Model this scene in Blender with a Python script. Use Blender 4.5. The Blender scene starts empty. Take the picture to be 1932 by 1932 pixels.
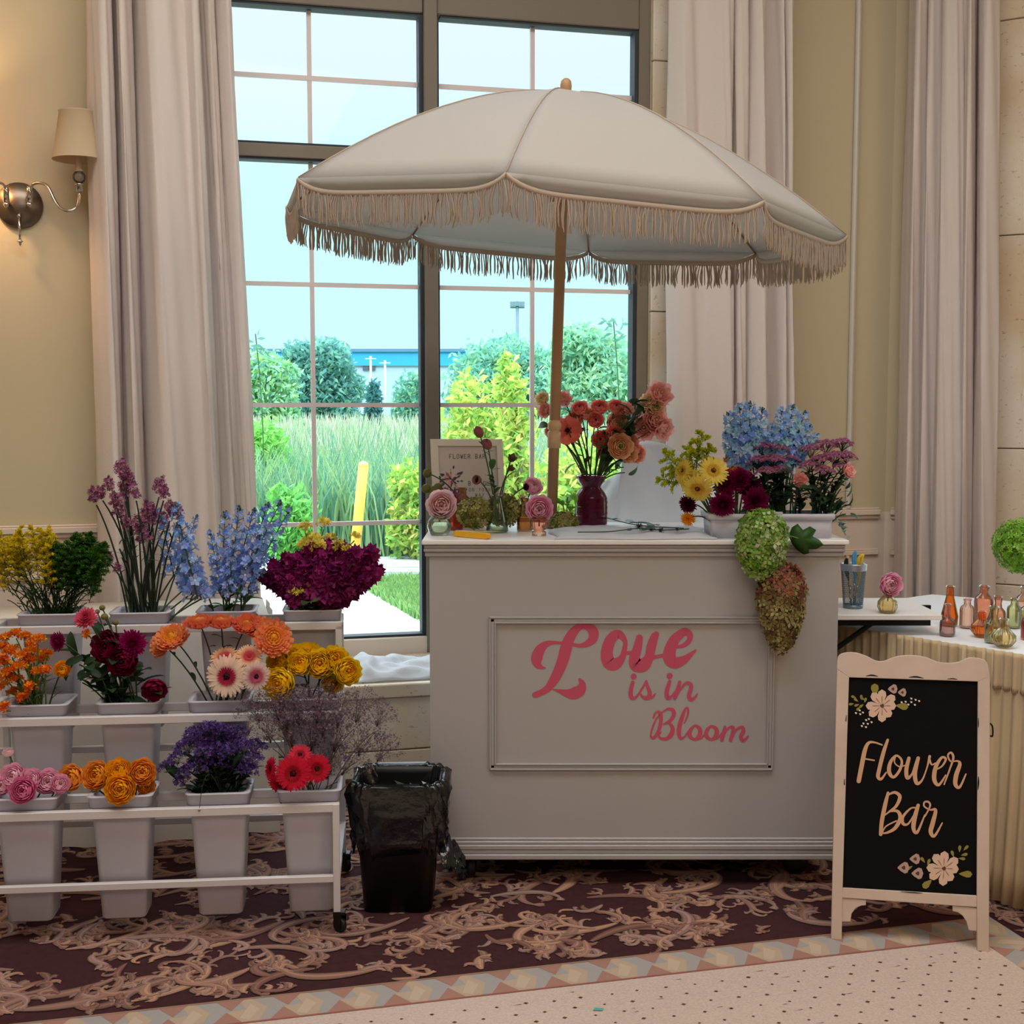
import bpy, math, random
from mathutils import Vector, Matrix, Quaternion
random.seed(7)
R = random.random
def U(a, b): return a + (b - a) * random.random()
PI = math.pi
SC = bpy.context.scene
COL = SC.collection

# ------------------------------------------------------------------ camera, world, lights, exposure
FPX, EYE, TILT = 2400.0, 1.366, math.atan(198 / 2400)
cam_d = bpy.data.cameras.new('camera'); cam_d.sensor_width = 36; cam_d.lens = 36 * FPX / 1932
cam_d.clip_end = 600
cam = bpy.data.objects.new('camera', cam_d); COL.objects.link(cam)
cam.location = (0, 0, EYE); cam.rotation_euler = (PI / 2 - TILT, 0, 0)
SC.camera = cam
SC.view_settings.view_transform = 'Standard'; SC.view_settings.look = 'None'
SC.view_settings.gamma = 1; SC.view_settings.use_curve_mapping = False
SC.view_settings.exposure = 0.17
SC.cycles.max_bounces = 8; SC.cycles.diffuse_bounces = 4; SC.cycles.transmission_bounces = 6
SC.cycles.transparent_max_bounces = 16; SC.cycles.caustics_refractive = False; SC.cycles.caustics_reflective = False
SC.cycles.use_denoising = True; SC.cycles.sample_clamp_indirect = 6

def lin(c):
    r = []
    for x in c[:3]:
        x = x / 255.0
        r.append(x / 12.92 if x <= .04045 else ((x + .055) / 1.055) ** 2.4)
    return r
w = bpy.data.worlds.new('overcast_sky'); SC.world = w; w.use_nodes = True
nt = w.node_tree; bg = nt.nodes['Background']
tc = nt.nodes.new('ShaderNodeTexCoord'); sx = nt.nodes.new('ShaderNodeSeparateXYZ'); rp = nt.nodes.new('ShaderNodeValToRGB')
nt.links.new(tc.outputs['Generated'], sx.inputs[0]); nt.links.new(sx.outputs['Z'], rp.inputs[0]); nt.links.new(rp.outputs['Color'], bg.inputs['Color'])
cr = rp.color_ramp
for i, (p, c) in enumerate([(0.0, (206, 234, 244)), (.06, (198, 232, 248)), (.13, (200, 244, 252)), (.19, (204, 243, 251)), (.24, (216, 226, 244)), (.34, (224, 230, 244))]):
    e = cr.elements[i] if i < 2 else cr.elements.new(p)
    e.position = p; e.color = (*lin(c), 1)
cr.elements.new(.50).color = (4.2, 4.4, 4.7, 1)
bg.inputs['Strength'].default_value = 1.22

def light(name, kind, loc, rot, energy, col, size=None, sy=None):
    d = bpy.data.lights.new(name, kind); d.energy = energy; d.color = col
    if kind == 'AREA':
        d.size = size
        if sy: d.shape = 'RECTANGLE'; d.size_y = sy
    if kind == 'SUN': d.angle = .12
    o = bpy.data.objects.new(name, d); COL.objects.link(o); o.location = loc; o.rotation_euler = rot
    return o
# sun high behind the building, lights the marsh and the trees
light('sun', 'SUN', (0, 0, 20), (math.radians(48), 0, math.radians(-25)), 1.5, (1, .96, .88))
# pair of unseen fill lights high in the hall, added to brighten the room
light('hall_fill_light', 'AREA', (-.2, 2.1, 4.4), (0, 0, 0), 112, (1, .95, .9), 4.6, 1.6)
light('hall_fill_light', 'AREA', (.6, -2.2, 4.3), (math.radians(25), 0, 0), 60, (1, .93, .88), 3.0, 2.0)
light('warm_wall_light', 'AREA', (3.6, .2, 3.0), (math.radians(40), 0, math.radians(35)), 26, (1, .66, .42), 1.2, 1.2)

# ------------------------------------------------------------------ geometry helpers
class MB:
    def __init__(s): s.v = []; s.f = []; s.c = []; s.m = []
    def add(s, vs, fs, col=(1, 1, 1), mi=0):
        n = len(s.v); s.v += [tuple(v) for v in vs]
        s.f += [tuple(i + n for i in f) for f in fs]; s.m += [mi] * len(fs)
        if callable(col): s.c += [col(v) for v in vs]
        elif len(col) and isinstance(col[0], (tuple, list)): s.c += list(col)
        else: s.c += [tuple(col)] * len(vs)
        return s
    def merge(s, o, M=None, mi=None):
        n = len(s.v); s.v += [tuple(M @ Vector(v)) for v in o.v] if M else o.v
        s.f += [tuple(i + n for i in f) for f in o.f]; s.c += o.c; s.m += [mi] * len(o.f) if mi is not None else o.m
        return s
    def xform(s, fn): s.v = [tuple(fn(*v)) for v in s.v]; return s
def C3(c, j=0.0):
    l = lin(c)
    if j:
        k = 1 + U(-j, j); l = [min(1, x * k) for x in l]
    return tuple(l)

def box(mb, x0, x1, y0, y1, z0, z1, col=(1, 1, 1), mi=0, b=0.0):
    if b <= 0:
        vs = [(x, y, z) for z in (z0, z1) for y in (y0, y1) for x in (x0, x1)]
        mb.add(vs, [(0, 2, 3, 1), (4, 5, 7, 6), (0, 1, 5, 4), (2, 6, 7, 3), (0, 4, 6, 2), (1, 3, 7, 5)], col, mi)
        return mb
    # chamfered box
    xs = (x0, x0 + b, x1 - b, x1); ys = (y0, y0 + b, y1 - b, y1); zs = (z0, z0 + b, z1 - b, z1)
    ring = [(1, 0), (2, 0), (3, 1), (3, 2), (2, 3), (1, 3), (0, 2), (0, 1)]
    vs = []
    for k, (zz, inset) in enumerate(((0, 1), (1, 0), (2, 0), (3, 1))):
        for (i, j) in ring:
            x, y = xs[i], ys[j]
            if inset: x = min(max(x, xs[1]), xs[2]); y = min(max(y, ys[1]), ys[2])
            vs.append((x, y, zs[zz]))
    fs = []
    for k in range(3):
        for i in range(8):
            j = (i + 1) % 8; fs.append((k * 8 + i, k * 8 + j, k * 8 + 8 + j, k * 8 + 8 + i))
    fs.append(tuple(reversed(range(8)))); fs.append(tuple(24 + i for i in range(8)))
    mb.add(vs, fs, col, mi); return mb

def frames(pts):
    n = len(pts); T = []
    for i in range(n):
        a = pts[max(0, i - 1)]; b = pts[min(n - 1, i + 1)]; t = (b - a)
        T.append(t.normalized() if t.length > 1e-9 else Vector((0, 0, 1)))
    up = Vector((0, 0, 1)) if abs(T[0].z) < .9 else Vector((1, 0, 0))
    nrm = (up - T[0] * up.dot(T[0])).normalized(); out = []
    for t in T:
        nrm = (nrm - t * nrm.dot(t))
        nrm = nrm.normalized() if nrm.length > 1e-6 else t.orthogonal().normalized()
        out.append((t, nrm, t.cross(nrm)))
    return out
def tube(mb, pts, r, n=6, col=(1, 1, 1), mi=0, closed=False, caps=True):
    pts = [Vector(p) for p in pts]; fr = frames(pts); L = len(pts)
    rr = r if isinstance(r, (list, tuple)) else [r] * L
    vs = []
    for p, (t, a, b), q in zip(pts, fr, rr):
        for k in range(n):
            an = 2 * PI * k / n; vs.append(p + a * (math.cos(an) * q) + b * (math.sin(an) * q))
    fs = []
    for i in range(L - 1):
        for k in range(n):
            k2 = (k + 1) % n; fs.append((i * n + k, i * n + k2, i * n + n + k2, i * n + n + k))
    if caps: fs.append(tuple(reversed(range(n)))); fs.append(tuple((L - 1) * n + k for k in range(n)))
    if isinstance(col, list): col = [c for c in col for _ in range(n)]
    mb.add(vs, fs, col, mi); return mb
def lathe(mb, prof, n=24, cx=0, cy=0, cz=0, col=(1, 1, 1), mi=0, fl=None, cap=True):
    """prof: list of (r, z); fl(angle, i, r) -> radius, for fluting"""
    vs = []
    for i, (r, z) in enumerate(prof):
        for k in range(n):
            an = 2 * PI * k / n; q = fl(an, i, r) if fl else r
            vs.append((cx + q * math.cos(an), cy + q * math.sin(an), cz + z))
    fs = []
    for i in range(len(prof) - 1):
        for k in range(n):
            k2 = (k + 1) % n; fs.append((i * n + k, i * n + k2, i * n + n + k2, i * n + n + k))
    if cap:
        if prof[0][0] > 1e-5: fs.append(tuple(reversed(range(n))))
        if prof[-1][0] > 1e-5: fs.append(tuple((len(prof) - 1) * n + k for k in range(n)))
    mb.add(vs, fs, col, mi); return mb
def ball(mb, c, r, n=8, col=(1, 1, 1), mi=0, sz=1.0):
    m = max(3, n // 2)
    prof = [(max(1e-4, r * math.sin(PI * i / m)), -r * sz * math.cos(PI * i / m)) for i in range(m + 1)]
    return lathe(mb, prof, n, c[0], c[1], c[2], col, mi)
def bez(p0, p1, p2, n=8):
    p0, p1, p2 = Vector(p0), Vector(p1), Vector(p2)
    return [p0 * (1 - t) ** 2 + p1 * (2 * t * (1 - t)) + p2 * t * t for t in [i / n for i in range(n + 1)]]
def crom(pts, k=6, closed=False):
    P = [Vector(p) for p in pts]; out = []; n = len(P)
    for i in range(n - 1 + (1 if closed else 0)):
        if closed: a, b, c, d = P[(i - 1) % n], P[i % n], P[(i + 1) % n], P[(i + 2) % n]
        else: a, b, c, d = P[max(0, i - 1)], P[i], P[i + 1], P[min(n - 1, i + 2)]
        for j in range(k):
            t = j / k
            out.append(.5 * ((2 * b) + (c - a) * t + (2 * a - 5 * b + 4 * c - d) * t * t + (3 * b - a - 3 * c + d) * t ** 3))
    if not closed: out.append(P[-1])
    return out
def sheet(mb, rows, col=(1, 1, 1), mi=0, wrap=False):
    """rows: list of equally long lists of points"""
    m = len(rows[0]); vs = [p for r in rows for p in r]; fs = []
    for i in range(len(rows) - 1):
        for j in range(m - (0 if wrap else 1)):
            k = (j + 1) % m; fs.append((i * m + j, i * m + k, i * m + m + k, i * m + m + j))
    mb.add(vs, fs, col, mi); return mb

# camera-independent location helpers: where a line of sight meets a plane of the room
CT, ST = math.cos(TILT), math.sin(TILT)
def ray(px, py):
    a = (px - 966) / FPX; b = -(py - 966) / FPX
    return Vector((a, CT + b * ST, -ST + b * CT))
def at(px, py, Y):
    d = ray(px, py); s = Y / d.y; return Vector((d.x * s, Y, EYE + d.z * s))
def fl(px, py, Z=0.0):
    d = ray(px, py); s = (Z - EYE) / d.z; return Vector((d.x * s, d.y * s, Z))
PPM = lambda Y: FPX / Y      # pixels per metre

class Frame:
    def __init__(s, ox, oy, ang):
        s.o = Vector((ox, oy, 0)); s.u = Vector((math.cos(ang), math.sin(ang), 0)); s.w = Vector((-math.sin(ang), math.cos(ang), 0)); s.ang = ang
    def p(s, u, v, z): return s.o + s.u * u + s.w * v + Vector((0, 0, z))
    def fn(s): return lambda u, v, z: s.p(u, v, z)
    def uz(s, px, py, v=0.0):
        d = ray(px, py); o = s.o + s.w * v
        t = (o - Vector((0, 0, 0))).dot(s.w) / d.dot(s.w)
        q = Vector((0, 0, EYE)) + d * t; return (q - s.o).dot(s.u), q.z
FA = Frame(0, 5.2, math.atan(.25))
FB = Frame(1.65, 5.6125, math.radians(-31))
FR = Frame(*fl(643, 1762)[:2], math.radians(5.6))

# ------------------------------------------------------------------ materials
MATS = {}
def mat(name, col=(200, 200, 200), rough=.6, metal=0.0, spec=.5, vc=False, trans=0.0, bump=None, emit=None, tint=None, coat=0):
    if name in MATS: return MATS[name]
    m = bpy.data.materials.new(name); m.use_nodes = True; t = m.node_tree; p = t.nodes['Principled BSDF']
    p.inputs['Roughness'].default_value = rough; p.inputs['Metallic'].default_value = metal
    p.inputs['Specular IOR Level'].default_value = spec; p.inputs['Coat Weight'].default_value = coat
    src = None
    if vc:
        a = t.nodes.new('ShaderNodeVertexColor'); a.layer_name = 'Col'; src = a.outputs['Color']
        t.links.new(src, p.inputs['Base Color'])
    else:
        p.inputs['Base Color'].default_value = (*lin(col), 1)
        if tint:   # (scale, other colour, amount): soft natural mottling
            n = t.nodes.new('ShaderNodeTexNoise'); n.inputs['Scale'].default_value = tint[0]; n.inputs['Detail'].default_value = 5
            co = t.nodes.new('ShaderNodeTexCoord'); t.links.new(co.outputs['Object'], n.inputs['Vector'])
            r = t.nodes.new('ShaderNodeValToRGB'); r.color_ramp.elements[0].position = .35; r.color_ramp.elements[1].position = .7
            r.color_ramp.elements[0].color = (*lin(col), 1)
            k = tint[2]; a0, a1 = lin(col), lin(tint[1])
            r.color_ramp.elements[1].color = (*[x * (1 - k) + y * k for x, y in zip(a0, a1)], 1)
            t.links.new(n.outputs['Fac'], r.inputs[0]); src = r.outputs['Color']; t.links.new(src, p.inputs['Base Color'])
    if bump:
        n = t.nodes.new('ShaderNodeTexNoise'); n.inputs['Scale'].default_value = bump[0]; n.inputs['Detail'].default_value = 4
        co = t.nodes.new('ShaderNodeTexCoord'); t.links.new(co.outputs['Object'], n.inputs['Vector'])
        b = t.nodes.new('ShaderNodeBump'); b.inputs['Strength'].default_value = bump[1]; b.inputs['Distance'].default_value = .01
        t.links.new(n.outputs['Fac'], b.inputs['Height']); t.links.new(b.outputs['Normal'], p.inputs['Normal'])
    if trans > 0:
        tr = t.nodes.new('ShaderNodeBsdfTranslucent'); mx = t.nodes.new('ShaderNodeMixShader'); mx.inputs[0].default_value = trans
        if src: t.links.new(src, tr.inputs['Color'])
        else: tr.inputs['Color'].default_value = (*lin(col), 1)
        t.links.new(p.outputs[0], mx.inputs[1]); t.links.new(tr.outputs[0], mx.inputs[2])
        t.links.new(mx.outputs[0], t.nodes['Material Output'].inputs[0])
    if emit:
        p.inputs['Emission Color'].default_value = (*lin(col), 1); p.inputs['Emission Strength'].default_value = emit
    MATS[name] = m; return m
def glassmat(name, col, rough=.03, clear=.75, ior=1.45, gloss=1.0):
    """coloured glass as a thin tinted shell: fresnel gloss over tinted see-through"""
    m = bpy.data.materials.new(name); m.use_nodes = True; t = m.node_tree; t.nodes.remove(t.nodes['Principled BSDF'])
    tr = t.nodes.new('ShaderNodeBsdfTransparent'); tr.inputs[0].default_value = (*lin(col), 1)
    df = t.nodes.new('ShaderNodeBsdfPrincipled'); df.inputs['Base Color'].default_value = (*lin(col), 1); df.inputs['Roughness'].default_value = .15
    gl = t.nodes.new('ShaderNodeBsdfGlossy'); gl.inputs['Roughness'].default_value = rough
    m1 = t.nodes.new('ShaderNodeMixShader'); m1.inputs[0].default_value = 1 - clear
    fr = t.nodes.new('ShaderNodeFresnel'); fr.inputs[0].default_value = ior
    m2 = t.nodes.new('ShaderNodeMixShader'); fm = t.nodes.new('ShaderNodeMath'); fm.operation = 'MULTIPLY'; fm.inputs[1].default_value = gloss; t.links.new(fr.outputs[0], fm.inputs[0])
    t.links.new(tr.outputs[0], m1.inputs[1]); t.links.new(df.outputs[0], m1.inputs[2])
    t.links.new(fm.outputs[0], m2.inputs[0]); t.links.new(m1.outputs[0], m2.inputs[1]); t.links.new(gl.outputs[0], m2.inputs[2])
    t.links.new(m2.outputs[0], t.nodes['Material Output'].inputs[0])
    MATS[name] = m; return m

PETAL = mat('petal', vc=True, rough=.55, spec=.25, trans=.4)
LEAF = mat('leaf', vc=True, rough=.5, spec=.35, trans=.2)
PAINTED = mat('painted', vc=True, rough=.6, spec=.3)
WHITE_SHADED = mat('cart_shaded_white', (171, 168, 168), rough=.45, bump=(6, .03))  # white cart body: shade is put into this greyer tone, countertop stays white
PLASTIC = mat('white_plastic', (208, 208, 220), rough=.32, trans=.18)
METALW = mat('white_powder_coated_metal', (208, 204, 206), rough=.4)
CHROME = mat('polished_nickel', (205, 200, 192), rough=.14, metal=1)
BLACKP = mat('black_plastic', (9, 9, 10), rough=.42, spec=.35)
CLOTHW = mat('white_tablecloth_fabric', (240, 236, 228), rough=.8, trans=.25, bump=(60, .05))

# ------------------------------------------------------------------ object helpers
def mesh_of(name, mb, mats, smooth=True, shift=None):
    me = bpy.data.meshes.new(name)
    vs = mb.v if shift is None else [(v[0] - shift[0], v[1] - shift[1], v[2] - shift[2]) for v in mb.v]
    me.from_pydata(vs, [], mb.f)
    if not isinstance(mats, (list, tuple)): mats = [mats]
    for m in mats: me.materials.append(m)
    if len(mats) > 1: me.polygons.foreach_set('material_index', mb.m)
    if smooth: me.polygons.foreach_set('use_smooth', [True] * len(mb.f))
    ca = me.color_attributes.new(name='Col', type='FLOAT_COLOR', domain='POINT')
    ca.data.foreach_set('color', [x for c in mb.c for x in (c[0], c[1], c[2], 1.0)])
    me.update(); return me
def obj(name, mb, mats, parent=None, smooth=True, loc=None):
    """mb is in world coordinates; origin goes to the parent's origin, or to loc"""
    root = None
    if parent is not None:
        q = Vector((0, 0, 0)); pp = parent
        while pp is not None: q = q + Vector(pp.location); pp = pp.parent
        root = q
    elif loc is not None: root = Vector(loc)
    me = mesh_of(name, mb, mats, smooth, root)
    o = bpy.data.objects.new(name, me); COL.objects.link(o)
    if parent is not None: o.parent = parent
    elif loc is not None: o.location = loc
    return o
def tag(o, label, cat, group=None, kind=None):
    if label: o['label'] = label
    if cat: o['category'] = cat
    if group: o['group'] = group
    if kind: o['kind'] = kind
    return o
def thing(name, label, cat, loc=(0, 0, 0), group=None, kind=None):
    o = bpy.data.objects.new(name, None); COL.objects.link(o); o.location = loc; o.empty_display_size = .05
    return tag(o, label, cat, group, kind)
def struct(name, mb, mats, smooth=False, label=None):
    o = obj(name, mb, mats, smooth=smooth); o['kind'] = 'structure'
    if label: o['label'] = label
    return o
def bevel(o, w=.002, seg=2):
    m = o.modifiers.new('edge', 'BEVEL'); m.width = w; m.segments = seg; m.limit_method = 'ANGLE'; m.angle_limit = .6; return o
def solid(o, t=.003):
    m = o.modifiers.new('thickness', 'SOLIDIFY'); m.thickness = t; m.offset = 0; return o

# ================================================================== STRUCTURE
WALLP = mat('khaki_wall_paint', (200, 185, 154), rough=.85, tint=(.7, (194, 184, 150), .5), bump=(90, .03))
CREAM = mat('cream_wainscot_paint', (222, 205, 188), rough=.6, bump=(20, .02))
CEIL = mat('ceiling_paint', (225, 220, 210), rough=.9)
WFRAME = mat('grey_bronze_window_frame', (122, 112, 98), rough=.5, tint=(3, (112, 104, 92), .4))
DARKGAP = mat('dark_rubber_gasket', (38, 46, 56), rough=.6)
MUNT = mat('pale_muntin_bar', (226, 214, 212), rough=.5)
GLASS = glassmat('window_glass', (246, 252, 252), clear=1.0, gloss=.35)

def travertine():
    m = mat('travertine_stone', (224, 208, 184), rough=.7); t = m.node_tree; p = t.nodes['Principled BSDF']
    co = t.nodes.new('ShaderNodeTexCoord')
    n1 = t.nodes.new('ShaderNodeTexNoise'); n1.inputs['Scale'].default_value = 2.2; n1.inputs['Detail'].default_value = 6
    n2 = t.nodes.new('ShaderNodeTexNoise'); n2.inputs['Scale'].default_value = 55; n2.inputs['Detail'].default_value = 3
    mp = t.nodes.new('ShaderNodeMapping'); mp.inputs['Scale'].default_value = (1, 1, 1.5)
    t.links.new(co.outputs['Object'], n1.inputs[0]); t.links.new(co.outputs['Object'], mp.inputs[0]); t.links.new(mp.outputs[0], n2.inputs[0])
    r1 = t.nodes.new('ShaderNodeValToRGB'); r1.color_ramp.elements[0].color = (*lin((212, 190, 158)), 1); r1.color_ramp.elements[1].color = (*lin((232, 222, 206)), 1)
    r1.color_ramp.elements[0].position = .35; r1.color_ramp.elements[1].position = .65
    r2 = t.nodes.new('ShaderNodeValToRGB'); r2.color_ramp.elements[0].position = .28; r2.color_ramp.elements[1].position = .37
    r2.color_ramp.elements[0].color = (.66, .6, .54, 1); r2.color_ramp.elements[1].color = (1, 1, 1, 1)
    mx = t.nodes.new('ShaderNodeMix'); mx.data_type = 'RGBA'; mx.blend_type = 'MULTIPLY'; mx.inputs[0].default_value = 1
    t.links.new(n1.outputs['Fac'], r1.inputs[0]); t.links.new(n2.outputs['Fac'], r2.inputs[0])
    t.links.new(r1.outputs[0], mx.inputs[6]); t.links.new(r2.outputs[0], mx.inputs[7]); t.links.new(mx.outputs[2], p.inputs['Base Color'])
    b = t.nodes.new('ShaderNodeBump'); b.inputs['Strength'].default_value = .3; b.inputs['Distance'].default_value = .003
    t.links.new(r2.outputs[0], b.inputs['Height']); t.links.new(b.outputs[0], p.inputs['Normal'])
    return m
STONE = travertine()
RAILZ, TOPZ = .905, 4.5
uL, _ = FA.uz(352, 700); uR, _ = FA.uz(1222, 700); zS = FA.uz(720, 1243)[1]; zH = 4.15
uC = FA.uz(1672, 800)[0]
# --- wall with the big window (paint above the rail, pale wainscot below)
mb = MB()
for a, b in ((-4.6, uL), (uR, uC + .02)):
    box(mb, a, b, 0, .22, 0, RAILZ, mi=1); box(mb, a, b, 0, .22, RAILZ, TOPZ)
box(mb, uL, uR, 0, .22, 0, zS, mi=1); box(mb, uL, uR, 0, .22, zH, TOPZ)
box(mb, uC - .05, uC + .3, .12, .34, 0, TOPZ)
struct('wall_back', mb.xform(FA.fn()), [WALLP, CREAM])
# --- chair rail and lower wainscot moulding on both sides
def rail(mb, a, b):
    for z0, z1, d in ((RAILZ - .012, RAILZ + .012, .028), (RAILZ + .012, RAILZ + .02, .018), (RAILZ - .03, RAILZ - .012, .014), (RAILZ - .19, RAILZ - .17, .016), (RAILZ - .17, RAILZ - .163, .009)):
        box(mb, a, b, -d, -.0005, z0, z1, b=.003)
mb = MB(); rail(mb, -4.6, uL - .3); struct('trim_1', mb.xform(FA.fn()), CREAM)
mb = MB(); rail(mb, uR + .3, uC - .03); struct('trim_2', mb.xform(FA.fn()), CREAM)
# --- wall on the right with a second window out of frame
mb = MB(); B0, B1 = 1.02, 2.6
box(mb, 0, B0, 0, .22, 0, RAILZ, mi=1); box(mb, 0, B0, 0, .22, RAILZ, TOPZ); box(mb, B1, 3.6, 0, .22, 0, TOPZ)
box(mb, B0, B1, 0, .22, 0, .35, mi=1); box(mb, B0, B1, 0, .22, zH, TOPZ)
struct('wall_right', mb.xform(FB.fn()), [WALLP, CREAM])
mb = MB(); rail(mb, .03, .2); struct('trim_3', mb.xform(FB.fn()), CREAM)
# thin pale corner bead running up the wall left of the corner
u0, z0 = FA.uz(1601, 800); u1, z1 = FA.uz(1612, 20)
mb = MB(); tube(mb, [(u0, -.012, RAILZ + .02), (u0, -.012, TOPZ)], .012, 8)
struct('trim_4', mb.xform(FA.fn()), mat('pale_bead', (206, 200, 190), rough=.5))
# --- stone surround slabs with joints
def slabs(mb, a, b, v0, v1, z0, z1, joints):
    zz = [z0] + [j for j in joints if z0 < j < z1] + [z1]
    for i in range(len(zz) - 1): box(mb, a, b, v0, v1, zz[i] + .002, zz[i + 1] - .002, b=.003)
mb = MB(); slabs(mb, uR + .002, uR + .30, -.03, -.002, 0, 4.3, (.55, 1.15, 1.76, FA.uz(1240, 118)[1], 3.4)); struct('trim_5', mb.xform(FA.fn()), STONE)
mb = MB(); slabs(mb, uL - .3, uL - .002, -.03, -.002, 0, 4.3, (.55, 1.15, 1.76, 2.4, 3.4)); struct('trim_6', mb.xform(FA.fn()), STONE)
mb = MB(); slabs(mb, .30, B0, -.03, -.002, 0, 4.3, (.62, FB.uz(1910, 846)[1], FB.uz(1910, 445)[1], FB.uz(1910, 40)[1])); struct('trim_7', mb.xform(FB.fn()), STONE)
# --- stone window bench under the window
zB = .352
mb = MB(); vF = -.48
us = [uL - .25, uL + .45, uL + 1.15, uL + 1.85, uR + .28]
for i in range(4):
    box(mb, us[i] + .002, us[i + 1] - .002, vF, -.032, zB - .05, zB, b=.004)
    for z0, z1 in ((.002, .10), (.104, zB - .052)): box(mb, us[i] + .002, us[i + 1] - .002, vF + .015, -.032, z0, z1, b=.004)
struct('trim_8', mb.xform(FA.fn()), STONE, label='stone window bench of travertine blocks below the tall window')
# --- window 1: two tall lights either side of a grey post, muntins, transom
w1 = thing('window_1', 'tall grey framed window with thin muntins looking onto the marsh', None, FA.p(0, .05, 0), kind='structure')
u_p0, u_p1 = FA.uz(801, 500)[0], FA.uz(826, 500)[0]
zt0, zt1 = FA.uz(540, 297)[1], FA.uz(540, 272)[1]
zh0, zh1 = FA.uz(1000, 40)[1], FA.uz(1000, 40)[1] + .17
mb = MB()
box(mb, uL, uL + .05, .0, .09, zS, zH, b=.003); box(mb, uR - .048, uR, .0, .09, zS, zH, b=.003)
box(mb, u_p0, u_p1, -.015, .09, zS, zH, b=.003)
for a, b in ((uL + .05, u_p0), (u_p1, uR - .048)):
    box(mb, a, b, .0, .09, zh0, zh1, b=.004); box(mb, a, b, -.01, .09, zh1, zh1 + .05, b=.004)
    box(mb, a, b, .0, .09, zH - .05, zH, b=.003)
box(mb, uL + .05, u_p0, .0, .09, zt0, zt1, b=.003); box(mb, u_p1, uR - .048, .0, .09, zt0, zt1, b=.003)
f = obj('window_frame', mb.xform(FA.fn()), WFRAME, w1, smooth=False)
mb = MB(); box(mb, uL + .05, uR - .048, -.01, .09, zS, zS + .085, b=.004); box(mb, uL, uR, -.05, -.001, zS - .05, zS + .02, b=.004)
obj('window_sill', mb.xform(FA.fn()), CREAM, w1, smooth=False)
mb = MB()
for a, b in ((uL + .05, u_p0), (u_p1, uR - .048)):
    for z0, z1 in ((zS + .085, zt0), (zt1, zh0), (zh1 + .05, zH - .05)):
        g = .016
        box(mb, a, a + g * .6, .01, .07, z0, z1); box(mb, b - g, b, .01, .07, z0, z1)
        box(mb, a + g, b - g, .01, .07, z0, z0 + g * .6); box(mb, a + g, b - g, .01, .07, z1 - g * .6, z1)
obj('gasket', mb.xform(FA.fn()), DARKGAP, w1, smooth=False)
mb = MB(); mw = .0085
rows = [FA.uz(640, 536)[1], FA.uz(640, 764)[1], FA.uz(700, 989)[1]]
for (a, b), um in (((uL + .05, u_p0), FA.uz(593, 700)[0]), ((u_p1, uR - .048), FA.uz(1010, 600)[0])):
    box(mb, um - mw, um + mw, .045, .062, zS + .085, zH - .05)
    for z in rows + [FA.uz(640, 145)[1], 3.55]: box(mb, a, b, .044, .061, z - mw, z + mw)
obj('muntin_bars', mb.xform(FA.fn()), MUNT, w1, smooth=False)
for a, b in ((uL + .05, u_p0), (u_p1, uR - .048)):
    mb = MB(); box(mb, a, b, .05, .056, zS + .085, zH - .05); obj('window_pane', mb.xform(FA.fn()), GLASS, w1, smooth=False)
# --- window 2 on the right, past the frame
w2 = thing('window_2', 'second tall window in the right wall', None, FB.p(B0, .05, 0), kind='structure')
mb = MB()
for a, b in ((B0, B0 + .06), (1.78, 1.84), (B1 - .06, B1)): box(mb, a, b, 0, .09, .35, zH)
for z in (.35, 2.4, zH - .06): box(mb, B0, B1, 0.005, .085, z, z + .06)
obj('window_frame', mb.xform(FB.fn()), WFRAME, w2, smooth=False)
mb = MB(); box(mb, B0 + .06, B1 - .06, .05, .056, .4, zH - .06); obj('window_pane', mb.xform(FB.fn()), GLASS, w2, smooth=False)
# --- the rest of the hall shell
pB = FB.p(3.6, 0, 0)
mb = MB(); box(mb, pB.x, pB.x + .2, -4.5, pB.y + .1, 0, TOPZ); struct('wall_east', mb, WALLP)
mb = MB(); box(mb, -4.5, -4.3, -4.5, 4.6, 0, TOPZ); struct('wall_west', mb, WALLP)
mb = MB(); box(mb, -4.5, pB.x + .2, -4.7, -4.5, 0, TOPZ); struct('wall_south', mb, WALLP)
mb = MB(); box(mb, -4.6, pB.x + .4, -4.8, 6.0, TOPZ, TOPZ + .2); struct('ceiling', mb, CEIL)

# --- floor: carpet with scrolls, twisted border band, cream dotted carpet
p0 = fl(450, 1932); p1 = fl(1845, 1772); du = (p1 - p0).normalized(); dv = Vector((-du.y, du.x, 0))
def carpet_pt(s, t): return (p1.x + du.x * s + dv.x * t, p1.y + du.y * s + dv.y * t)     # s along the seam (0 at its corner), t towards the window
CARPET = mat('dark_maroon_carpet', (66, 36, 40), rough=.95, spec=.1, tint=(40, (72, 48, 50), .6), bump=(400, .3))
SCROLL = mat('scroll_pile', vc=True, rough=.95, spec=.1)
BAND = SCROLL
CREAMC = mat('cream_carpet', (206, 188, 176), rough=.95, spec=.1, tint=(160, (186, 168, 158), .8), bump=(300, .3))
mb = MB(); box(mb, -4.5, pB.x + .2, -4.5, 6.0, -.05, 0)
BW = .115
def quad(mb, pts, z, col, mi): mb.add([(*carpet_pt(*p), z) for p in pts], [tuple(range(len(pts)))], col, mi)
quad(mb, [(-6, -8), (0, -8), (0, 0), (-6, 0)], .0012, (1, 1, 1), 2)
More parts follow.
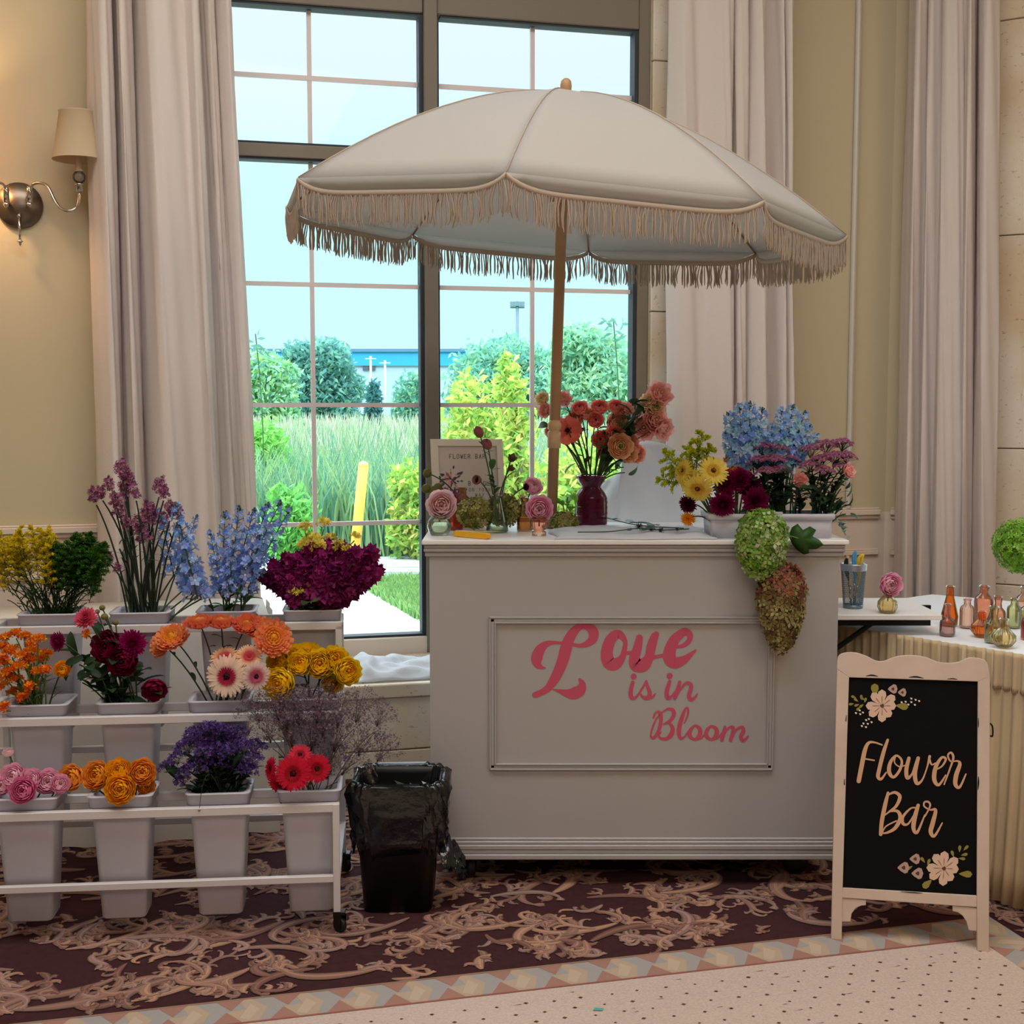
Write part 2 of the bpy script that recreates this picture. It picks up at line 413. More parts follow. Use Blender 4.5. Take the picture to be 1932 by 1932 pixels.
# border band pieces: zigzag of sand, grey blue and salmon
sand, grey, salm = C3((180, 160, 140)), C3((160, 156, 154)), C3((160, 122, 110))
def band(s0, s1, flip):
    q = (lambda s, t: (s, t)) if not flip else (lambda s, t: (BW - t + 0, s))
    n = int(abs(s1 - s0) / .125); st = (s1 - s0) / n
    for i in range(n):
        a = s0 + i * st
        P = lambda x, t: q(a + x * st, t * BW)
        quad(mb, [P(0, 0), P(1, 0), P(1, 1), P(0, 1)], .0014, grey, 1)
        quad(mb, [P(.0, 0), P(.55, 0), P(.28, .5)], .0018, salm, 1)
        quad(mb, [P(.1, 1), P(.62, 1), P(.36, .55)], .0018, salm, 1)
        quad(mb, [P(.28, .5), P(.55, .0), P(.82, .0), P(1.0, .55), P(.72, 1), P(.5, 1), P(.62, .55)], .0017, sand, 1)
        quad(mb, [P(.5, .2), P(.66, .1), P(.86, .5), P(.7, .75)], .0020, C3((188, 170, 150)), 1)
band(-6, BW, False); band(-8, 0, True)
quad(mb, [(-6, -.004), (.0, -.004), (.0, .003), (-6, .003)], .0022, C3((150, 96, 86)), 1)
quad(mb, [(-6, BW - .003), (BW, BW - .003), (BW, BW + .004), (-6, BW + .004)], .0022, C3((150, 120, 104)), 1)
# small dark dots on the cream carpet
for i in range(-60, 0):
    for j in range(-34, 0):
        s, t = (i + .5 * (j % 2)) * .07 + U(-.006, .006), j * .045 - .02 + U(-.004, .004)
        if s > -.03: continue
        r = U(.004, .0065); c = C3((98, 66, 56), .3)
        quad(mb, [(s - r, t), (s, t - r * .8), (s + r, t), (s, t + r * .8)], .002, c, 1)
for k in range(260):
    s, t = U(-3, -.05), U(-1.4, -.03); r = U(.004, .016); c = C3((140, 122, 116), .2)
    quad(mb, [(s - r, t - .001), (s + r, t - .0012), (s + r * .7, t + .0012)], .0021, c, 1)
q = fl(1128, 1906); quad_c = [(q.x - .012, q.y - .006), (q.x + .01, q.y - .008), (q.x + .014, q.y + .004), (q.x - .006, q.y + .007)]
mb.add([(a, b, .003) for a, b in quad_c], [(0, 1, 2, 3)], C3((96, 168, 166)), 1)
# acanthus scrolls woven into the maroon field: tapered curling ribbons
def ribbon(pts, wid, col, z):
    n = len(pts); L, Rr = [], []
    for i, p in enumerate(pts):
        a = pts[max(0, i - 1)]; b = pts[min(n - 1, i + 1)]; d = Vector((b[0] - a[0], b[1] - a[1])); d = d.normalized() if d.length > 1e-9 else Vector((1, 0))
        w = wid[i] if isinstance(wid, list) else wid
        L.append((p[0] - d.y * w, p[1] + d.x * w)); Rr.append((p[0] + d.y * w, p[1] - d.x * w))
    mb.add([(x, y, z) for x, y in L] + [(x, y, z) for x, y in Rr], [(n + i, n + i + 1, i + 1, i) for i in range(n - 1)], col, 1)
def visible_floor(x, y):
    s, t = (Vector((x, y, 0)) - Vector((p1.x, p1.y, 0))).dot(du), (Vector((x, y, 0)) - Vector((p1.x, p1.y, 0))).dot(dv)
    if s < BW + .008 and t < BW + .008: return False
    return 2.3 < y < 5.3 and -2.0 < x < 2.6
tones = [(146, 112, 98), (132, 102, 92), (158, 124, 104), (120, 88, 80), (144, 116, 108)]
def stroke(x, y, ang, ln, curl, w0, depth=0):
    """one curling scroll with leaf lobes, then side branches"""
    n = 16; pts = [(x, y)]; a = ang; p = Vector((x, y)); wd = []
    for i in range(n):
        k = i / n; a += curl * (.25 + 1.7 * k * k) / n * 3.2
        st = ln / n * (1 - .45 * k)
        p = p + Vector((math.cos(a), math.sin(a))) * st; pts.append((p.x, p.y))
    for i in range(n + 1):
        k = i / n; wd.append(w0 * (.35 + .9 * math.sin(PI * min(1, k * 1.15)) ** .8 * (1 - .45 * k) + (.5 if k > .93 else 0)))
    if not visible_floor(*pts[-1]) or not visible_floor(*pts[0]) or not visible_floor(*pts[n // 2]): return
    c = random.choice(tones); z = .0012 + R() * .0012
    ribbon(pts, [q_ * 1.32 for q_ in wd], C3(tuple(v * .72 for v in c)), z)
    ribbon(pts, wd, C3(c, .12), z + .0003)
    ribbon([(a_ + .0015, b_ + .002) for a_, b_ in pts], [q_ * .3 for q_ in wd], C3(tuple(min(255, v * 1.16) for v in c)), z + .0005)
    if depth < 2:
        for i in (3, 6, 9, 12):
            if R() < .85:
                s_ = random.choice((-1, 1)); px_, py_ = pts[i]; dx, dy = pts[i + 1][0] - px_, pts[i + 1][1] - py_
                aa = math.atan2(dy, dx) + s_ * U(.45, 1.0)
                stroke(px_, py_, aa, ln * U(.32, .52), s_ * U(.6, 1.5), w0 * U(.6, .85), depth + 1)
for gx in range(-15, 18):
    for gy in range(14, 32):
        x, y = gx * .155 + (.078 if gy % 2 else 0), gy * .165
        sgn = 1 if (gx + gy) % 2 else -1
        a = FA.ang + (.3 if gy % 2 else PI + .3) + U(-.5, .5)
        stroke(x + U(-.04, .04), y + U(-.04, .04), a, U(.28, .42), sgn * U(.8, 1.35), U(.010, .0145))
for _ in range(620):
    stroke(U(-1.9, 2.3), U(2.35, 4.9), U(0, 6.28), U(.08, .17), random.choice((-1, 1)) * U(.7, 1.5), U(.006, .010), 1)
struct('floor', mb, [CARPET, SCROLL, CREAMC])

# ================================================================== OUTSIDE
CONC = mat('pale_concrete', (206, 208, 206), rough=.9, tint=(1.2, (190, 194, 192), .7), bump=(30, .05))
SOIL = mat('marsh_ground', (110, 150, 92), rough=1, tint=(.4, (132, 168, 120), .8))
mb = MB(); n_ = .24
fo = lambda u, v, z: FA.p(u, v, z)
box(mb, -9, 9, .24, 5.6, -.16, -.1); struct('path_1', mb.xform(fo), CONC)
mb = MB(); box(mb, -60, 60, 6.4, 12.0, -.2, -.12); box(mb, -60, 60, 5.6, 5.85, -.2, -.06)
obj_r = struct('road', mb.xform(lambda u, v, z: (u, v + 5.4, z)), mat('pale_asphalt', (176, 184, 186), rough=.95, tint=(2, (190, 196, 196), .8)))
mb = MB(); box(mb, -200, 200, 5.3, 260, -.4, -.2); struct('ground', mb, SOIL)

def blades(mb, n, area, h0, h1, w, cols, lean=.35):
    for _ in range(n):
        x, y, z = area(); h = U(h0, h1); a = U(0, 2 * PI); l = U(-lean, lean) * h; l2 = U(-.1, .1) * h
        c = tuple(x * .85 for x in C3(random.choice(cols), .2)); d = Vector((math.cos(a) * w, math.sin(a) * w, 0))
        if abs(d.x) < w * .5: d = Vector((w * .8, d.y, 0))
        m = Vector((x + l * .35, y + l2 * .4, z + h * .6)); t = Vector((x + l, y + l2, z + h * .97)); b = Vector((x, y, z))
        mb.add([b - d, b + d, m + d * .8, m - d * .8, t], [(0, 1, 2, 3), (3, 2, 4)], c)
GRASS = mat('grass_blade', vc=True, rough=.8, spec=.1, trans=.45)
# reeds of the marsh: nobody could count them
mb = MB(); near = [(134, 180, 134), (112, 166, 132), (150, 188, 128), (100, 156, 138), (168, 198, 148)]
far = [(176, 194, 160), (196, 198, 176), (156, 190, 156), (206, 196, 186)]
def ar(y0, y1, z=-.2): return lambda: ((lambda y: (U(-.42 * y, .3 * y), y, z))(y0 + (y1 - y0) * R() ** 1.4))
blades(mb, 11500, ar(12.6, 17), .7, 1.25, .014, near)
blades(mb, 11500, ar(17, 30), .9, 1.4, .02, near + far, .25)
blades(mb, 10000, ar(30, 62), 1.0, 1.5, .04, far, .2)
tag(obj('marsh_reeds', mb, GRASS, smooth=False), 'bright green marsh reeds and grasses filling the field outside the window', 'reeds', kind='stuff')
mb = MB()
def ga():
    a, b, c = fl(662, 1098, -.1), fl(900, 1092, -.1), fl(900, 1235, -.1); p, q = R(), R()
    if p + q > 1: p, q = 1 - p, 1 - q
    return a + (b - a) * p + (c - a) * q
blades(mb, 7000, ga, .03, .09, .008, [(140, 184, 112), (122, 170, 104), (160, 196, 124)], .5)
tag(obj('lawn_patch', mb, GRASS, smooth=False), 'small patch of mown lawn beside the concrete path outside', 'grass', kind='stuff')

def leafcloud(mb, blobs, n, size, cols, drop=.3):
    """leaf cards scattered through and over a set of ellipsoids (x, y, z, rx, ry, rz)"""
    wts = [b[3] * b[5] for b in blobs]; tot = sum(wts)
    for _ in range(n):
        q = R() * tot
        for b, w_ in zip(blobs, wts):
            q -= w_
            if q <= 0: break
        d = Vector((random.gauss(0, 1), random.gauss(0, 1), random.gauss(0, 1))).normalized() * (U(.55, 1.0) if R() < .7 else U(.1, 1.12))
        p = Vector((b[0] + d.x * b[3], b[1] + d.y * b[4], b[2] + d.z * b[5]))
        s = size * U(.6, 1.3); a = Vector((U(-1, 1), U(-.5, .5), U(-1, 1))).normalized() * s
        nn = Vector((U(-1, 1), U(-1, 1), U(-1, 1))); c_ = a.cross(nn).normalized() * s * .42
        col = tuple(x * .9 for x in C3(random.choice(cols), .18))
        mb.add([p - a, p - c_ * 1.0, p + a, p + c_ * 1.0], [(0, 1, 2, 3)], col)
BARK = mat('bark', (128, 128, 104), rough=.95, bump=(12, .5))
def tree(name, label, base, H, blobs, n, size, cols, trunk=.12, group=None, cat='tree'):
    t = thing(name, label, cat, base, group)
    mb = MB(); leafcloud(mb, [(base[0] + b[0], base[1] + b[1], base[2] + b[2], b[3], b[4], b[5]) for b in blobs], n, size, cols)
    obj('foliage', mb, GRASS, t, smooth=False)
    mb = MB(); tube(mb, [base, (base[0] + .1 * H * .2, base[1], base[2] + H * .5), (base[0], base[1], base[2] + H * .85)], [trunk, trunk * .7, trunk * .2], 7)
    for b in blobs[:5]: tube(mb, bez((base[0], base[1], base[2] + H * .3), (base[0] + b[0] * .4, base[1], base[2] + b[2] * .7), (base[0] + b[0], base[1] + b[1], base[2] + b[2]), 4), [trunk * .5 * (1 - i * .18) for i in range(5)], 5)
    obj('trunk', mb, BARK, t); return t
def pxtree(name, label, px, ptop, Y, wpx, n, size, cols, seed, group='trees beyond the marsh', cat='tree'):
    st = random.getstate(); random.seed(seed)
    g = at(px, 900, Y); base = Vector((g.x, Y, -.2)); H = at(px, ptop, Y).z + .2; W = wpx / PPM(Y) / 2
    bl = [(0, 0, H * .56, W * .78, W * .6, H * .40), (-W * .35, 0, H * .3, W * .5, W * .4, H * .24), (W * .35, 0, H * .3, W * .5, W * .4, H * .24)]
    for i in range(12):
        a = U(-1, 1); z = U(.22, .85); bl.append((a * W * .72 * (1.15 - z * .6), U(-.4, .4) * W, H * z, W * U(.26, .42), W * .34, H * U(.11, .18)))
    tree(name, label, base, H, bl, n, size, cols, trunk=.04 * H * .5, group=group, cat=cat); random.setstate(st)
teal = [(140, 202, 172), (122, 188, 170), (160, 214, 172), (112, 174, 166)]
teal2 = [(160, 214, 178), (140, 202, 176), (182, 224, 180)]
lime = [(186, 216, 104), (160, 204, 98), (204, 222, 120), (214, 208, 124), (136, 190, 100)]
pxtree('broad_tree', 'broad blue-green tree beyond the marsh, left of the blue building', 606, 628, 50, 180, 13300, 0.136, [(116, 176, 168), (104, 164, 162), (134, 194, 172)], 3)
pxtree('broad_tree', 'pale teal tree beyond the marsh, half behind the left curtain', 500, 652, 44, 170, 11400, 0.124, teal2 + [(150, 206, 120)], 4)
pxtree('broad_tree', 'small teal tree at the right end of the blue building', 775, 690, 46, 90, 4180, 0.112, teal, 5)
pxtree('broad_tree', 'tall teal tree beyond the marsh, right behind the light mast', 955, 622, 42, 300, 16150, 0.124, teal, 6)
pxtree('broad_tree', 'pale green tree beyond the marsh, nearest the right window jamb', 1120, 606, 36, 240, 14250, 0.112, teal2, 8)
pxtree('broad_tree', 'small dark sapling in front of the blue building', 706, 706, 40, 44, 1330, 0.099, [(80, 140, 140)], 9)
pxtree('lime_shrub', 'bright lime shrub close outside, right of the grey window post', 900, 690, 11.5, 210, 7820, 0.043, lime, 10, group='shrubs outside the window', cat='shrub')
pxtree('lime_shrub', 'tall lime sapling outside, left of the umbrella pole', 975, 656, 10.9, 110, 3400, 0.043, lime, 11, group='shrubs outside the window', cat='shrub')
pxtree('lime_shrub', 'low yellow-green shrub outside behind the coral bouquet', 1110, 800, 10.2, 240, 6120, 0.043, lime, 12, group='shrubs outside the window', cat='shrub')
pxtree('lime_shrub', 'loose lime shrub left of the grey window post', 780, 850, 12.4, 130, 2550, 0.043, lime, 13, group='shrubs outside the window', cat='shrub')
pxtree('lime_shrub', 'green bush outside beside the left curtain', 500, 780, 15, 150, 4420, 0.058, [(134, 206, 96), (120, 190, 92), (150, 212, 120)], 14, group='shrubs outside the window', cat='shrub')
pxtree('lime_shrub', 'small bush at the pavement edge under the third muntin', 555, 905, 11.9, 120, 2040, 0.043, [(140, 210, 110), (120, 190, 110)], 15, group='shrubs outside the window', cat='shrub')
# thin twig sprays against the sky
for px, py, s, lb in ((488, 640, 1, 'thin leafy twig against the sky beside the left curtain'), (1163, 612, 1.2, 'thin leafy twig against the sky beside the right window jamb')):
    b = at(px, 760, 14); b.z = -.2; mb = MB(); t = at(px - 6, py - 10, 14); tube(mb, bez(b, (b.x + .1, 14, (b.z + t.z) / 2), t, 6), .006, 4, C3((90, 120, 90)))
    for i in range(26):
        k = U(.82, 1); p = b.lerp(t, k) + Vector((U(-.14, .14), U(-.1, .1), U(-.05, .05))); a = Vector((U(-1, 1), 0, U(-.4, .6))).normalized() * .05
        mb.add([p - a, p + Vector((0, 0, .018)), p + a, p - Vector((0, 0, .018))], [(0, 1, 2, 3)], C3((96, 150, 130), .2))
    tag(obj('leafy_twig', mb, GRASS, smooth=False, loc=b), lb, 'twig')
# warehouse far away, blue band over pale wall
Yb = 110
t = thing('warehouse', 'long low warehouse with a bright blue band over pale walls', 'building', at(700, 760, Yb))
a, b = at(468, 760, Yb), at(840, 760, Yb); zt = at(700, 664, Yb).z; zm = at(700, 690, Yb).z
mb = MB(); box(mb, a.x, b.x + 3, Yb, Yb + 25, -.2, zm); obj('wall', mb, mat('lavender_cladding', (150, 164, 200), rough=.8), t, False)
mb = MB(); box(mb, a.x, b.x + 3.2, Yb - .2, Yb + 25, zm, zt); obj('blue_band', mb, mat('blue_cladding', (30, 140, 210), rough=.6), t, False)
mb = MB(); box(mb, a.x - .2, b.x + 3.5, Yb - .4, Yb + 25, zt, zt + .25); obj('roof_edge', mb, mat('steel_blue', (70, 110, 150), rough=.6), t, False)
mb = MB()
for px in (690, 702): q = at(px, 692, Yb - .1); box(mb, q.x - .25, q.x + .25, Yb - .15, Yb + .1, q.z - .3, q.z + .3)
obj('vent', mb, mat('dark_vent', (60, 70, 90)), t, False)
for i, (px, yt, lb) in enumerate(((700, 672, 'pale utility pole in front of the warehouse, left one'), (727, 680, 'pale utility pole in front of the warehouse, right one'), (683, 720, 'short pale pole in front of the warehouse wall'))):
    q = at(px, 760, 70); mb = MB(); tube(mb, [(q.x, 70, -.2), (q.x, 70, at(px, yt, 70).z)], .06, 6); box(mb, q.x - .3, q.x + .3, 69.95, 70.05, at(px, yt + 6, 70).z, at(px, yt + 4, 70).z)
    tag(obj('utility_pole', mb, mat('pole_white', (180, 196, 206)), loc=(q.x, 70, -.2)), lb, 'pole', 'utility poles by the warehouse')
# stadium mast
q = at(976, 760, 90); zt = at(976, 568, 90).z; t = thing('light_mast', 'tall grey light mast rising above the trees', 'light mast', (q.x, 90, -.2))
G_ = mat('mast_grey', (96, 120, 138), rough=.7)
mb = MB(); tube(mb, [(q.x, 90, -.2), (q.x, 90, zt)], [.16, .1], 6); obj('pole', mb, G_, t)
mb = MB()
for k in (-1, -.35, .35, 1):
    box(mb, q.x + k * .38 - .13, q.x + k * .38 + .13, 89.8, 90.1, zt - .35, zt - .05)
box(mb, q.x - .5, q.x + .5, 89.98, 90.08, zt - .5, zt - .38); obj('lamp_heads', mb, G_, t, False)
# yellow bollard
b0 = at(663, 1040, 11.2); b0.z = -.2; b1 = at(686, 878, 11.0); t = thing('bollard', 'leaning yellow bollard at the edge of the marsh', 'bollard', b0)
mb = MB(); tube(mb, [b0, b1], .045, 14, C3((240, 196, 84))); obj('post', mb, mat('bollard_yellow', (246, 198, 84), rough=.6, tint=(8, (236, 150, 60), .4)), t)
mb = MB(); dr = (b1 - b0).normalized(); tube(mb, [b1, b1 + dr * .02, b1 + dr * .035], [.046, .04, .015], 14); obj('cap', mb, mat('bollard_cap', (252, 214, 110)), t)

# ================================================================== DRAPERY AND FURNITURE
DRAPE = mat('ivory_curtain_fabric', (236, 226, 222), rough=.75, trans=.22, bump=(140, .12), tint=(.8, (238, 226, 212), .5))
def curtain(name, label, F, edges, prof, v0, group):
    """edges: ((px_left, px_right) at image row 0, same at row 1000); prof: (fraction, depth towards the room)"""
    (a0, b0), (a1, b1) = edges
    ul0, ur0 = F.uz(a0, 0, v0)[0], F.uz(b0, 0, v0)[0]; ul1, ur1 = F.uz(a1, 1000, v0)[0], F.uz(b1, 1000, v0)[0]
    z0, z1 = F.uz(a0, 0, v0)[1], F.uz(a1, 1000, v0)[1]
    P = crom([(x, y, 0) for x, y in prof], 9); mb = MB(); rows = []
    for i in range(25):
        z = .012 + (4.25 - .012) * i / 24; k = (z - z0) / (z1 - z0); k = max(-.6, min(1.15, k))
        ul, ur = ul0 + (ul1 - ul0) * k, ur0 + (ur1 - ur0) * k
        row = []
        for j, q in enumerate(P):
            wob = .004 * math.sin(z * 2.1 + j * .33) + .003 * math.sin(z * 5 + j)
            row.append(F.p(ul + (ur - ul) * q.x + wob, v0 - q.y * (1.5 - .05 * z) - wob, z))
        rows.append(row)
    sheet(mb, rows)
    root = thing(name, label, 'curtain', F.p((ul1 + ur1) / 2, v0, .0), group)
    o = obj('curtain_panel', mb, DRAPE, root); solid(o, .003)
    mb = MB(); tube(mb, [F.p(min(ul0, ul1) - .05, v0 - .04, 4.29), F.p(max(ur0, ur1) + .05, v0 - .04, 4.29)], .018, 12); tube(mb, [F.p((ul0 + ur0) / 2, v0 - .04, 4.29), F.p((ul0 + ur0) / 2, -.0, 4.29)], .01, 8)
    obj('curtain_rod', mb, WFRAME, root); return root
curtain('curtain', 'long ivory pleated curtain hanging left of the big window beside the wall sconce', FA, ((162, 436), (184, 484)),
        [(0, .0), (.05, .05), (.13, .09), (.17, .05), (.165, 0), (.2, .03), (.25, .10), (.30, .05), (.295, 0), (.33, .03), (.42, .12), (.52, .13), (.66, .09), (.735, .12), (.765, .07), (.755, .0), (.80, .02), (.85, .04), (.88, .0), (.92, .03), (.97, .05), (1, .02)], -.13, 'ivory curtains')
curtain('curtain', 'ivory pleated curtain hanging right of the big window behind the parasol', FA, ((1256, 1481), (1250, 1481)),
        [(0, .02), (.1, .06), (.25, .05), (.38, .08), (.47, .08), (.5, .02), (.52, .07), (.59, .07), (.615, .01), (.63, .06), (.72, .09), (.76, .04), (.75, .01), (.84, .03), (.90, .075), (.915, .01), (.93, .05), (.98, .07), (1, .0)], -.10, 'ivory curtains')
curtain('curtain', 'ivory pleated curtain on the right wall behind the glass bottles', FB, ((1716, 1891), (1688, 1886)),
        [(0, .0), (.1, .05), (.18, .08), (.24, .03), (.3, .07), (.4, .04), (.46, .09), (.58, .09), (.67, .07), (.73, .1), (.755, .04), (.74, .0), (.80, .05), (.9, .09), (1, .04)], -.08, 'ivory curtains')

# --- wall sconce
def wp(px, py, v=0.0):
    u, z = FA.uz(px, py, v); return FA.p(u, v, z)
sc = thing('wall_sconce', 'two-armed nickel wall sconce with round backplate and cream shade', 'wall lamp', wp(37, 388))
SHADE = mat('lamp_shade_fabric', (226, 206, 170), rough=.8, trans=.35, bump=(120, .05))
mb = MB(); c = wp(37, 388); n_ = FA.w
def disc(mb, c, nrm, r0, t, n=32, col=(1, 1, 1), prof=None):
    nrm = Vector(nrm).normalized(); a = nrm.orthogonal().normalized(); b = nrm.cross(a)
    M = Matrix((( a.x, b.x, nrm.x, c[0]), (a.y, b.y, nrm.y, c[1]), (a.z, b.z, nrm.z, c[2]), (0, 0, 0, 1)))
    m = MB(); lathe(m, prof or [(r0, 0), (r0, t * .6), (r0 * .97, t), (0.0005, t)], n, col=col); mb.merge(m, M); return mb
disc(mb, wp(37, 388, -.001), -n_, .083, .014); obj('backplate', mb, mat('brushed_nickel_plate', (120, 108, 96), rough=.3, metal=.9), sc)
def arm(sgn, px0):
    X = lambda d: px0 + sgn * d
    root = wp(X(0), 378, -.05)
    mb = MB(); tube(mb, [wp(X(0), 383, -.014), wp(X(0), 383, -.06)], .009, 10); ball(mb, wp(X(0), 386, -.06), .011, 10)
    lathe(mb, [(.011, 0), (.011, .05), (.008, .06)], 12, *wp(X(0), 383, -.06)[:]) 
    a = obj('arm', mb, CHROME, sc)
    mb = MB(); tube(mb, crom([wp(X(0), 362, -.06), wp(X(6), 348, -.075), wp(X(20), 345, -.09), wp(X(34), 352, -.105), wp(X(48), 380, -.125), wp(X(60), 394, -.14), wp(X(75), 398, -.15), wp(X(88), 392, -.15), wp(X(93), 380, -.15), wp(X(94), 365, -.15)], 6), .0055, 8); obj('tube', mb, CHROME, a)
    q = wp(X(94), 362, -.15); k = 5.0 / 2400
    mb = MB(); lathe(mb, [(.006, 0), (.013, .004), (.010, .022), (.016, .024), (.016, .028), (.008, .03)], 14, q.x, q.y, q.z); obj('candle_cup', mb, CHROME, a)
    mb = MB(); ball(mb, (q.x, q.y, q.z + .052), .023, 14); obj('glass_ball', mb, glassmat('clear_glass', (236, 236, 228), clear=.9) if 'clear_glass' not in MATS else MATS['clear_glass'], a)
    mb = MB(); lathe(mb, [(.014, .072), (.014, .078), (.009, .08), (.009, .12)], 12, q.x, q.y, q.z); obj('candle_sleeve', mb, mat('ivory_sleeve', (226, 214, 190)), a)
    mb = MB(); s0 = q.z + .112
    lathe(mb, [(.092, s0), (.089, s0 + .004), (.063, s0 + .166), (.066, s0 + .17), (.0625, s0 + .17), (.0585, s0 + .164), (.086, s0 + .006), (.092, s0)], 40, q.x, q.y, 0, cap=False)
    obj('lamp_shade', mb, SHADE, a)
    return Vector((q.x, q.y, s0 + .08))
bulbR = arm(1, 56); bulbL = arm(-1, 12)
mb = MB(); tube(mb, [wp(37, 405, -.014), wp(37, 405, -.04)], .006, 8); ball(mb, wp(36, 407, -.04), .008, 8); tube(mb, [wp(36, 407, -.04), wp(38, 455, -.04)], .0045, 8); q = wp(38, 458, -.04); lathe(mb, [(.001, -.012), (.006, -.004), (.004, .0), (.012, .003), (.011, .006), (.003, .008)], 10, q.x, q.y, q.z); obj('drop_finial', mb, CHROME, sc)
l = light('sconce_bulb', 'POINT', bulbL, (0, 0, 0), 9, (1, .62, .32)); l.data.shadow_soft_size = .03; l.parent = sc; l.location = bulbL - sc.location

# --- cloth-covered table behind the flower rack
def pleated(mb, path, z0, z1, amp, wl, gather=.35, puddle=0.0, col=(1, 1, 1)):
    """skirt hanging along a path (list of (x,y)); pleats deepen towards the floor"""
    pts = []; L = 0
    for i in range(len(path) - 1):
        a, b = Vector(path[i]), Vector(path[i + 1]); d = (b - a).length; n = max(2, int(d / (wl / 7)))
        for k in range(n): pts.append((a.lerp(b, k / n), (b - a).normalized(), L + d * k / n))
        L += d
    pts.append((Vector(path[-1]), (Vector(path[-1]) - Vector(path[-2])).normalized(), L))
    rows = []; ph = [U(0, 6) for _ in range(5)]
    for i in range(9):
        k = i / 8; z = z1 + (z0 - z1) * k; row = []
        for p, d, s in pts:
            nrm = Vector((d.y, -d.x)); w_ = s / wl * 2 * PI
            o = (math.sin(w_ + ph[0] + .8 * math.sin(s * 9 + ph[1])) + .5 * math.sin(w_ * .41 + ph[2])) * amp * (gather + (1 - gather) * k) + puddle * k * k + amp
            row.append((p.x + nrm.x * o, p.y + nrm.y * o, z + (.006 * math.sin(s * 14 + ph[3]) * k)))
        rows.append(row)
    sheet(mb, rows, col)
FT = Frame(-.80, 4.0, FA.ang)
tb = thing('covered_table', 'long table under a white cloth behind the flower rack', 'table', FT.p(-.8, .25, 0))
mb = MB(); box(mb, -1.5, .02, .0, .46, .665, .69); obj('tabletop', mb.xform(FT.fn()), mat('folding_table_top', (214, 210, 204)), tb, False)
for u_ in (-1.4, -.06):
    for v_ in (.05, .41):
        mb = MB(); tube(mb, [FT.p(u_, v_, .0), FT.p(u_, v_, .664)], .012, 8); obj('leg', mb, BLACKP, tb)
mb = MB(); fp = lambda u, v: tuple(FT.p(u, v, 0)[:2])
box(mb, -1.51, .03, -.01, .47, .692, .696); mb.xform(FT.fn())
pleated(mb, [fp(-1.51, .47), fp(-1.51, -.01), fp(.03, -.01), fp(.03, .47)], .006, .694, .016, .19, .15)
o = obj('tablecloth', mb, CLOTHW); tag(o, 'white floor-length cloth over the table behind the flower rack', 'tablecloth')

# --- rounded cloth table at the right with the bottles
A_, B_, C_, D_, E_ = (1.0, 3.85), (.985, 4.13), (1.5, 4.5), (2.3, 3.9), (1.69, 3.02)
HT = .70
tb = thing('display_table', 'display table at the right edge that carries the glass bottles', 'table', (1.6, 3.8, 0))
cx_, cy_ = 1.5, 3.85
mb = MB(); ring = [A_, B_, C_, D_, E_]
ins = [(cx_ + (x - cx_) * .97, cy_ + (y - cy_) * .97) for x, y in ring]
mb.add([(x, y, HT - .03) for x, y in ins] + [(x, y, HT - .006) for x, y in ins], [(4, 3, 2, 1, 0), (5, 6, 7, 8, 9)] + [(i, (i + 1) % 5, 5 + (i + 1) % 5, 5 + i) for i in range(5)])
obj('tabletop', mb, mat('folding_table_top'), tb, False)
for x, y in ins:
    mb = MB(); q = (cx_ + (x - cx_) * .86, cy_ + (y - cy_) * .86); tube(mb, [(*q, 0), (*q, HT - .031)], .012, 8); obj('leg', mb, BLACKP, tb)
SKIRT = mat('cream_table_skirt', (232, 212, 176), rough=.8, trans=.3, bump=(80, .06))
mb = MB(); mb.add([(x, y, HT) for x, y in ring] + [(x, y, HT - .004) for x, y in ring], [(4, 3, 2, 1, 0)[::-1], (5, 6, 7, 8, 9)] + [(i, (i + 1) % 5, 5 + (i + 1) % 5, 5 + i) for i in range(5)])
tag(obj('tablecloth', mb, mat('blue_white_cloth', (236, 240, 246), rough=.7), smooth=False), 'smooth white tablecloth on the bottle display table', 'tablecloth')
mb = MB(); pth = [B_, A_] + [tuple(Vector(A_).lerp(Vector(E_), k / 6)) for k in range(1, 7)]
pleated(mb, pth, .01, HT + .001, .008, .032, .4, .03)
sk = MB(); pth2 = [(x - .004, y - .004) for x, y in pth]
pleated(mb, pth2, HT - .10, HT + .003, .007, .028, .8)
o = obj('table_skirt', mb, SKIRT); solid(o, .002); tag(o, 'cream gathered skirt hanging from the bottle display table', 'table skirt')

# ------------------------------------------------------------------ the white cart
YC, YCB = 3.55, 4.08
cl, cr_ = at(806, 1300, YC).x, at(1588, 1090, YC).x
zt, zb = at(1200, 1018, YC).z, at(1200, 1618, YC).z
CW = WHITE_SHADED
cart = thing('flower_cart', 'white panelled flower cart on casters lettered in pink', 'cart', ((cl + cr_) / 2, (YC + YCB) / 2, 0))
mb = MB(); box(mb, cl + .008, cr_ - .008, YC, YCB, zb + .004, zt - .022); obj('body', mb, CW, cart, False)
mb = MB(); box(mb, cl - .012, cr_ + .014, YC - .02, YCB + .01, zt - .013, zt, b=.002); bevel(obj('countertop', mb, mat('cart_top_white', (238, 238, 238), rough=.35), cart, False), .001)
def mould(mb, x0, x1, yf, prof):
    """prof: (z0, z1, projection)"""
    for z0, z1, d in prof:
        box(mb, x0 - d * .6, x1 + d * .6, yf - d, yf + .004, z0, z1, b=min(.0025, (z1 - z0) * .3))
mb = MB(); Zp = lambda py: at(1200, py, YC).z
mould(mb, cl, cr_, YC, [(Zp(1027), zt - .013, .014), (Zp(1034), Zp(1027), .011), (Zp(1041), Zp(1034), .012), (Zp(1050), Zp(1041), .007)]); obj('crown_moulding', mb, CW, cart, False)
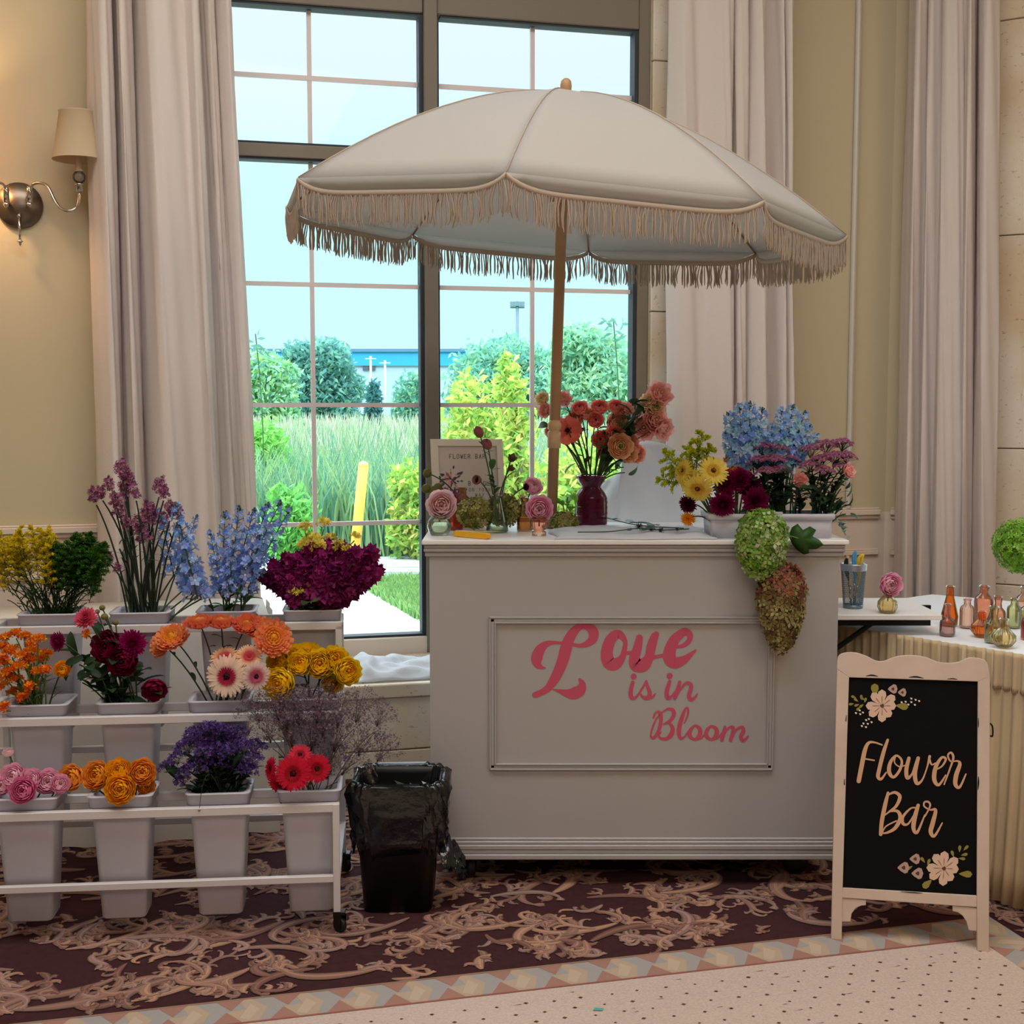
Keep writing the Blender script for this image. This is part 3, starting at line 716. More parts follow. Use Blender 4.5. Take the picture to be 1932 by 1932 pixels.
mb = MB(); mould(mb, cl, cr_, YC, [(zb, Zp(1608), .02), (Zp(1608), Zp(1600), .015), (Zp(1600), Zp(1591), .017), (Zp(1591), Zp(1585), .011), (Zp(1585), Zp(1580), .005)]); obj('base_moulding', mb, CW, cart, False)
# picture-frame moulding
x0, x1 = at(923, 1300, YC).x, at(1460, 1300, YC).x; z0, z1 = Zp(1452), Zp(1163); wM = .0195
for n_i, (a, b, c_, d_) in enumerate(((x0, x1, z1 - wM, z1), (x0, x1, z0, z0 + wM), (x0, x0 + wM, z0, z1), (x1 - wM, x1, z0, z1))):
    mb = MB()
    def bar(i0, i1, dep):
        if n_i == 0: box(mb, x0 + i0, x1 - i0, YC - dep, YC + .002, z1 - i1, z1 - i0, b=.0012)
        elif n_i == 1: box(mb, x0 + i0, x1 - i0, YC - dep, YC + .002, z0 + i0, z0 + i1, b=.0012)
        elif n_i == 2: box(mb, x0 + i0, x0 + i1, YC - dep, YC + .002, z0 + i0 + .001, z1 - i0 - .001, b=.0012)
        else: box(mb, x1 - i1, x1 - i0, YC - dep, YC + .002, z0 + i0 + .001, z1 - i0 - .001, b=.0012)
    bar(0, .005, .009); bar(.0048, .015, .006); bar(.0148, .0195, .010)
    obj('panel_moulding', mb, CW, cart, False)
def caster(px, py, par, r=.038, dpth=None, yaw=.2, name='caster', zt_=None):
    q = Vector((*dpth, 0)) if dpth else fl(px, py)
    mb = MB(); a = Vector((math.cos(yaw), math.sin(yaw), 0)); b = Vector((-a.y, a.x, 0)); c0 = q + Vector((0, 0, r))
    top = zt_ or (2 * r + .03)
    for s in (-1, 1):
        pp = c0 + a * (s * r * .48)
        mb.add([pp - b * r * .5 - Vector((0, 0, r * .4)), pp + b * r * .5 - Vector((0, 0, r * .4)), pp + b * r * .7 + Vector((0, 0, top - r - .008)), pp - b * r * .7 + Vector((0, 0, top - r - .008))], [(0, 1, 2, 3)])
    box(mb, q.x - r * .7, q.x + r * .7, q.y - r * .7, q.y + r * .7, top - .008, top); lathe(mb, [(r * .35, top - .02), (r * .35, top - .008)], 12, q.x, q.y)
    o = obj(name, mb, BLACKP, par, False)
    mb = MB(); disc(mb, c0 - a * r * .3, a, r, r * .6, 22, prof=[(r * .3, 0), (r * .92, 0), (r, r * .12), (r, r * .5), (r * .92, r * .62), (r * .3, r * .62)]); disc(mb, c0 - a * r * .42, a, r * .25, r * .84, 12)
    obj('wheel', mb, mat('rubber_wheel', (16, 16, 17), rough=.5), o); return o
for px, Yw in ((884, 3.61), (1500, 3.64), (900, 3.98), (1480, 3.98)):
    caster(0, 0, cart, dpth=(at(px, 1600, Yw).x, Yw), yaw=random.choice((.3, 1.2)), zt_=zb + .004)
# fold-out shelf on black brackets at the cart's right side
zs = at(1680, 1160, 3.66).z; xs1 = at(1778, 1160, 3.66).x
mb = MB(); box(mb, cr_ - .008, xs1, 3.66, 3.99, zs - .016, zs, b=.002); sh = obj('side_shelf', mb, mat('cart_top_white'), cart, False)
for yy in (3.69, 3.95):
    mb = MB(); box(mb, cr_ - .008, at(1755, 1160, yy).x, yy - .006, yy + .006, zs - .036, zs - .017); tube(mb, [(at(1645, 1180, 3.69).x, yy, zs - .03), (cr_ - .004, yy, at(1588, 1237, 3.69).z)], .008, 6); obj('bracket', mb, BLACKP, sh, False)

# ------------------------------------------------------------------ brush lettering
class Plane:
    def __init__(s, O, eu, ez): s.o = Vector(O); s.u = Vector(eu).normalized(); s.z = Vector(ez).normalized(); s.n = s.u.cross(s.z).normalized()
    def hit(s, px, py, off=0.0):
        d = ray(px, py); e = Vector((0, 0, EYE)); t = (s.o + s.n * off - e).dot(s.n) / d.dot(s.n); return e + d * t
def pen(mb, pl, strokes, ox, oy, k, off, col=(1, 1, 1), fat=1.0):
    ppm = FPX / pl.o.y
    for si_, st in enumerate(strokes):
        off = off + 2e-5
        cl_ = st[0] == 'o'; pts = st[1:] if cl_ else st
        P = crom(pts if len(pts) > 1 else [pts[0], (pts[0][0] + .5, pts[0][1], pts[0][2])], 7, cl_)
        if cl_: P.append(P[0])
        n = len(P); L, Q = [], []
        for i, p in enumerate(P):
            a, b = (P[(i - 1) % (n - 1)], P[(i + 1) % (n - 1)]) if cl_ else (P[max(0, i - 1)], P[min(n - 1, i + 1)])
            d = Vector((b.x - a.x, b.y - a.y)); d = d.normalized() if d.length > 1e-9 else Vector((1, 0)); w_ = p.z * .5 * fat
            L.append(pl.hit(ox + (p.x + d.y * w_) / k, oy + (p.y - d.x * w_) / k, off)); Q.append(pl.hit(ox + (p.x - d.y * w_) / k, oy + (p.y + d.x * w_) / k, off))
        mb.add(L + Q, [(i, i + 1, n + i + 1, n + i) for i in range(n - 1)], col)
        if not cl_:
            for e in (P[0], P[-1]):
                off = off + 1e-5
                mb.add([pl.hit(ox + (e.x + e.z * .5 * fat * math.cos(t_)) / k, oy + (e.y + e.z * .5 * fat * math.sin(t_)) / k, off) for t_ in [2 * PI * j / 14 for j in range(14)]], [tuple(range(14))], col)
PF = Plane((0, YC, 0), (1, 0, 0), (0, 0, 1)); PINK = mat('pink_vinyl_lettering', (196, 78, 108), rough=.5)
Lg = [[(380, 968, 16), (320, 960, 60), (245, 915, 130), (218, 800, 205), (275, 640, 180), (400, 530, 110), (540, 505, 62), (720, 520, 50)],
      [(880, 540, 50), (1000, 560, 70), (1130, 530, 110), (1240, 440, 165), (1250, 310, 185), (1160, 215, 150), (1030, 205, 120), (900, 300, 160), (800, 460, 195), (745, 640, 215), (690, 840, 205), (600, 1060, 190), (510, 1220, 165), (420, 1340, 130), (310, 1410, 112), (210, 1452, 108), (185, 1458, 100)],
      [(510, 1355, 16), (640, 1390, 70), (780, 1430, 150), (900, 1430, 215), (1010, 1370, 200), (1045, 1260, 130), (1000, 1175, 46)]]
ove = [['o', (430, 335, 150), (300, 425, 185), (230, 640, 205), (262, 820, 225), (380, 850, 210), (490, 750, 120), (535, 600, 90), (545, 450, 80)], [(540, 665, 60), (680, 655, 60)],
       [(795, 400, 120), (765, 560, 150), (710, 760, 190), (745, 870, 230), (870, 860, 230), (960, 740, 160), (1000, 560, 165), (1050, 400, 140), (1085, 340, 110)], [(1000, 740, 90), (1100, 725, 60), (1230, 700, 60)],
       [(1440, 555, 44), (1560, 530, 70), (1660, 440, 90), (1665, 340, 110), (1590, 290, 130), (1500, 340, 150), (1400, 440, 180), (1330, 600, 205), (1320, 750, 225), (1410, 830, 200), (1550, 790, 150), (1660, 710, 90), (1770, 615, 34)],
       [(695, 1070, 105)], [(680, 1175, 66), (645, 1320, 74), (655, 1430, 74), (720, 1440, 50), (800, 1350, 34), (915, 1155, 40)], [(915, 1150, 40), (940, 1250, 56), (975, 1350, 72), (950, 1435, 80), (860, 1430, 50), (815, 1375, 28)], [(950, 1450, 50), (1020, 1430, 40), (1070, 1370, 26)],
       [(1320, 1060, 105)], [(1320, 1160, 62), (1270, 1330, 76), (1285, 1440, 72), (1360, 1410, 44), (1430, 1310, 30)], [(1495, 1170, 60), (1455, 1320, 66), (1410, 1445, 60)], [(1420, 1440, 30), (1510, 1290, 36), (1610, 1185, 52), (1690, 1210, 62), (1685, 1300, 72), (1655, 1410, 72), (1695, 1475, 60), (1760, 1430, 38), (1802, 1370, 22)]]
blm = [[(275, 295, 22), (305, 215, 32), (365, 195, 40), (395, 260, 56), (385, 400, 56), (340, 530, 50), (275, 610, 44), (235, 570, 30), (260, 450, 30), (320, 310, 28), (375, 235, 20)], [(400, 215, 22), (500, 150, 32), (580, 165, 56), (600, 240, 62), (545, 330, 50), (440, 390, 26)],
       [(530, 375, 36), (580, 450, 62), (560, 550, 72), (480, 620, 50), (390, 612, 36), (362, 560, 26), (396, 515, 18)], [(770, 370, 18), (820, 240, 28), (825, 145, 28), (785, 145, 34), (730, 280, 60), (690, 420, 66), (680, 540, 62), (710, 612, 46), (770, 590, 28), (830, 500, 22)],
       ['o', (935, 412, 34), (862, 490, 56), (855, 575, 60), (930, 628, 36), (1010, 560, 66), (1010, 465, 60)], [(940, 632, 34), (1030, 612, 26), (1085, 550, 20)], ['o', (1195, 420, 34), (1122, 495, 56), (1118, 580, 60), (1195, 632, 36), (1270, 565, 66), (1272, 470, 60)], [(1205, 636, 32), (1295, 605, 26), (1350, 540, 20)],
       [(1410, 435, 44), (1385, 540, 60), (1360, 640, 56)], [(1370, 620, 22), (1440, 475, 34), (1530, 432, 42), (1540, 510, 60), (1500, 640, 56)], [(1510, 620, 22), (1590, 480, 34), (1680, 436, 44), (1702, 500, 60), (1662, 590, 60), (1692, 650, 50), (1742, 620, 36), (1775, 580, 24)]]
mb = MB(); pen(mb, PF, Lg, 990, 1160, 9.66, .001); pen(mb, PF, ove, 1120, 1160, 9.2, .001); pen(mb, PF, blm, 1200, 1320, 8.4, .001, fat=1.05)
mb.f = [f if (Vector(mb.v[f[1]]) - Vector(mb.v[f[0]])).cross(Vector(mb.v[f[2]]) - Vector(mb.v[f[1]])).y < 0 else tuple(reversed(f)) for f in mb.f]
lt = obj('lettering', mb, PINK, cart, False); lt['label'] = 'pink script lettering on the cart front'

# ------------------------------------------------------------------ parasol
uc = Vector((.1343, 3.9, 1.9289)); RU = .853; un = Vector((.0724, -.0249, .997)).normalized()
ua = Vector((0, 1, 0)).cross(un).normalized(); ub = un.cross(ua)
pole0 = at(1040, 992, 3.9); pole0.z = zt; pole1 = at(1068, 158, 3.9)
par = thing('parasol', 'off-white fringed parasol on a wooden pole over the cart', 'parasol', pole0)
CANV = mat('offwhite_canvas', (214, 210, 206), rough=.85, trans=.52, bump=(300, .08))
CANV2 = mat('beige_fringe', (196, 178, 160), rough=.85, trans=.25)
WOODP = mat('pale_ash_pole', (178, 142, 102), rough=.5, tint=(6, (160, 124, 86), .8))
HC = .372
def rib_dir(k): a = math.radians(225 + 45 * k) - .1725; return ua * math.cos(a) + ub * math.sin(a)
def rib_pt(k, t): return uc + rib_dir(k) * (RU * t) + un * (HC * (1 - t ** 1.7))
def hem(k, s):
    """point on the lower hem of gore k, s in 0..1 between two ribs; the cloth dips below the rib tips"""
    p = rib_pt(k, 1).lerp(rib_pt(k + 1, 1), s); e = 1 - abs(2 * s - 1) ** 7
    return p - un * (.034 * e) - (p - uc).normalized() * (.012 * e)
canopy_root = None
for k in range(8):
    mb = MB(); rows = []
    for i in range(13):
        t = i / 12
        row = []
        for j in range(15):
            s = j / 14; p = rib_pt(k, t).lerp(rib_pt(k + 1, t), s); bul = 4 * s * (1 - s) * t
            p = p + un * (-.012 * bul * (1 - t)); row.append(p)
        rows.append(row)
    sheet(mb, rows); sheet(mb, [rows[-1], [hem(k, j / 14) for j in range(15)]])
    g = obj('canopy_gore', mb, CANV, par); solid(g, .0016)
    # hem band and hanging threads
    P = [hem(k, j / 40) for j in range(41)]; outw = ((rib_dir(k) + rib_dir(k + 1)) / 2).normalized() * .002
    mb = MB(); sheet(mb, [[p + outw * 1.2 for p in P], [p + outw * 2.0 - un * .007 for p in P], [p + outw * 1.2 - un * .015 for p in P]])
    fr_ = obj('fringe_band', mb, CANV2, g); solid(fr_, .003)
    mb = MB(); nS = 100; amp_ph = U(0, 6)
    for j in range(nS):
        s = (j + .5 + U(-.3, .3)) / nS; a = hem(k, s) - un * .012 + outw * 1.5; ln = U(.066, .084); sw = U(-.007, .007) + .004 * math.sin(j * .5 + amp_ph)
        tan_ = (rib_pt(k + 1, 1) - rib_pt(k, 1)).normalized(); w_ = U(.0017, .0026)
        pts = [a + tan_ * (sw * math.sin(q_ * 2.6) * 1.2 + U(-.0015, .0015) * (q_ > 0)) + Vector((0, 0, -ln * q_)) + outw * U(-.8, 1.2) for q_ in (0, .3, .6, .85, 1)]
        tube(mb, pts, [w_, w_ * 1.1, w_ * 1.2, w_ * 1.1, w_ * .5], 4, caps=False)
    f_ = obj('fringe', mb, CANV2, fr_); f_['kind'] = 'stuff'
    mb = MB(); tube(mb, [rib_pt(k, t_ / 8) - un * .006 for t_ in range(1, 9)], .0028, 5); obj('rib', mb, WOODP, par)
    mb = MB(); tube(mb, [rib_pt(k, i_ / 12) + un * .0015 for i_ in range(1, 13)], .0022, 5); obj('seam', mb, CANV2, g)
    mb = MB(); tube(mb, [rib_pt(k, .55) - un * .008, uc + un * .06], .0022, 5); obj('strut', mb, WOODP, par)
mb = MB(); tube(mb, [pole0 + Vector((0, 0, .001)), pole1], [.0165, .0165], 16); obj('pole', mb, WOODP, par)
ax = (pole1 - pole0).normalized()
mb = MB(); disc(mb, pole0 + ax * .001, ax, 0, 0, 20, prof=[(.03, 0), (.03, .006), (.019, .01), (.019, .03)]); obj('pole_socket', mb, WOODP, par)
mb = MB(); q = pole0 + ax * .245; disc(mb, q, ax, 0, 0, 20, prof=[(.0168, 0), (.021, .002), (.021, .05), (.0168, .052), (.0168, .056), (.0215, .058), (.0215, .075), (.0175, .08), (.0168, .086)]); obj('pole_joint', mb, mat('clear_tan_sleeve', (206, 176, 136), rough=.3), par)
mb = MB(); disc(mb, pole1 - ax * .02, ax, 0, 0, 18, prof=[(.012, -.01), (.0165, 0), (.0175, .015), (.015, .028), (.008, .035), (.0005, .037)]); obj('finial', mb, WOODP, par)
mb = MB(); disc(mb, uc + un * .05, un, 0, 0, 16, prof=[(.018, 0), (.024, .002), (.024, .03), (.018, .032)]); obj('runner', mb, WOODP, par)

# ------------------------------------------------------------------ flower rack and buckets
RW = .965; TD = [0, .155, .31]; RZ = [FR and .335, .540, .757]
rack = thing('flower_rack', 'three-tier white metal bucket rack on casters holding the flower buckets', 'rack', FR.p(-RW / 2, .2, 0))
xl = -RW
def bars(name, lst):
    for (a, b, c_) in lst:
        mb = MB(); box(mb, a[0], a[1], b[0], b[1], c_[0], c_[1], b=.0015); obj(name, mb.xform(FR.fn()), METALW, rack, False)
T2 = .011
z_r = RZ; zlow = .138
for i in range(3):
    d0, d1 = TD[i], TD[i] + .15
    if i == 2: pass
    bars('rail', [((xl, 0), (d0, d0 + .018), (z_r[i] - T2, z_r[i] + T2)), ((xl, 0), (d1 - .01, d1 + .006), (z_r[i] - T2, z_r[i] + T2))])
    bars('side_bar', [((-.020, -.002), (d0 + .018, d1 - .01), (z_r[i] - .009, z_r[i] + .009)), ((xl + .002, xl + .02), (d0 + .018, d1 - .01), (z_r[i] - .009, z_r[i] + .009))])
bars('lower_rail', [((xl, 0), (.0, .016), (zlow, zlow + .018)), ((xl, 0), (.36, .376), (.40, .418)), ((xl, 0), (.444, .46), (.16, .178))])
for x in (0, xl):
    a, b = (x - .018, x) if x == 0 else (x, x + .018)
    bars('post', [((a, b), (-.001, .017), (.058, z_r[0] + .01)), ((a, b), (TD[1] + .0, TD[1] + .018), (z_r[0], z_r[1])), ((a, b), (TD[2], TD[2] + .018), (z_r[1], z_r[2])), ((a, b), (.443, .461), (.058, z_r[2] - .012))])
    bars('side_bar', [((a, b), (.017, .443), (zlow, zlow + .016)), ((a, b), (.15, .443), (z_r[0] - .008, z_r[0] + .008)), ((a, b), (.30, .443), (z_r[1] - .008, z_r[1] + .008))])
for u_, v_ in ((-.009, .012), (-.009, .45), (xl + .009, .012), (xl + .009, .45)):
    q = FR.p(u_, v_, 0); caster(0, 0, rack, r=.021, dpth=(q.x + .006, q.y), yaw=.9, zt_=.0585)
wet = mat('bucket_water', (150, 160, 160), rough=.1)
def sqring(cx, cy, w, d, z, r, n=4):
    pts = []
    for sx, sy, a0 in ((1, 1, 0), (-1, 1, 90), (-1, -1, 180), (1, -1, 270)):
        for k in range(n + 1):
            a = math.radians(a0 + 90 * k / n); pts.append((cx + sx * (w / 2 - r) + r * math.cos(a), cy + sy * (d / 2 - r) + r * math.sin(a), z))
    return pts
BUCK = {}
def bucket(key, px, tier, label, row, ybot=None):
    d = TD[tier] + .083; q0 = FR.p(0, d - .06, 0)
    # horizontal position from the rim's middle
    dr = ray(px, {0: 1500, 1: 1318, 2: 1155}[tier]); o = FR.o + FR.w * (d - .075); t_ = o.dot(FR.w) / dr.dot(FR.w); u_ = (Vector((dr.x * t_, dr.y * t_, 0)) - FR.o).dot(FR.u)
    zr = z_r[tier] + T2; H = .325; wt, wb, dt, db = .158, .112, .128, .095
    b = thing('flower_bucket', label, 'bucket', FR.p(u_, d, zr + .028 - H), row)
    mb = MB(); zz = zr + .028
    outer = [(wb - .006, db - .006, zz - H), (wb, db, zz - H + .004), (wt - .014, dt - .012, zz - .03), (wt - .014, dt - .012, zz - .002)]
    inner = [(wt - .019, dt - .017, zz - .002), (wt - .019, dt - .017, zz - .03), (wb - .005, db - .005, zz - H + .008)]
    rows = [sqring(u_, d, w_, d_, z_, .014) for w_, d_, z_ in outer + inner]
    sheet(mb, rows, wrap=True); n = len(rows[0]); mb.f += [tuple(reversed(range(n))), tuple(len(mb.v) - n + i for i in range(n))]; mb.m += [0, 0]
    obj('bucket_body', mb.xform(FR.fn()), PLASTIC, b)
    mb = MB(); rows = [sqring(u_, d, w_, d_, z_, .016) for w_, d_, z_ in ((wt - .013, dt - .011, zr + .002), (wt, dt, zr + .001), (wt + .003, dt + .003, zr + .027), (wt + .008, dt + .008, zr + .0275), (wt + .008, dt + .008, zr + .031), (wt - .018, dt - .016, zr + .031), (wt - .018, dt - .016, zr + .02))]
    sheet(mb, rows, wrap=True); obj('rim', mb.xform(FR.fn()), PLASTIC, b)
    BUCK[key] = (u_, d, zz)
    return b
R0, R1, R2 = 'white buckets on the bottom tier', 'white buckets on the middle tier', 'white buckets on the top tier'
bucket('B0', 42, 0, 'white bucket of pink ranunculus, leftmost on the bottom tier', R0)
bucket('B1', 223, 0, 'white bucket of orange garden roses on the bottom tier', R0)
bucket('B2', 409, 0, 'white bucket of purple statice on the bottom tier', R0)
bucket('B3', 583, 0, 'white bucket of red gerberas and mauve limonium beside the black bin', R0)
bucket('M0', 64, 1, 'white bucket of orange and yellow wallflowers, leftmost on the middle tier', R1)
bucket('M1', 237, 1, 'white bucket of crimson dahlias on the middle tier', R1)
bucket('M2', 411, 1, 'white bucket of bronze mums and cream gerberas on the middle tier', R1)
bucket('M3', 580, 1, 'white bucket of yellow ranunculus on the middle tier', R1)
bucket('T0', 86, 2, 'white bucket of goldenrod, leftmost on the top tier', R2)
bucket('T1', 260, 2, 'white bucket of tall mauve statice on the top tier', R2)
bucket('T2', 424, 2, 'white bucket of blue delphinium on the top tier', R2)
bucket('T3', 588, 2, 'white bucket of magenta stock, rightmost on the top tier', R2)

# ================================================================== CHALKBOARD SIGN
f0, f1 = fl(1578, 1773), fl(1856, 1796)
eu = (f1 - f0).normalized(); back = Vector((-eu.y, eu.x, 0))
PS = Plane((f0.x, f0.y, 0), eu, Vector((0, 0, 1)) + back * .17)
sg = thing('chalkboard_sign', 'white wooden sandwich board with black panel reading Flower Bar', 'sign', f0.lerp(f1, .5) + back * .1)
SGW = mat('distressed_cream_wood', (206, 188, 174), rough=.6, tint=(9, (192, 170, 156), .7), bump=(40, .05))
def prism(mb, pl, pts, off0, off1, col=(1, 1, 1)):
    a = [pl.hit(x, y, 0) + pl.n * off1 for x, y in pts]; b = [pl.hit(x, y, 0) + pl.n * off0 for x, y in pts]; n = len(a)
    mb.add(a + b, [tuple(range(n))[::-1], tuple(n + i for i in range(n))] + [(i, (i + 1) % n, n + (i + 1) % n, n + i) for i in range(n)], col); return mb
def part(name, pts, o0, o1, m, par_, sm=False):
    mb = MB(); prism(mb, PS, pts, o0, o1); o = obj(name, mb, m, par_, sm); bevel(o, .0015, 2); return o
part('stile', [(1579, 1262), (1602, 1277), (1590, 1676), (1588, 1773), (1568, 1773)], -.02, .0, SGW, sg)
part('stile', [(1845, 1285), (1868, 1275), (1866, 1796), (1844, 1796), (1843, 1690)], -.02, .0, SGW, sg)
top = crom([(1579, 1262, 0), (1581, 1240, 0), (1592, 1232, 0), (1614, 1231, 0), (1636, 1238, 0), (1652, 1246, 0), (1668, 1247, 0), (1690, 1239, 0), (1716, 1236, 0), (1744, 1239, 0), (1768, 1248, 0), (1792, 1251, 0), (1812, 1248, 0), (1828, 1241, 0), (1848, 1242, 0), (1862, 1250, 0), (1868, 1276, 0)], 4)
part('top_rail', [(p.x, p.y) for p in top] + [(1845, 1286), (1602, 1278)], -.021, .0005, SGW, sg)
part('bottom_rail', [(1590, 1675), (1843, 1690), (1843, 1712), (1589, 1694)], -.019, -.0005, SGW, sg)
cz = lambda lst: [(1540 + a / 3.22, 1210 + b / 3.22) for a, b in lst]
part('corner_bracket', cz([(155, 1558), (303, 1574), (303, 1606), (275, 1608), (240, 1624), (216, 1656), (208, 1706), (153, 1706)]), -.014, -.004, SGW, sg)
part('corner_bracket', cz([(830, 1606), (978, 1622), (978, 1764), (928, 1758), (915, 1706), (890, 1668), (860, 1648), (830, 1642)]), -.014, -.004, SGW, sg)
part('chalkboard', [(1600, 1276), (1847, 1284), (1844, 1692), (1588, 1676)], -.012, -.006, mat('chalkboard_black', (9, 9, 10), rough=.85, spec=.15), sg)
mb = MB()
for pts in ([(1634, 1275.5, 1), (1645, 1274, 3), (1656, 1276, 1)], [(1715, 1278, 1), (1728, 1277, 3), (1742, 1279.5, 1)], [(1788, 1281, 1), (1798, 1280.5, 2), (1806, 1282, 1)], [(1846, 1355, 1), (1846, 1365, 2), (1846, 1372, 1)], [(1846, 1465, 1), (1846, 1477, 3), (1845, 1490, 1)], [(1597, 1350, 1), (1596, 1360, 2)], [(1593, 1470, 1), (1593, 1480, 2)], [(1700, 1682.5, 1), (1725, 1684, 2), (1740, 1685, 1)]):
    pen(mb, PS, [pts], 0, 0, 1, .0009)
obj('worn_edge', mb, BLACKP, sg, False)
TAN = mat('tan_chalk_paint', (206, 162, 128), rough=.8)
Z = 0
fb = [[(612, 618, 14), (545, 596, 17), (490, 598, 26), (455, 660, 38), (425, 800, 42), (395, 955, 40)], [(455, 748, 15), (540, 762, 13)],
      [(665, 572, 24), (625, 690, 36), (585, 850, 36), (575, 915, 34), (605, 935, 24), (650, 875, 14)], ['o', (745, 718, 20), (690, 780, 32), (678, 870, 38), (720, 918, 26), (778, 850, 26), (795, 765, 22)], [(740, 715, 15), (728, 780, 12), (775, 820, 12), (850, 800, 12)],
      [(862, 742, 32), (838, 850, 38), (848, 925, 34), (890, 890, 18), (925, 800, 26), (948, 742, 32)], [(948, 742, 34), (918, 880, 40), (935, 975, 34), (985, 945, 18), (1030, 830, 14), (1055, 725, 26)], [(1050, 735, 20), (1072, 800, 16), (1110, 788, 14)],
      [(1098, 858, 12), (1170, 815, 16), (1205, 750, 22), (1165, 738, 24), (1110, 830, 38), (1098, 940, 40), (1140, 990, 26), (1205, 900, 14)], [(1190, 985, 14), (1240, 850, 16), (1275, 740, 22), (1255, 690, 20), (1225, 715, 17), (1250, 770, 15), (1315, 768, 16), (1335, 800, 34), (1302, 900, 42), (1295, 985, 38), (1335, 1010, 24), (1392, 890, 14)],
      [(668, 1065, 26), (640, 1180, 38), (610, 1330, 38), (600, 1450, 34)], [(665, 1085, 15), (730, 1060, 26), (778, 1100, 34), (745, 1185, 28), (685, 1235, 18), (640, 1270, 12)], [(680, 1236, 16), (755, 1235, 28), (782, 1300, 38), (735, 1390, 34), (665, 1432, 22), (618, 1435, 14), (650, 1375, 13), (745, 1325, 14)],
      [(935, 1205, 14), (880, 1208, 16), (808, 1285, 26), (808, 1350, 30), (855, 1352, 18), (915, 1260, 14)], [(948, 1180, 32), (915, 1300, 42), (905, 1395, 38), (940, 1430, 26), (1010, 1270, 13)], [(1010, 1285, 13), (1058, 1190, 17), (1045, 1150, 19), (1008, 1150, 17), (1005, 1190, 15), (1060, 1222, 15), (1110, 1225, 30), (1085, 1340, 42), (1065, 1425, 40), (1100, 1465, 26), (1172, 1345, 13)]]
def pen_layers(mb, pl, strokes, ox, oy, k, off, col=(1, 1, 1)):
    for i, s in enumerate(strokes): pen(mb, pl, [s], ox, oy, k, off + i * 3e-5, col)
mb = MB(); pen_layers(mb, PS, fb, 1540, 1280, 4.93, -.0052); o = obj('lettering', mb, TAN, sg, False); o['label'] = 'tan brush lettering'
def petal_px(mb, cx, cy, a, r0, r1, w, col, off, tip=.7):
    ca, sa = math.cos(a), math.sin(a); pts = []
    for t, ww in ((0, .1), (.25, .55), (.6, 1), (.85, .85), (1, 0), (.85, -.85), (.6, -1), (.25, -.55), (0, -.1)):
        x = r0 + (r1 - r0) * t; y = ww * w / 2; pts.append(PS.hit(cx + ca * x - sa * y, cy + sa * x + ca * y, off))
    mb.add(pts, [tuple(range(len(pts)))], col)
def painted(cx, cy, r, buds, leaves, dots, rot):
    mb = MB(); pc = C3((214, 184, 162)); lc = C3((140, 132, 60))
    for x, y, a, ln, w_ in leaves: petal_px(mb, x, y, a, 0, ln, w_, lc, -.0055)
    for k in range(8):
        a = rot + k * PI / 4 + (.12 if k % 2 else 0); L_ = r * (1 if k not in (2, 3) else .86)
        petal_px(mb, cx, cy, a, 2, L_, r * .52, pc, -.0052 + k * 2e-5); petal_px(mb, cx, cy, a, 3, L_ * .62, 1.6, C3((150, 104, 84)), -.0048)
    petal_px(mb, cx - 4, cy, 0, 0, 8, 8, C3((96, 62, 44)), -.0046)
    for x, y, q in buds: petal_px(mb, x - q, y, 0, 0, 2 * q, 2 * q, C3((180, 152, 142)), -.0054); petal_px(mb, x - q * .35, y, 0, 0, q * .7, q * .7, C3((86, 60, 58)), -.0050)
    for x, y in dots: petal_px(mb, x - 2.2, y, .6, 0, 4.6, 3.6, C3((226, 214, 204)), -.0052)
    return mb
ctop = lambda x, y: (1540 + x / 4.93, 1280 + y / 4.93)
D1 = [ctop(*p) for p in [(370, 315), (405, 290), (410, 325), (435, 310), (465, 380), (440, 412), (490, 370), (480, 415), (515, 400), (425, 436), (463, 445), (795, 215), (832, 210), (885, 180), (925, 192), (958, 203), (885, 213), (858, 236), (918, 238)]]
mb = painted(*ctop(612, 255), 31, [(*ctop(712, 98), 9), (*ctop(800, 130), 8)], [(*ctop(545, 165), -PI / 2, 24, 15), (*ctop(740, 250), .15, 24, 13)] + [(*ctop(x, y), a, 10, 5) for x, y, a in ((450, 200, -2.6), (420, 200, -1.6), (390, 215, -2.5), (400, 240, 2.8), (440, 240, 2.5), (370, 180, -2.8), (350, 235, 3.0), (450, 225, -1.3), (410, 265, 2.4))], D1, -PI / 2)
q = lambda x, y: (1540 + x / 3.22, 1210 + y / 3.22)
mb2 = painted(*q(775, 1380), 33, [(*q(530, 1375), 11), (*q(600, 1322), 10), (*q(615, 1410), 11)], [(*q(700, 1450), 2.4, 22, 13), (*q(868, 1412), .05, 25, 13)] + [(*q(x, y), a, 13, 6) for x, y, a in ((835, 1310, -1.9), (870, 1280, -1.5), (895, 1270, -.8), (880, 1300, -.2), (865, 1318, .1), (660, 1345, -2.2), (675, 1360, -1.2), (585, 1365, 2.6))], [], -PI / 2 + .05)
obj('painted_flowers', mb, PAINTED, sg, False); obj('painted_flowers', mb2, PAINTED, sg, False)
for u_ in (.01, (f1 - f0).length - .028):
    mb = MB(); a = f0 + eu * u_ + back * .30; b = f0 + eu * u_ + back * .142 + Vector((0, 0, .66)); s = eu * .018
    vs = []
    for p, d_ in ((a, .012), (b, .012)): vs += [p, p + s, p + s + back * .016, p + back * .016]
    mb.add(vs, [(0, 1, 2, 3), (7, 6, 5, 4), (0, 4, 5, 1), (1, 5, 6, 2), (2, 6, 7, 3), (3, 7, 4, 0)]); obj('back_leg', mb, SGW, sg, False)
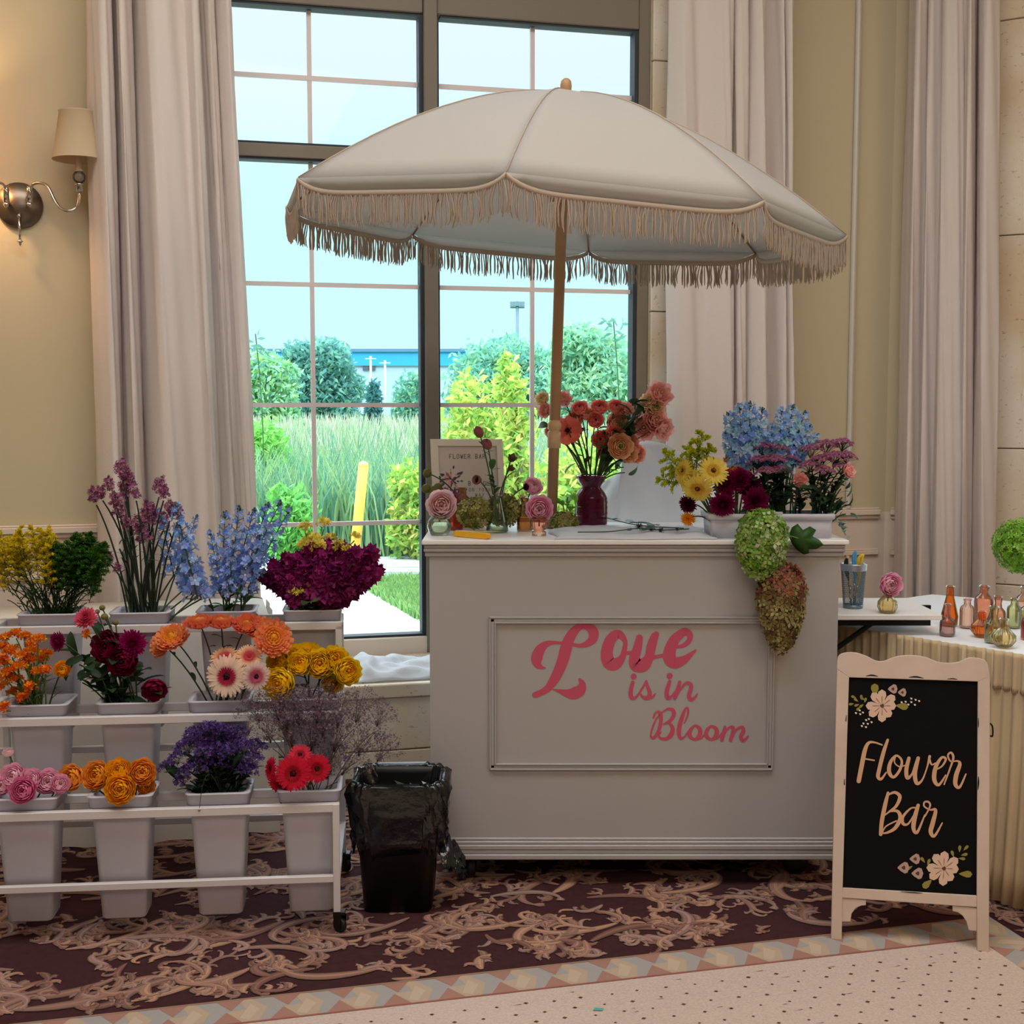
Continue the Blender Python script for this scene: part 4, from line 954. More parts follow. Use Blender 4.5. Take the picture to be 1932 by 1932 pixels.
mb = MB(); a = PS.hit(1868, 1365, -.008); b = PS.hit(1868, 1388, -.008); tube(mb, crom([a, a + eu * .006 + Vector((0, 0, -.008)), b + eu * .006, b], 5), .0022, 6); obj('latch', mb, BLACKP, sg)

# ================================================================== BIN
bn = thing('waste_bin', 'small black waste bin lined with a black bag in front of the cart', 'bin', (at(755, 1745, 3.43).x, 3.43, 0))
bx, by = bn.location.x, 3.425; HB = .356
def rr(w, d, z, r=.03, wob=0, n=8, sx=0):
    pts = sqring(bx + sx, by, w, d, z, r, n)
    return [(x + wob * math.sin(i * 1.7) , y + wob * math.cos(i * 2.3), zz_ + wob * .8 * math.sin(i * 1.1)) for i, (x, y, zz_) in enumerate(pts)]
mb = MB(); rows = [rr(.17, .15, .0), rr(.186, .165, .004), rr(.232, .19, HB - .02), rr(.24, .196, HB - .006), rr(.24, .196, HB - .001), rr(.226, .184, HB - .001), rr(.22, .178, HB - .02), rr(.178, .158, .012)]
sheet(mb, rows, wrap=True); n = len(rows[0]); mb.f += [tuple(reversed(range(n))), tuple(len(mb.v) - n + i for i in range(n))]; mb.m += [0, 0]
obj('bin_body', mb, BLACKP, bn)
BAG = mat('black_bin_bag', (13, 18, 22), rough=.2, spec=.7, bump=(22, .6))
mb = MB(); rows = []; N = 112
def bagring(w, d, z, amp, fr=1.0, tw=0.0, zf=0.0):
    pts = []
    d = d * .79; base = sqring(bx + .002, by, w, d, z, .06, 27)
    for i, (x, y, z_) in enumerate(base):
        a = i / len(base) * 2 * PI; k = amp * 1.5 * (math.sin(a * 17 * fr + tw * 3) * .5 + math.sin(a * 31 * fr - tw * 5) * .35 + math.sin(a * 7 + tw * 9) * .8 + .7 * math.sin(a * 11 + tw * 6 + 2 * math.sin(a * 3)))
        dx, dy = (x - bx), (y - by); L_ = math.hypot(dx, dy); pts.append((x + dx / L_ * k, y + dy / L_ * k, z_ + zf * math.sin(a * 9 + 1) + zf * .5 * math.sin(a * 23)))
    return pts
for z, w_, d_, amp, tw, zf in ((HB - .14, .20, .20, .002, 2, 0), (HB - .04, .215, .23, .002, 1, .0), (HB + .001, .236, .25, .002, .5, .002), (HB + .007, .25, .265, .0025, .3, .003), (HB - .004, .266, .28, .003, .2, .003), (HB - .03, .268, .282, .005, .35, 0), (HB - .06, .264, .278, .005, .6, 0), (HB - .09, .258, .272, .006, .9, 0), (HB - .12, .254, .264, .006, 1.2, .004), (HB - .15, .246, .256, .006, 1.45, .008), (HB - .185, .238, .25, .005, 1.7, .014)):
    rows.append(bagring(w_, d_, z, amp, 1, tw, zf))
sheet(mb, rows, wrap=True); bag = obj('bin_bag', mb, BAG, bn); solid(bag, .0012)
mb = MB()
rows = []
P0 = Vector((bx + .125, by - .02, HB - .15)); 
for i in range(9):
    t = i / 8; c = P0 + Vector((.005 + .055 * t, -.02 * t, -.02 - .085 * t)); w_ = .045 + .022 * math.sin(t * 5)
    rows.append([c + Vector((w_ * (s * .25) + .006 * math.sin(s * 9 + i), w_ * s + .004 * math.cos(s * 7 + i * 2), -abs(s) * .02 + .012 * math.sin(s * 6 + i * 1.7))) for s in [-1, -.6, -.3, 0, .3, .6, 1]])
sheet(mb, rows)
rows = [[Vector((bx + .118, by + .02, HB - .12)) + Vector((.02 * t + .012 * math.sin(t * 6 + s * 4), .05 * s, -.14 * t)) for s in [-1, -.5, 0, .5, 1]] for t in [0, .25, .5, .75, 1]]
sheet(mb, rows); kn = obj('bag_knot', mb, BAG, bag); solid(kn, .0015)
mb = MB()
for _ in range(70):
    p = Vector((bx + U(-.09, .09), by + U(-.075, .075), HB - .06 + U(-.02, .02))); a = Vector((U(-1, 1), U(-1, 1), U(-.4, .6))).normalized() * U(.01, .03); b = a.cross(Vector((0, 0, 1))).normalized() * U(.004, .012)
    mb.add([p - a, p - b, p + a, p + b], [(0, 1, 2, 3)], C3(random.choice([(60, 84, 50), (120, 140, 130), (200, 206, 206), (80, 100, 70), (30, 40, 32)])))
box(mb, bx - .1, bx + .1, by - .075, by + .075, HB - .1, HB - .082, C3((20, 24, 24)))
tag(obj('plant_scraps', mb, LEAF, None, False), 'leaf and stem scraps heaped inside the black bin', 'scraps', kind='stuff')

# ================================================================== CLOTHS
def crumple(name, label, cat, fn, nu, nv, m, th=.002):
    mb = MB(); sheet(mb, [[fn(i / nu, j / nv) for i in range(nu + 1)] for j in range(nv + 1)]); o = obj(name, mb, m); solid(o, th); tag(o, label, cat); return o
LINEN = mat('white_linen', (244, 247, 252), rough=.7, trans=.45, bump=(9, .5))
def noise2(x, y, s=0):
    return math.sin(x * 5.1 + 1.3 * math.sin(y * 3.7 + s) + s) * .5 + math.sin(y * 6.3 + 1.7 * math.sin(x * 4.1 + s * 2)) * .35 + math.sin((x + y) * 11.7 + s * 3) * .15
u_a = FA.uz(655, 1270, -.25)[0]
crumple('folded_linen', 'white linen heaped on the stone window bench left of the cart', 'fabric',
        lambda a, b: FA.p(u_a + .42 * a + .02 * noise2(a * 2, b * 2), -.44 + .36 * b, zB + .004 + max(0, .03 + .045 * math.exp(-((a - .12) ** 2) / .02) * math.sin(PI * b) + .016 * noise2(a * 3, b * 3, 2)) * min(1, 6 * a, 6 * (1 - a), 6 * b + .1, 6 * (1 - b) + .02)), 40, 24, LINEN)
# paper and runner on the cart top
def flatcloth(a, b):
    x = at(1045, 1010, 3.57).x + (at(1350, 1000, 3.57).x - at(1045, 1010, 3.57).x) * a; y = YC - .006 + .33 * b
    return (x + .01 * math.sin(b * 8), y + .012 * math.sin(a * 9), zt + .0025 + (.009 + .005 * noise2(a * 4, b * 2, 1)) * min(1, 9 * a, 9 * (1 - a), 9 * b, 9 * (1 - b)))
crumple('work_cloth', 'thin white cloth lying flat along the middle of the cart top', 'fabric', flatcloth, 40, 16, LINEN)
# draped white fabric behind the cart
def mound(a, b):
    an = PI * (1.02 - 1.04 * a); X0, Yq = at(1243, 900, 4.62).x, 4.62
    h = .0 + (1.235) * (1 - (1 - b) ** 2.2); w_ = .30 * (1 - .55 * b ** 2.4) * (1 + .1 * math.sin(b * 5)); k = noise2(a * 3.2, b * 2.6, 4) * .02 + .022 * math.sin(a * 16 + b * 9 + 3 * math.sin(b * 5)) * math.sin(a * 5 + b * 3)
    return (X0 + (w_ + k) * math.cos(an) * (1 if math.cos(an) > 0 else 1.0) - .05 * b, Yq - (.17 * (1 - .6 * b ** 2) + k) * math.sin(an), .01 + h * (.93 if math.cos(an) < -.5 else 1) * (1 - .05 * abs(math.cos(an)) ** 2))
ch = thing('fabric_mound', 'rumpled white fabric rising behind the cart, right of the purple vase', 'fabric', (at(1243, 900, 4.62).x, 4.62, 0))
mb = MB(); sheet(mb, [[mound(i / 80, j / 50) for i in range(81)] for j in range(51)])
rows = [[tuple(Vector(mound(i / 40, 1)).lerp(Vector(mound(1 - i / 40, 1)), t) + Vector((0, .05 * t * (1 - t) * 4, 0))) for i in range(41)] for t in (0, .25, .5)]
sheet(mb, rows); o = obj('fabric_drape', mb, LINEN, ch); solid(o, .002)
xm = at(1243, 900, 4.62).x
mb = MB()
for sx in (-.16, .16):
    tube(mb, [(xm + sx, 4.60, .0), (xm + sx * .7, 4.61, 1.14)], .012, 8)
tube(mb, [(xm - .12, 4.61, 1.12), (xm + .12, 4.61, 1.12)], .012, 8); box(mb, xm - .16, xm + .16, 4.55, 4.63, .44, .46); obj('support_frame', mb, METALW, ch)

# ================================================================== GLASS AND SMALL THINGS ON THE TABLES
PROFS = {
 'bud': [(.020, 0), (.024, .004), (.030, .018), (.029, .035), (.016, .052), (.011, .058), (.012, .064), (.014, .068)],
 'flask': [(.026, 0), (.030, .004), (.031, .02), (.030, .055), (.026, .066), (.012, .075), (.0105, .09), (.0115, .125), (.013, .128)],
 'jug': [(.021, 0), (.023, .004), (.023, .045), (.021, .052), (.012, .062), (.010, .075), (.0125, .092), (.014, .095)],
 'bottle': [(.027, 0), (.029, .004), (.029, .075), (.026, .088), (.014, .098), (.013, .112), (.016, .116), (.016, .121)],
 'round': [(.014, 0), (.02, .004), (.030, .018), (.029, .032), (.016, .046), (.010, .054), (.011, .07), (.013, .073)],
 'pot': [(.020, 0), (.020, .010), (.014, .014), (.022, .02), (.024, .045), (.021, .05), (.026, .055)],
 'tall': [(.022, 0), (.024, .004), (.026, .03), (.019, .06), (.012, .09), (.011, .115), (.014, .12)],
 'cone': [(.026, 0), (.030, .004), (.026, .03), (.016, .075), (.012, .09), (.014, .098)]}
GM = {k: glassmat('glass_' + k, c, clear=cl_, gloss=.8) for k, c, cl_ in (('amber_orange', (255, 212, 160), .97), ('peach', (255, 242, 234), .98), ('smoky_pink', (244, 230, 228), .97), ('olive', (246, 248, 226), .98), ('pale_yellow', (252, 244, 220), .98), ('ruby', (252, 184, 172), .95), ('plum', (176, 44, 116), .86), ('green_clear', (246, 252, 242), .98), ('tan', (234, 204, 168), .92), ('coral', (255, 228, 214), .97))}
def vase(name, label, cat, pos, prof, sc_, hue, n=28, flute=0.0, fn=12, group=None, twist=False, diam=0.0):
    P = [(r * sc_, z * sc_) for r, z in PROFS[prof]] if isinstance(prof, str) else prof
    H = P[-1][1]; t = thing(name, label, cat, pos, group)
    Q = []
    for (r0, z0), (r1, z1) in zip(P, P[1:]):
        k = max(1, int((z1 - z0) / (.006 * max(1, sc_)))) if flute or diam else 1
        for i in range(k): Q.append((r0 + (r1 - r0) * i / k, z0 + (z1 - z0) * i / k))
    Q.append(P[-1])
    def fl_(a, i, r):
        if diam: return r * (1 + diam * math.sin(a * fn + i * 1.3) * math.sin(a * fn - i * 1.3))
        if flute: return r * (1 + flute * math.cos(a * fn + (i * .35 if twist else 0)))
        return r
    th_ = .0016 * max(1, sc_ * .8); body = Q + [(max(.002, r - th_), z) for r, z in reversed(Q[1:])] + [(.001, Q[1][1] + .002)]
    mb = MB(); lathe(mb, [(.0005, 0)] + body, n if not (flute or diam) else max(n, fn * 4), pos[0], pos[1], pos[2], fl=fl_, cap=False); obj('glass_body', mb, GM[hue], t)
    r, z = Q[-1]; mb = MB(); lathe(mb, [(r - th_, z), (r - th_ * .5, z + .002), (r + .0012, z + .001), (r, z - .002)], n, pos[0], pos[1], pos[2], cap=False); obj('rim', mb, GM[hue], t)
    return t, Vector((pos[0], pos[1], pos[2] + H))
def onH(px, py, H): return fl(px, py, H)
HTz = HT + .002
B = 'glass bud bottles on the display table'
def bt(label, px, py, prof, sc_, hue, **k): return vase('glass_bottle', label, 'bottle', onH(px, py, HTz), prof, sc_ * 1.16, hue, group=B, **k)
bt('smoky pink glass flask nearest the chalkboard sign', 1787, 1199, 'flask', .62, 'smoky_pink', flute=.05, fn=6)
bt('tall-necked bright orange bottle behind the smoky pink flask', 1791, 1180, 'tall', .86, 'amber_orange')
bt('ribbed peach glass bottle with a flared neck, second from the left in the back', 1824, 1184, 'bottle', .62, 'peach', flute=.05, fn=14)
bt('tallest peach-orange apothecary bottle of the display', 1855, 1180, 'bottle', .86, 'coral')
bt('small round orange ribbed bottle in front of the tall peach bottle', 1852, 1201, 'round', .86, 'amber_orange', flute=.08, fn=14)
bt('small pink bottle half behind the tall peach bottle', 1882, 1184, 'jug', .85, 'coral')
bt('square-shouldered olive bottle behind the pale yellow pot', 1874, 1212, 'jug', .92, 'olive')
bt('pale yellow fluted pot-shaped bottle at the table edge', 1893, 1221, 'round', .92, 'pale_yellow', flute=.06, fn=16)
bt('light olive bottle with a stepped shoulder below the green hydrangea', 1912, 1184, 'bottle', .62, 'olive', flute=.03, fn=4)
bt('peach bottle at the right edge of the photo', 1932, 1176, 'bottle', .80, 'peach')
bt('coral pink bottle at the lower right edge', 1943, 1206, 'jug', .95, 'ruby')
# mesh pencil cup with scissors on the fold-out shelf
q = onH(1609, 1146, zs + .001); cup = thing('mesh_cup', 'grey wire mesh pencil cup on the side shelf', 'pencil cup', q)
GREYM = mat('grey_wire_mesh', (120, 138, 152), rough=.4, metal=.6)
mb = MB(); Hc = .125
def rc(z): return .028 + .009 * z / Hc
for k in range(56):
    a = 2 * PI * k / 56
    for s_ in (1, -1): tube(mb, [(q.x + rc(z) * math.cos(a + s_ * z * 9), q.y + rc(z) * math.sin(a + s_ * z * 9), q.z + z) for z in [i * Hc / 10 for i in range(11)]], .0006, 3, caps=False)
obj('mesh_wall', mb, GREYM, cup)
mb = MB(); lathe(mb, [(.0005, 0), (.0285, 0), (.0295, .003), (.0295, .010), (.0285, .01), (.0275, .003), (.0005, .003)], 32, q.x, q.y, q.z, cap=False); obj('base', mb, GREYM, cup)
mb = MB(); lathe(mb, [(rc(.115), .113), (rc(.115) + .001, .118), (rc(Hc), .132), (rc(Hc) + .0035, .134), (rc(Hc) + .003, .13), (rc(.115) + .002, .113)], 32, q.x, q.y, q.z, cap=False); obj('rim', mb, mat('pale_metal_rim', (176, 190, 204), rough=.3, metal=.7), cup)
def tool(name, label, cat, a, b, w_, col):
    a = q + Vector(a); b = q + Vector(b); t = thing(name, label, cat, a); mb = MB(); m = a.lerp(b, .55); tube(mb, [a, m], .003, 6); obj('blade', mb, CHROME, t)
    d = (b - m); s = d.cross(Vector((0, 1, 0))).normalized()
    mb = MB(); tube(mb, crom([m - d * .3, m, m + d * .3 + s * w_, m + d * .8 + s * w_ * 1.1, b, m + d * .85 + s * .001, m + d * .3 + s * .001, m], 5), .0042, 8); obj('handle', mb, mat('handle_' + cat.replace(' ', '_') + str(col[0]), col, rough=.35), t)
tool('scissors', 'scissors with a light blue handle standing in the mesh cup', 'scissors', (.003, 0, .006), (.004, -.005, .17), .006, (88, 168, 226))
tool('scissors', 'scissors with a yellow handle standing in the mesh cup', 'scissors', (.006, .006, .006), (.028, .004, .158), .010, (232, 200, 40))
tool('craft_knife', 'black craft knife with a cream tip in the mesh cup', 'knife', (-.004, .004, .006), (-.02, .002, .148), .006, (30, 32, 36))
tool('marker_pen', 'cream marker leaning in the mesh cup', 'pen', (-.006, -.004, .006), (-.016, .008, .155), .003, (226, 206, 150))
# yellow box cutter at the front edge of the cart
a, b = at(858, 1006, 3.55), at(923, 1014, 3.545); a.y, b.y = 3.62, 3.575; a.z = b.z = zt + .009
a = onH(858, 1006, zt + .009); b = onH(923, 1014, zt + .009); b.y = max(b.y, 3.552); a.y = max(a.y, 3.58)
kn = thing('box_cutter', 'yellow box cutter lying at the front left of the cart top', 'box cutter', a)
d = (b - a).normalized(); s = d.cross(Vector((0, 0, 1)))
mb = MB(); w0 = .0085
vs = []
for t_, hh, ww in ((0, .004, .6), (.05, .007, .9), (.5, .008, 1), (.95, .008, 1), (1, .005, .7)):
    c = a.lerp(b, t_); vs += [c - s * w0 * ww - Vector((0, 0, hh)), c + s * w0 * ww - Vector((0, 0, hh)), c + s * w0 * ww + Vector((0, 0, hh)), c - s * w0 * ww + Vector((0, 0, hh))]
mb.add(vs, [(i * 4 + k, i * 4 + (k + 1) % 4, i * 4 + 4 + (k + 1) % 4, i * 4 + 4 + k) for i in range(4) for k in range(4)] + [(3, 2, 1, 0), (16, 17, 18, 19)]); obj('handle', mb, mat('cutter_yellow', (236, 176, 20), rough=.4), kn, False)
mb = MB(); c = a + Vector((0, .012, .004)); e = onH(943, 1003, zt + .006); tube(mb, [c, c.lerp(e, .8), e], [.003, .0028, .0008], 6); obj('blade', mb, mat('cutter_grey', (190, 184, 160), rough=.3, metal=.5), kn)
# framed menu leaning on the cart
fx0 = at(816, 830, 3.98); PFm = Plane((fx0.x, 4.0, zt), (1, .02, 0), (-.02, -.0, 1)); PFm = Plane((fx0.x, 3.97, zt), (1, .0, 0), (0, .10, 1))
fm = thing('framed_menu', 'white framed flower bar menu card standing on the cart', 'picture frame', PFm.hit(880, 985))
FRM = mat('white_frame_wood', (226, 222, 214), rough=.5)
def pprism(name, pts, o0, o1, m): mb = MB(); prism(mb, PFm, pts, o0, o1); o = obj(name, mb, m, fm, False); return o
px_ = [(812, 829), (948, 829), (955, 984), (818, 984)]; pi_ = [(827, 842), (937, 842), (943, 974), (832, 974)]
for i in range(4):
    j = (i + 1) % 4; bevel(pprism('frame_side', [px_[i], px_[j], pi_[j], pi_[i]], -.006, .012, FRM), .001)
pprism('menu_card', [(826, 841), (938, 841), (944, 975), (831, 975)], -.004, .003, mat('menu_paper', (206, 202, 200), rough=.7))
def letters(txt, px, py, h, adv, off, mb, col):
    """small roman capitals drawn with straight strokes on a 4x6 grid"""
    G = {'F': 'A', }
    S = {'F': [(0, 6, 0, 0), (0, 0, 3, 0), (0, 3, 2, 3)], 'L': [(0, 0, 0, 6), (0, 6, 3, 6)], 'O': [(0, 1, 0, 5), (0, 5, 1, 6), (1, 6, 2, 6), (2, 6, 3, 5), (3, 5, 3, 1), (3, 1, 2, 0), (2, 0, 1, 0), (1, 0, 0, 1)], 'W': [(0, 0, 1, 6), (1, 6, 1.5, 2), (1.5, 2, 2.2, 6), (2.2, 6, 3.2, 0)],
         'E': [(0, 0, 0, 6), (0, 0, 3, 0), (0, 3, 2, 3), (0, 6, 3, 6)], 'R': [(0, 6, 0, 0), (0, 0, 2, 0), (2, 0, 3, 1.5), (3, 1.5, 2, 3), (2, 3, 0, 3), (1.5, 3, 3, 6)], 'B': [(0, 6, 0, 0), (0, 0, 2, 0), (2, 0, 2.8, 1.5), (2.8, 1.5, 2, 3), (0, 3, 2, 3), (2, 3, 3, 4.5), (3, 4.5, 2, 6), (2, 6, 0, 6)],
         'A': [(0, 6, 1.5, 0), (1.5, 0, 3, 6), (.7, 4, 2.3, 4)], 'Y': [(0, 0, 1.5, 3), (3, 0, 1.5, 3), (1.5, 3, 1.5, 6)], 'N': [(0, 6, 0, 0), (0, 0, 3, 6), (3, 6, 3, 0)], 'U': [(0, 0, 0, 5), (0, 5, 1, 6), (1, 6, 2, 6), (2, 6, 3, 5), (3, 5, 3, 0)], 'I': [(1, 0, 1, 6)]}
    for k, ch_ in enumerate(txt):
        for x0_, y0_, x1_, y1_ in S.get(ch_, []):
            s_ = h / 6; pen(mb, PFm, [[(px + k * adv + x0_ * s_, py + y0_ * s_, h * .13), (px + k * adv + x1_ * s_, py + y1_ * s_, h * .13)]], 0, 0, 1, off)
mb = MB(); letters('FLOWER BAR', 848, 857, 8, 7.0, .0036, mb, None); letters('B   OUR', 884, 908, 8, 7.0, .0036, mb, None); letters('ON YOUR', 885, 921, 6, 6.2, .0036, mb, None); letters('WAY', 897, 931, 6, 6.6, .0036, mb, None)
obj('printed_words', mb, mat('print_ink', (96, 92, 92), rough=.8), fm, False)
mb = MB(); cc = [(232, 150, 150), (196, 110, 116), (90, 96, 100), (70, 78, 88), (214, 170, 168)]
for _ in range(60):
    an, rr_ = U(0, 2 * PI), U(2, 22); x, y = 852 + rr_ * math.cos(an), 905 + rr_ * 1.2 * math.sin(an); c = C3(random.choice(cc if rr_ < 14 else cc[2:4] + cc[:1])); l_ = U(3, 6); ca, sa = math.cos(an), math.sin(an)
    mb.add([PFm.hit(x - ca * l_, y - sa * l_, .0034), PFm.hit(x - sa * 2, y + ca * 2, .0034), PFm.hit(x + ca * l_, y + sa * l_, .0034), PFm.hit(x + sa * 2, y - ca * 2, .0034)], [(0, 1, 2, 3)], c)
obj('printed_bouquet', mb, PAINTED, fm, False)
mb = MB(); tube(mb, [PFm.hit(880, 870, -.008), (PFm.hit(880, 985).x, 4.05, zt + .003)], .004, 6); obj('easel_back', mb, FRM, fm)
# vases on the cart
Zc = zt + .0005
V = {}
def cv(key, label, px, py, prof, sc_, hue, **k):
    _, topp = vase('bud_vase' if k.get('nm') is None else k.pop('nm'), label, 'vase', onH(px, py, Zc), prof, sc_, hue, **k); V[key] = topp; return topp
cv('green', 'pale green diamond-textured bud vase with a blush ranunculus at the cart left end', 829, 1009, 'bud', 1.14, 'green_clear', diam=.05, fn=12)
cv('ruby', 'slim red glass vase behind the green bud vase', 860, 1000, 'tall', .90, 'ruby')
cv('amber', 'tan glass bottle beside the framed menu', 872, 994, 'bottle', 1.0, 'tan')
cv('cone', 'clear green conical bottle holding stems, in front of the framed menu', 938, 1004, 'cone', 1.12, 'green_clear')
cv('tanbox', 'squat tan textured glass bottle left of the parasol pole', 990, 1001, 'bottle', .82, 'tan', diam=.02, fn=10)
cv('coral', 'small coral footed glass pot with a pink ranunculus', 1017, 1010, 'pot', 1.02, 'coral', flute=.03, fn=18)
plum = [(.046, 0), (.050, .004), (.051, .05), (.050, .085), (.042, .103), (.033, .113), (.0295, .119), (.031, .124), (.041, .138), (.046, .150), (.0465, .156)]

cv('plum', 'large plum purple diamond-cut glass vase of coral flowers', 1115, 990, plum, 1, 'plum', diam=.035, fn=14, nm='glass_vase')
q = onH(1674, 1156, zs + .001); _, V['shelf'] = vase('bud_vase', 'pale yellow swirled bud vase on the side shelf', 'vase', q, 'bud', .94, 'pale_yellow', flute=.05, fn=14, twist=True)
# trough planter on the right of the cart
tx0, tx1 = at(1338, 1010, 3.57).x, at(1575, 1010, 3.57).x
tr = thing('trough_planter', 'white rectangular trough planter packed with cut flowers on the cart', 'planter', ((tx0 + tx1) / 2, 3.645, Zc)); HTr = at(1450, 970, 3.57).z - Zc
def rring(x0, x1, y0, y1, z, r=.01): return sqring((x0 + x1) / 2, (y0 + y1) / 2, x1 - x0, y1 - y0, z, r)
TY0, TY1 = 3.575, 3.715
mb = MB(); rows = [rring(tx0 + .006, tx1 - .006, TY0 + .004, TY1 - .004, Zc), rring(tx0 + .003, tx1 - .003, TY0 + .002, TY1 - .002, Zc + HTr - .016), rring(tx0 + .008, tx1 - .008, TY0 + .008, TY1 - .008, Zc + HTr - .016), rring(tx0 + .012, tx1 - .012, TY0 + .01, TY1 - .01, Zc + .006)]
sheet(mb, rows, wrap=True); n = len(rows[0]); mb.f += [tuple(reversed(range(n))), tuple(len(mb.v) - n + i for i in range(n))]; mb.m += [0, 0]; obj('trough_body', mb, PLASTIC, tr)
mb = MB(); rows = [rring(tx0 + .002, tx1 - .002, TY0 + .002, TY1 - .002, Zc + HTr - .017), rring(tx0 - .004, tx1 + .002, TY0 - .003, TY1 + .003, Zc + HTr - .015), rring(tx0 - .005, tx1 + .003, TY0 - .004, TY1 + .004, Zc + HTr - .001), rring(tx0 + .009, tx1 - .009, TY0 + .009, TY1 - .009, Zc + HTr), rring(tx0 + .009, tx1 - .009, TY0 + .009, TY1 - .009, Zc + HTr - .014)]
sheet(mb, rows, wrap=True); obj('rim', mb, PLASTIC, tr)
mb = MB(); box(mb, (tx0 + tx1) / 2 - .03, (tx0 + tx1) / 2 + .03, TY0 - .004, TY0 + .006, Zc + HTr - .004, Zc + HTr + .006, b=.001); obj('clip', mb, PLASTIC, tr, False)

# ================================================================== FLOWERS
def mixc(a, b, t): return tuple(x * (1 - t) + y * t for x, y in zip(a, b))
def petal(mb, az, z0, r0, L, w, e0, e1, cup, c0, c1, nl=4, rnd=1.0, jit=.05, stop=.35):
    j = 1 + U(-jit, jit); L *= j; az += U(-jit, jit); ca, sa = math.cos(az), math.sin(az); lat = Vector((-sa, ca, 0)); r, z = r0, z0
    vs, cs = [], []; sh = 1 + U(-.08, .08)
    for i in range(nl + 1):
        t = i / nl; e = e0 + (e1 - e0) * t
        if i: r += math.cos(e) * L / nl; z += math.sin(e) * L / nl
        wt = w * (max(.0, math.sin(PI * (.14 + .74 * t))) ** (.7 if rnd else 1)) * (1 if i < nl else (.62 if rnd else .12))
        p = Vector((ca * r, sa * r, z)); nn = Vector((-math.sin(e) * ca, -math.sin(e) * sa, math.cos(e)))
        c = mixc(c0, c1, min(1, max(0, (t - stop * .5) / max(.01, stop)))); c = tuple(x * sh for x in c)
        vs += [p - lat * wt + nn * cup * wt, p, p + lat * wt + nn * cup * wt]; cs += [c, tuple(x * .93 for x in c), c]
    mb.add(vs, [(i * 3 + k, i * 3 + k + 1, i * 3 + k + 4, i * 3 + k + 3) for i in range(nl) for k in (0, 1)], cs)
def spatch(mb, az, rho, f0, f1, dA, c0, c1, curl=.0, zc=0.0, wav=.03, nr=5, nc=5):
    vs, cs = [], []; sh = 1 + U(-.07, .07); ph = U(0, 6)
    for i in range(nr + 1):
        t = i / nr; f = f0 + (f1 - f0) * t; wd = dA * (.55 + .45 * math.sin(PI * min(1, .15 + .8 * t))) * (1 if i < nr else .72)
        for j in range(nc):
            s = -1 + 2 * j / (nc - 1); a = az + s * wd; q = rho * (1 + curl * t * t * (1 + .3 * s * s) + wav * t * math.sin(s * 3.5 + ph)); ff = f - .10 * s * s * t
            vs.append((q * math.sin(ff) * math.cos(a), q * math.sin(ff) * math.sin(a), zc - q * math.cos(ff))); c = mixc(c0, c1, t); cs.append(tuple(x * sh * (1 + .05 * s * s) for x in c))
    mb.add(vs, [(i * nc + k, i * nc + k + 1, i * nc + nc + k + 1, i * nc + nc + k) for i in range(nr) for k in range(nc - 1)], cs)
def sepals(mb, n=5, c=(70, 100, 50), z=-.95, r=.5):
    for k in range(n): petal(mb, 2 * PI * k / n, z, .02, r, .13, .1, .9, .2, C3(c), C3(c), 3, 0)
PROTO = {}
def reg(key, parts, mt=PETAL):
    """parts: list of (part name, MB); the first is the head, the rest its sub-parts"""
    PROTO[key] = [(n, mesh_of(n, m, mt, True)) for n, m in parts]
def gerbera(key, pet, inner, eye, stop=.4):
    mb = MB(); c0, c1 = C3(inner), C3(pet)
    for k in range(24): petal(mb, 2 * PI * k / 24, -.03, .12, .88, .10, .0, -.12, .15, c0, c1, 4, 1, .06, stop)
    for k in range(24): petal(mb, 2 * PI * (k + .5) / 24, .0, .12, .80, .095, .16, .0, .15, c0, c1, 4, 1, .06, stop)
    for k in range(22): petal(mb, 2 * PI * k / 22, .03, .14, .30, .05, .4, .25, .2, C3(inner), C3(inner), 2, 1)
    mb2 = MB(); ball(mb2, (0, 0, .02), .17, 14, C3(eye), sz=.45)
    for k in range(40):
        a, q = U(0, 2 * PI), U(.02, .2); ball(mb2, (q * math.cos(a), q * math.sin(a), .09 - q * .15), .022, 5, C3(random.choice([eye, inner])))
    lathe(mb2, [(.001, -.22), (.06, -.2), (.18, -.06), (.2, -.03)], 12, col=C3((84, 120, 60)))
    reg(key, [('flower_head', mb), ('flower_center', mb2)])
def ranunc(key, c_out, c_in, eye=(110, 130, 50), rings=6, open_=1.0, curl=.04, wav=.03, eyeR=.12):
    mb = MB()
    for k in range(rings):
        t = k / (rings - 1); rho = 1 - .68 * t; n = 6 if k < 3 else 5; a0 = k * .55
        f1 = (math.radians(98) + math.radians(46) * t) / open_ ** .3
        for i in range(n): spatch(mb, a0 + 2 * PI * i / n, rho * (1 - .03 * (i % 2)), .18, f1 + U(-.08, .08), 2 * PI / n * .68, mixc(C3(c_out), C3(c_in), t * .7), mixc(C3(c_out), C3(c_in), min(1, t + .15)), curl * (1 - t) * 2, .0, wav)
    sepals(mb, 5, z=-.96, r=.55)
    mb2 = MB(); ball(mb2, (0, 0, .12), eyeR, 10, C3(eye))
    reg(key, [('flower_head', mb), ('flower_center', mb2)])
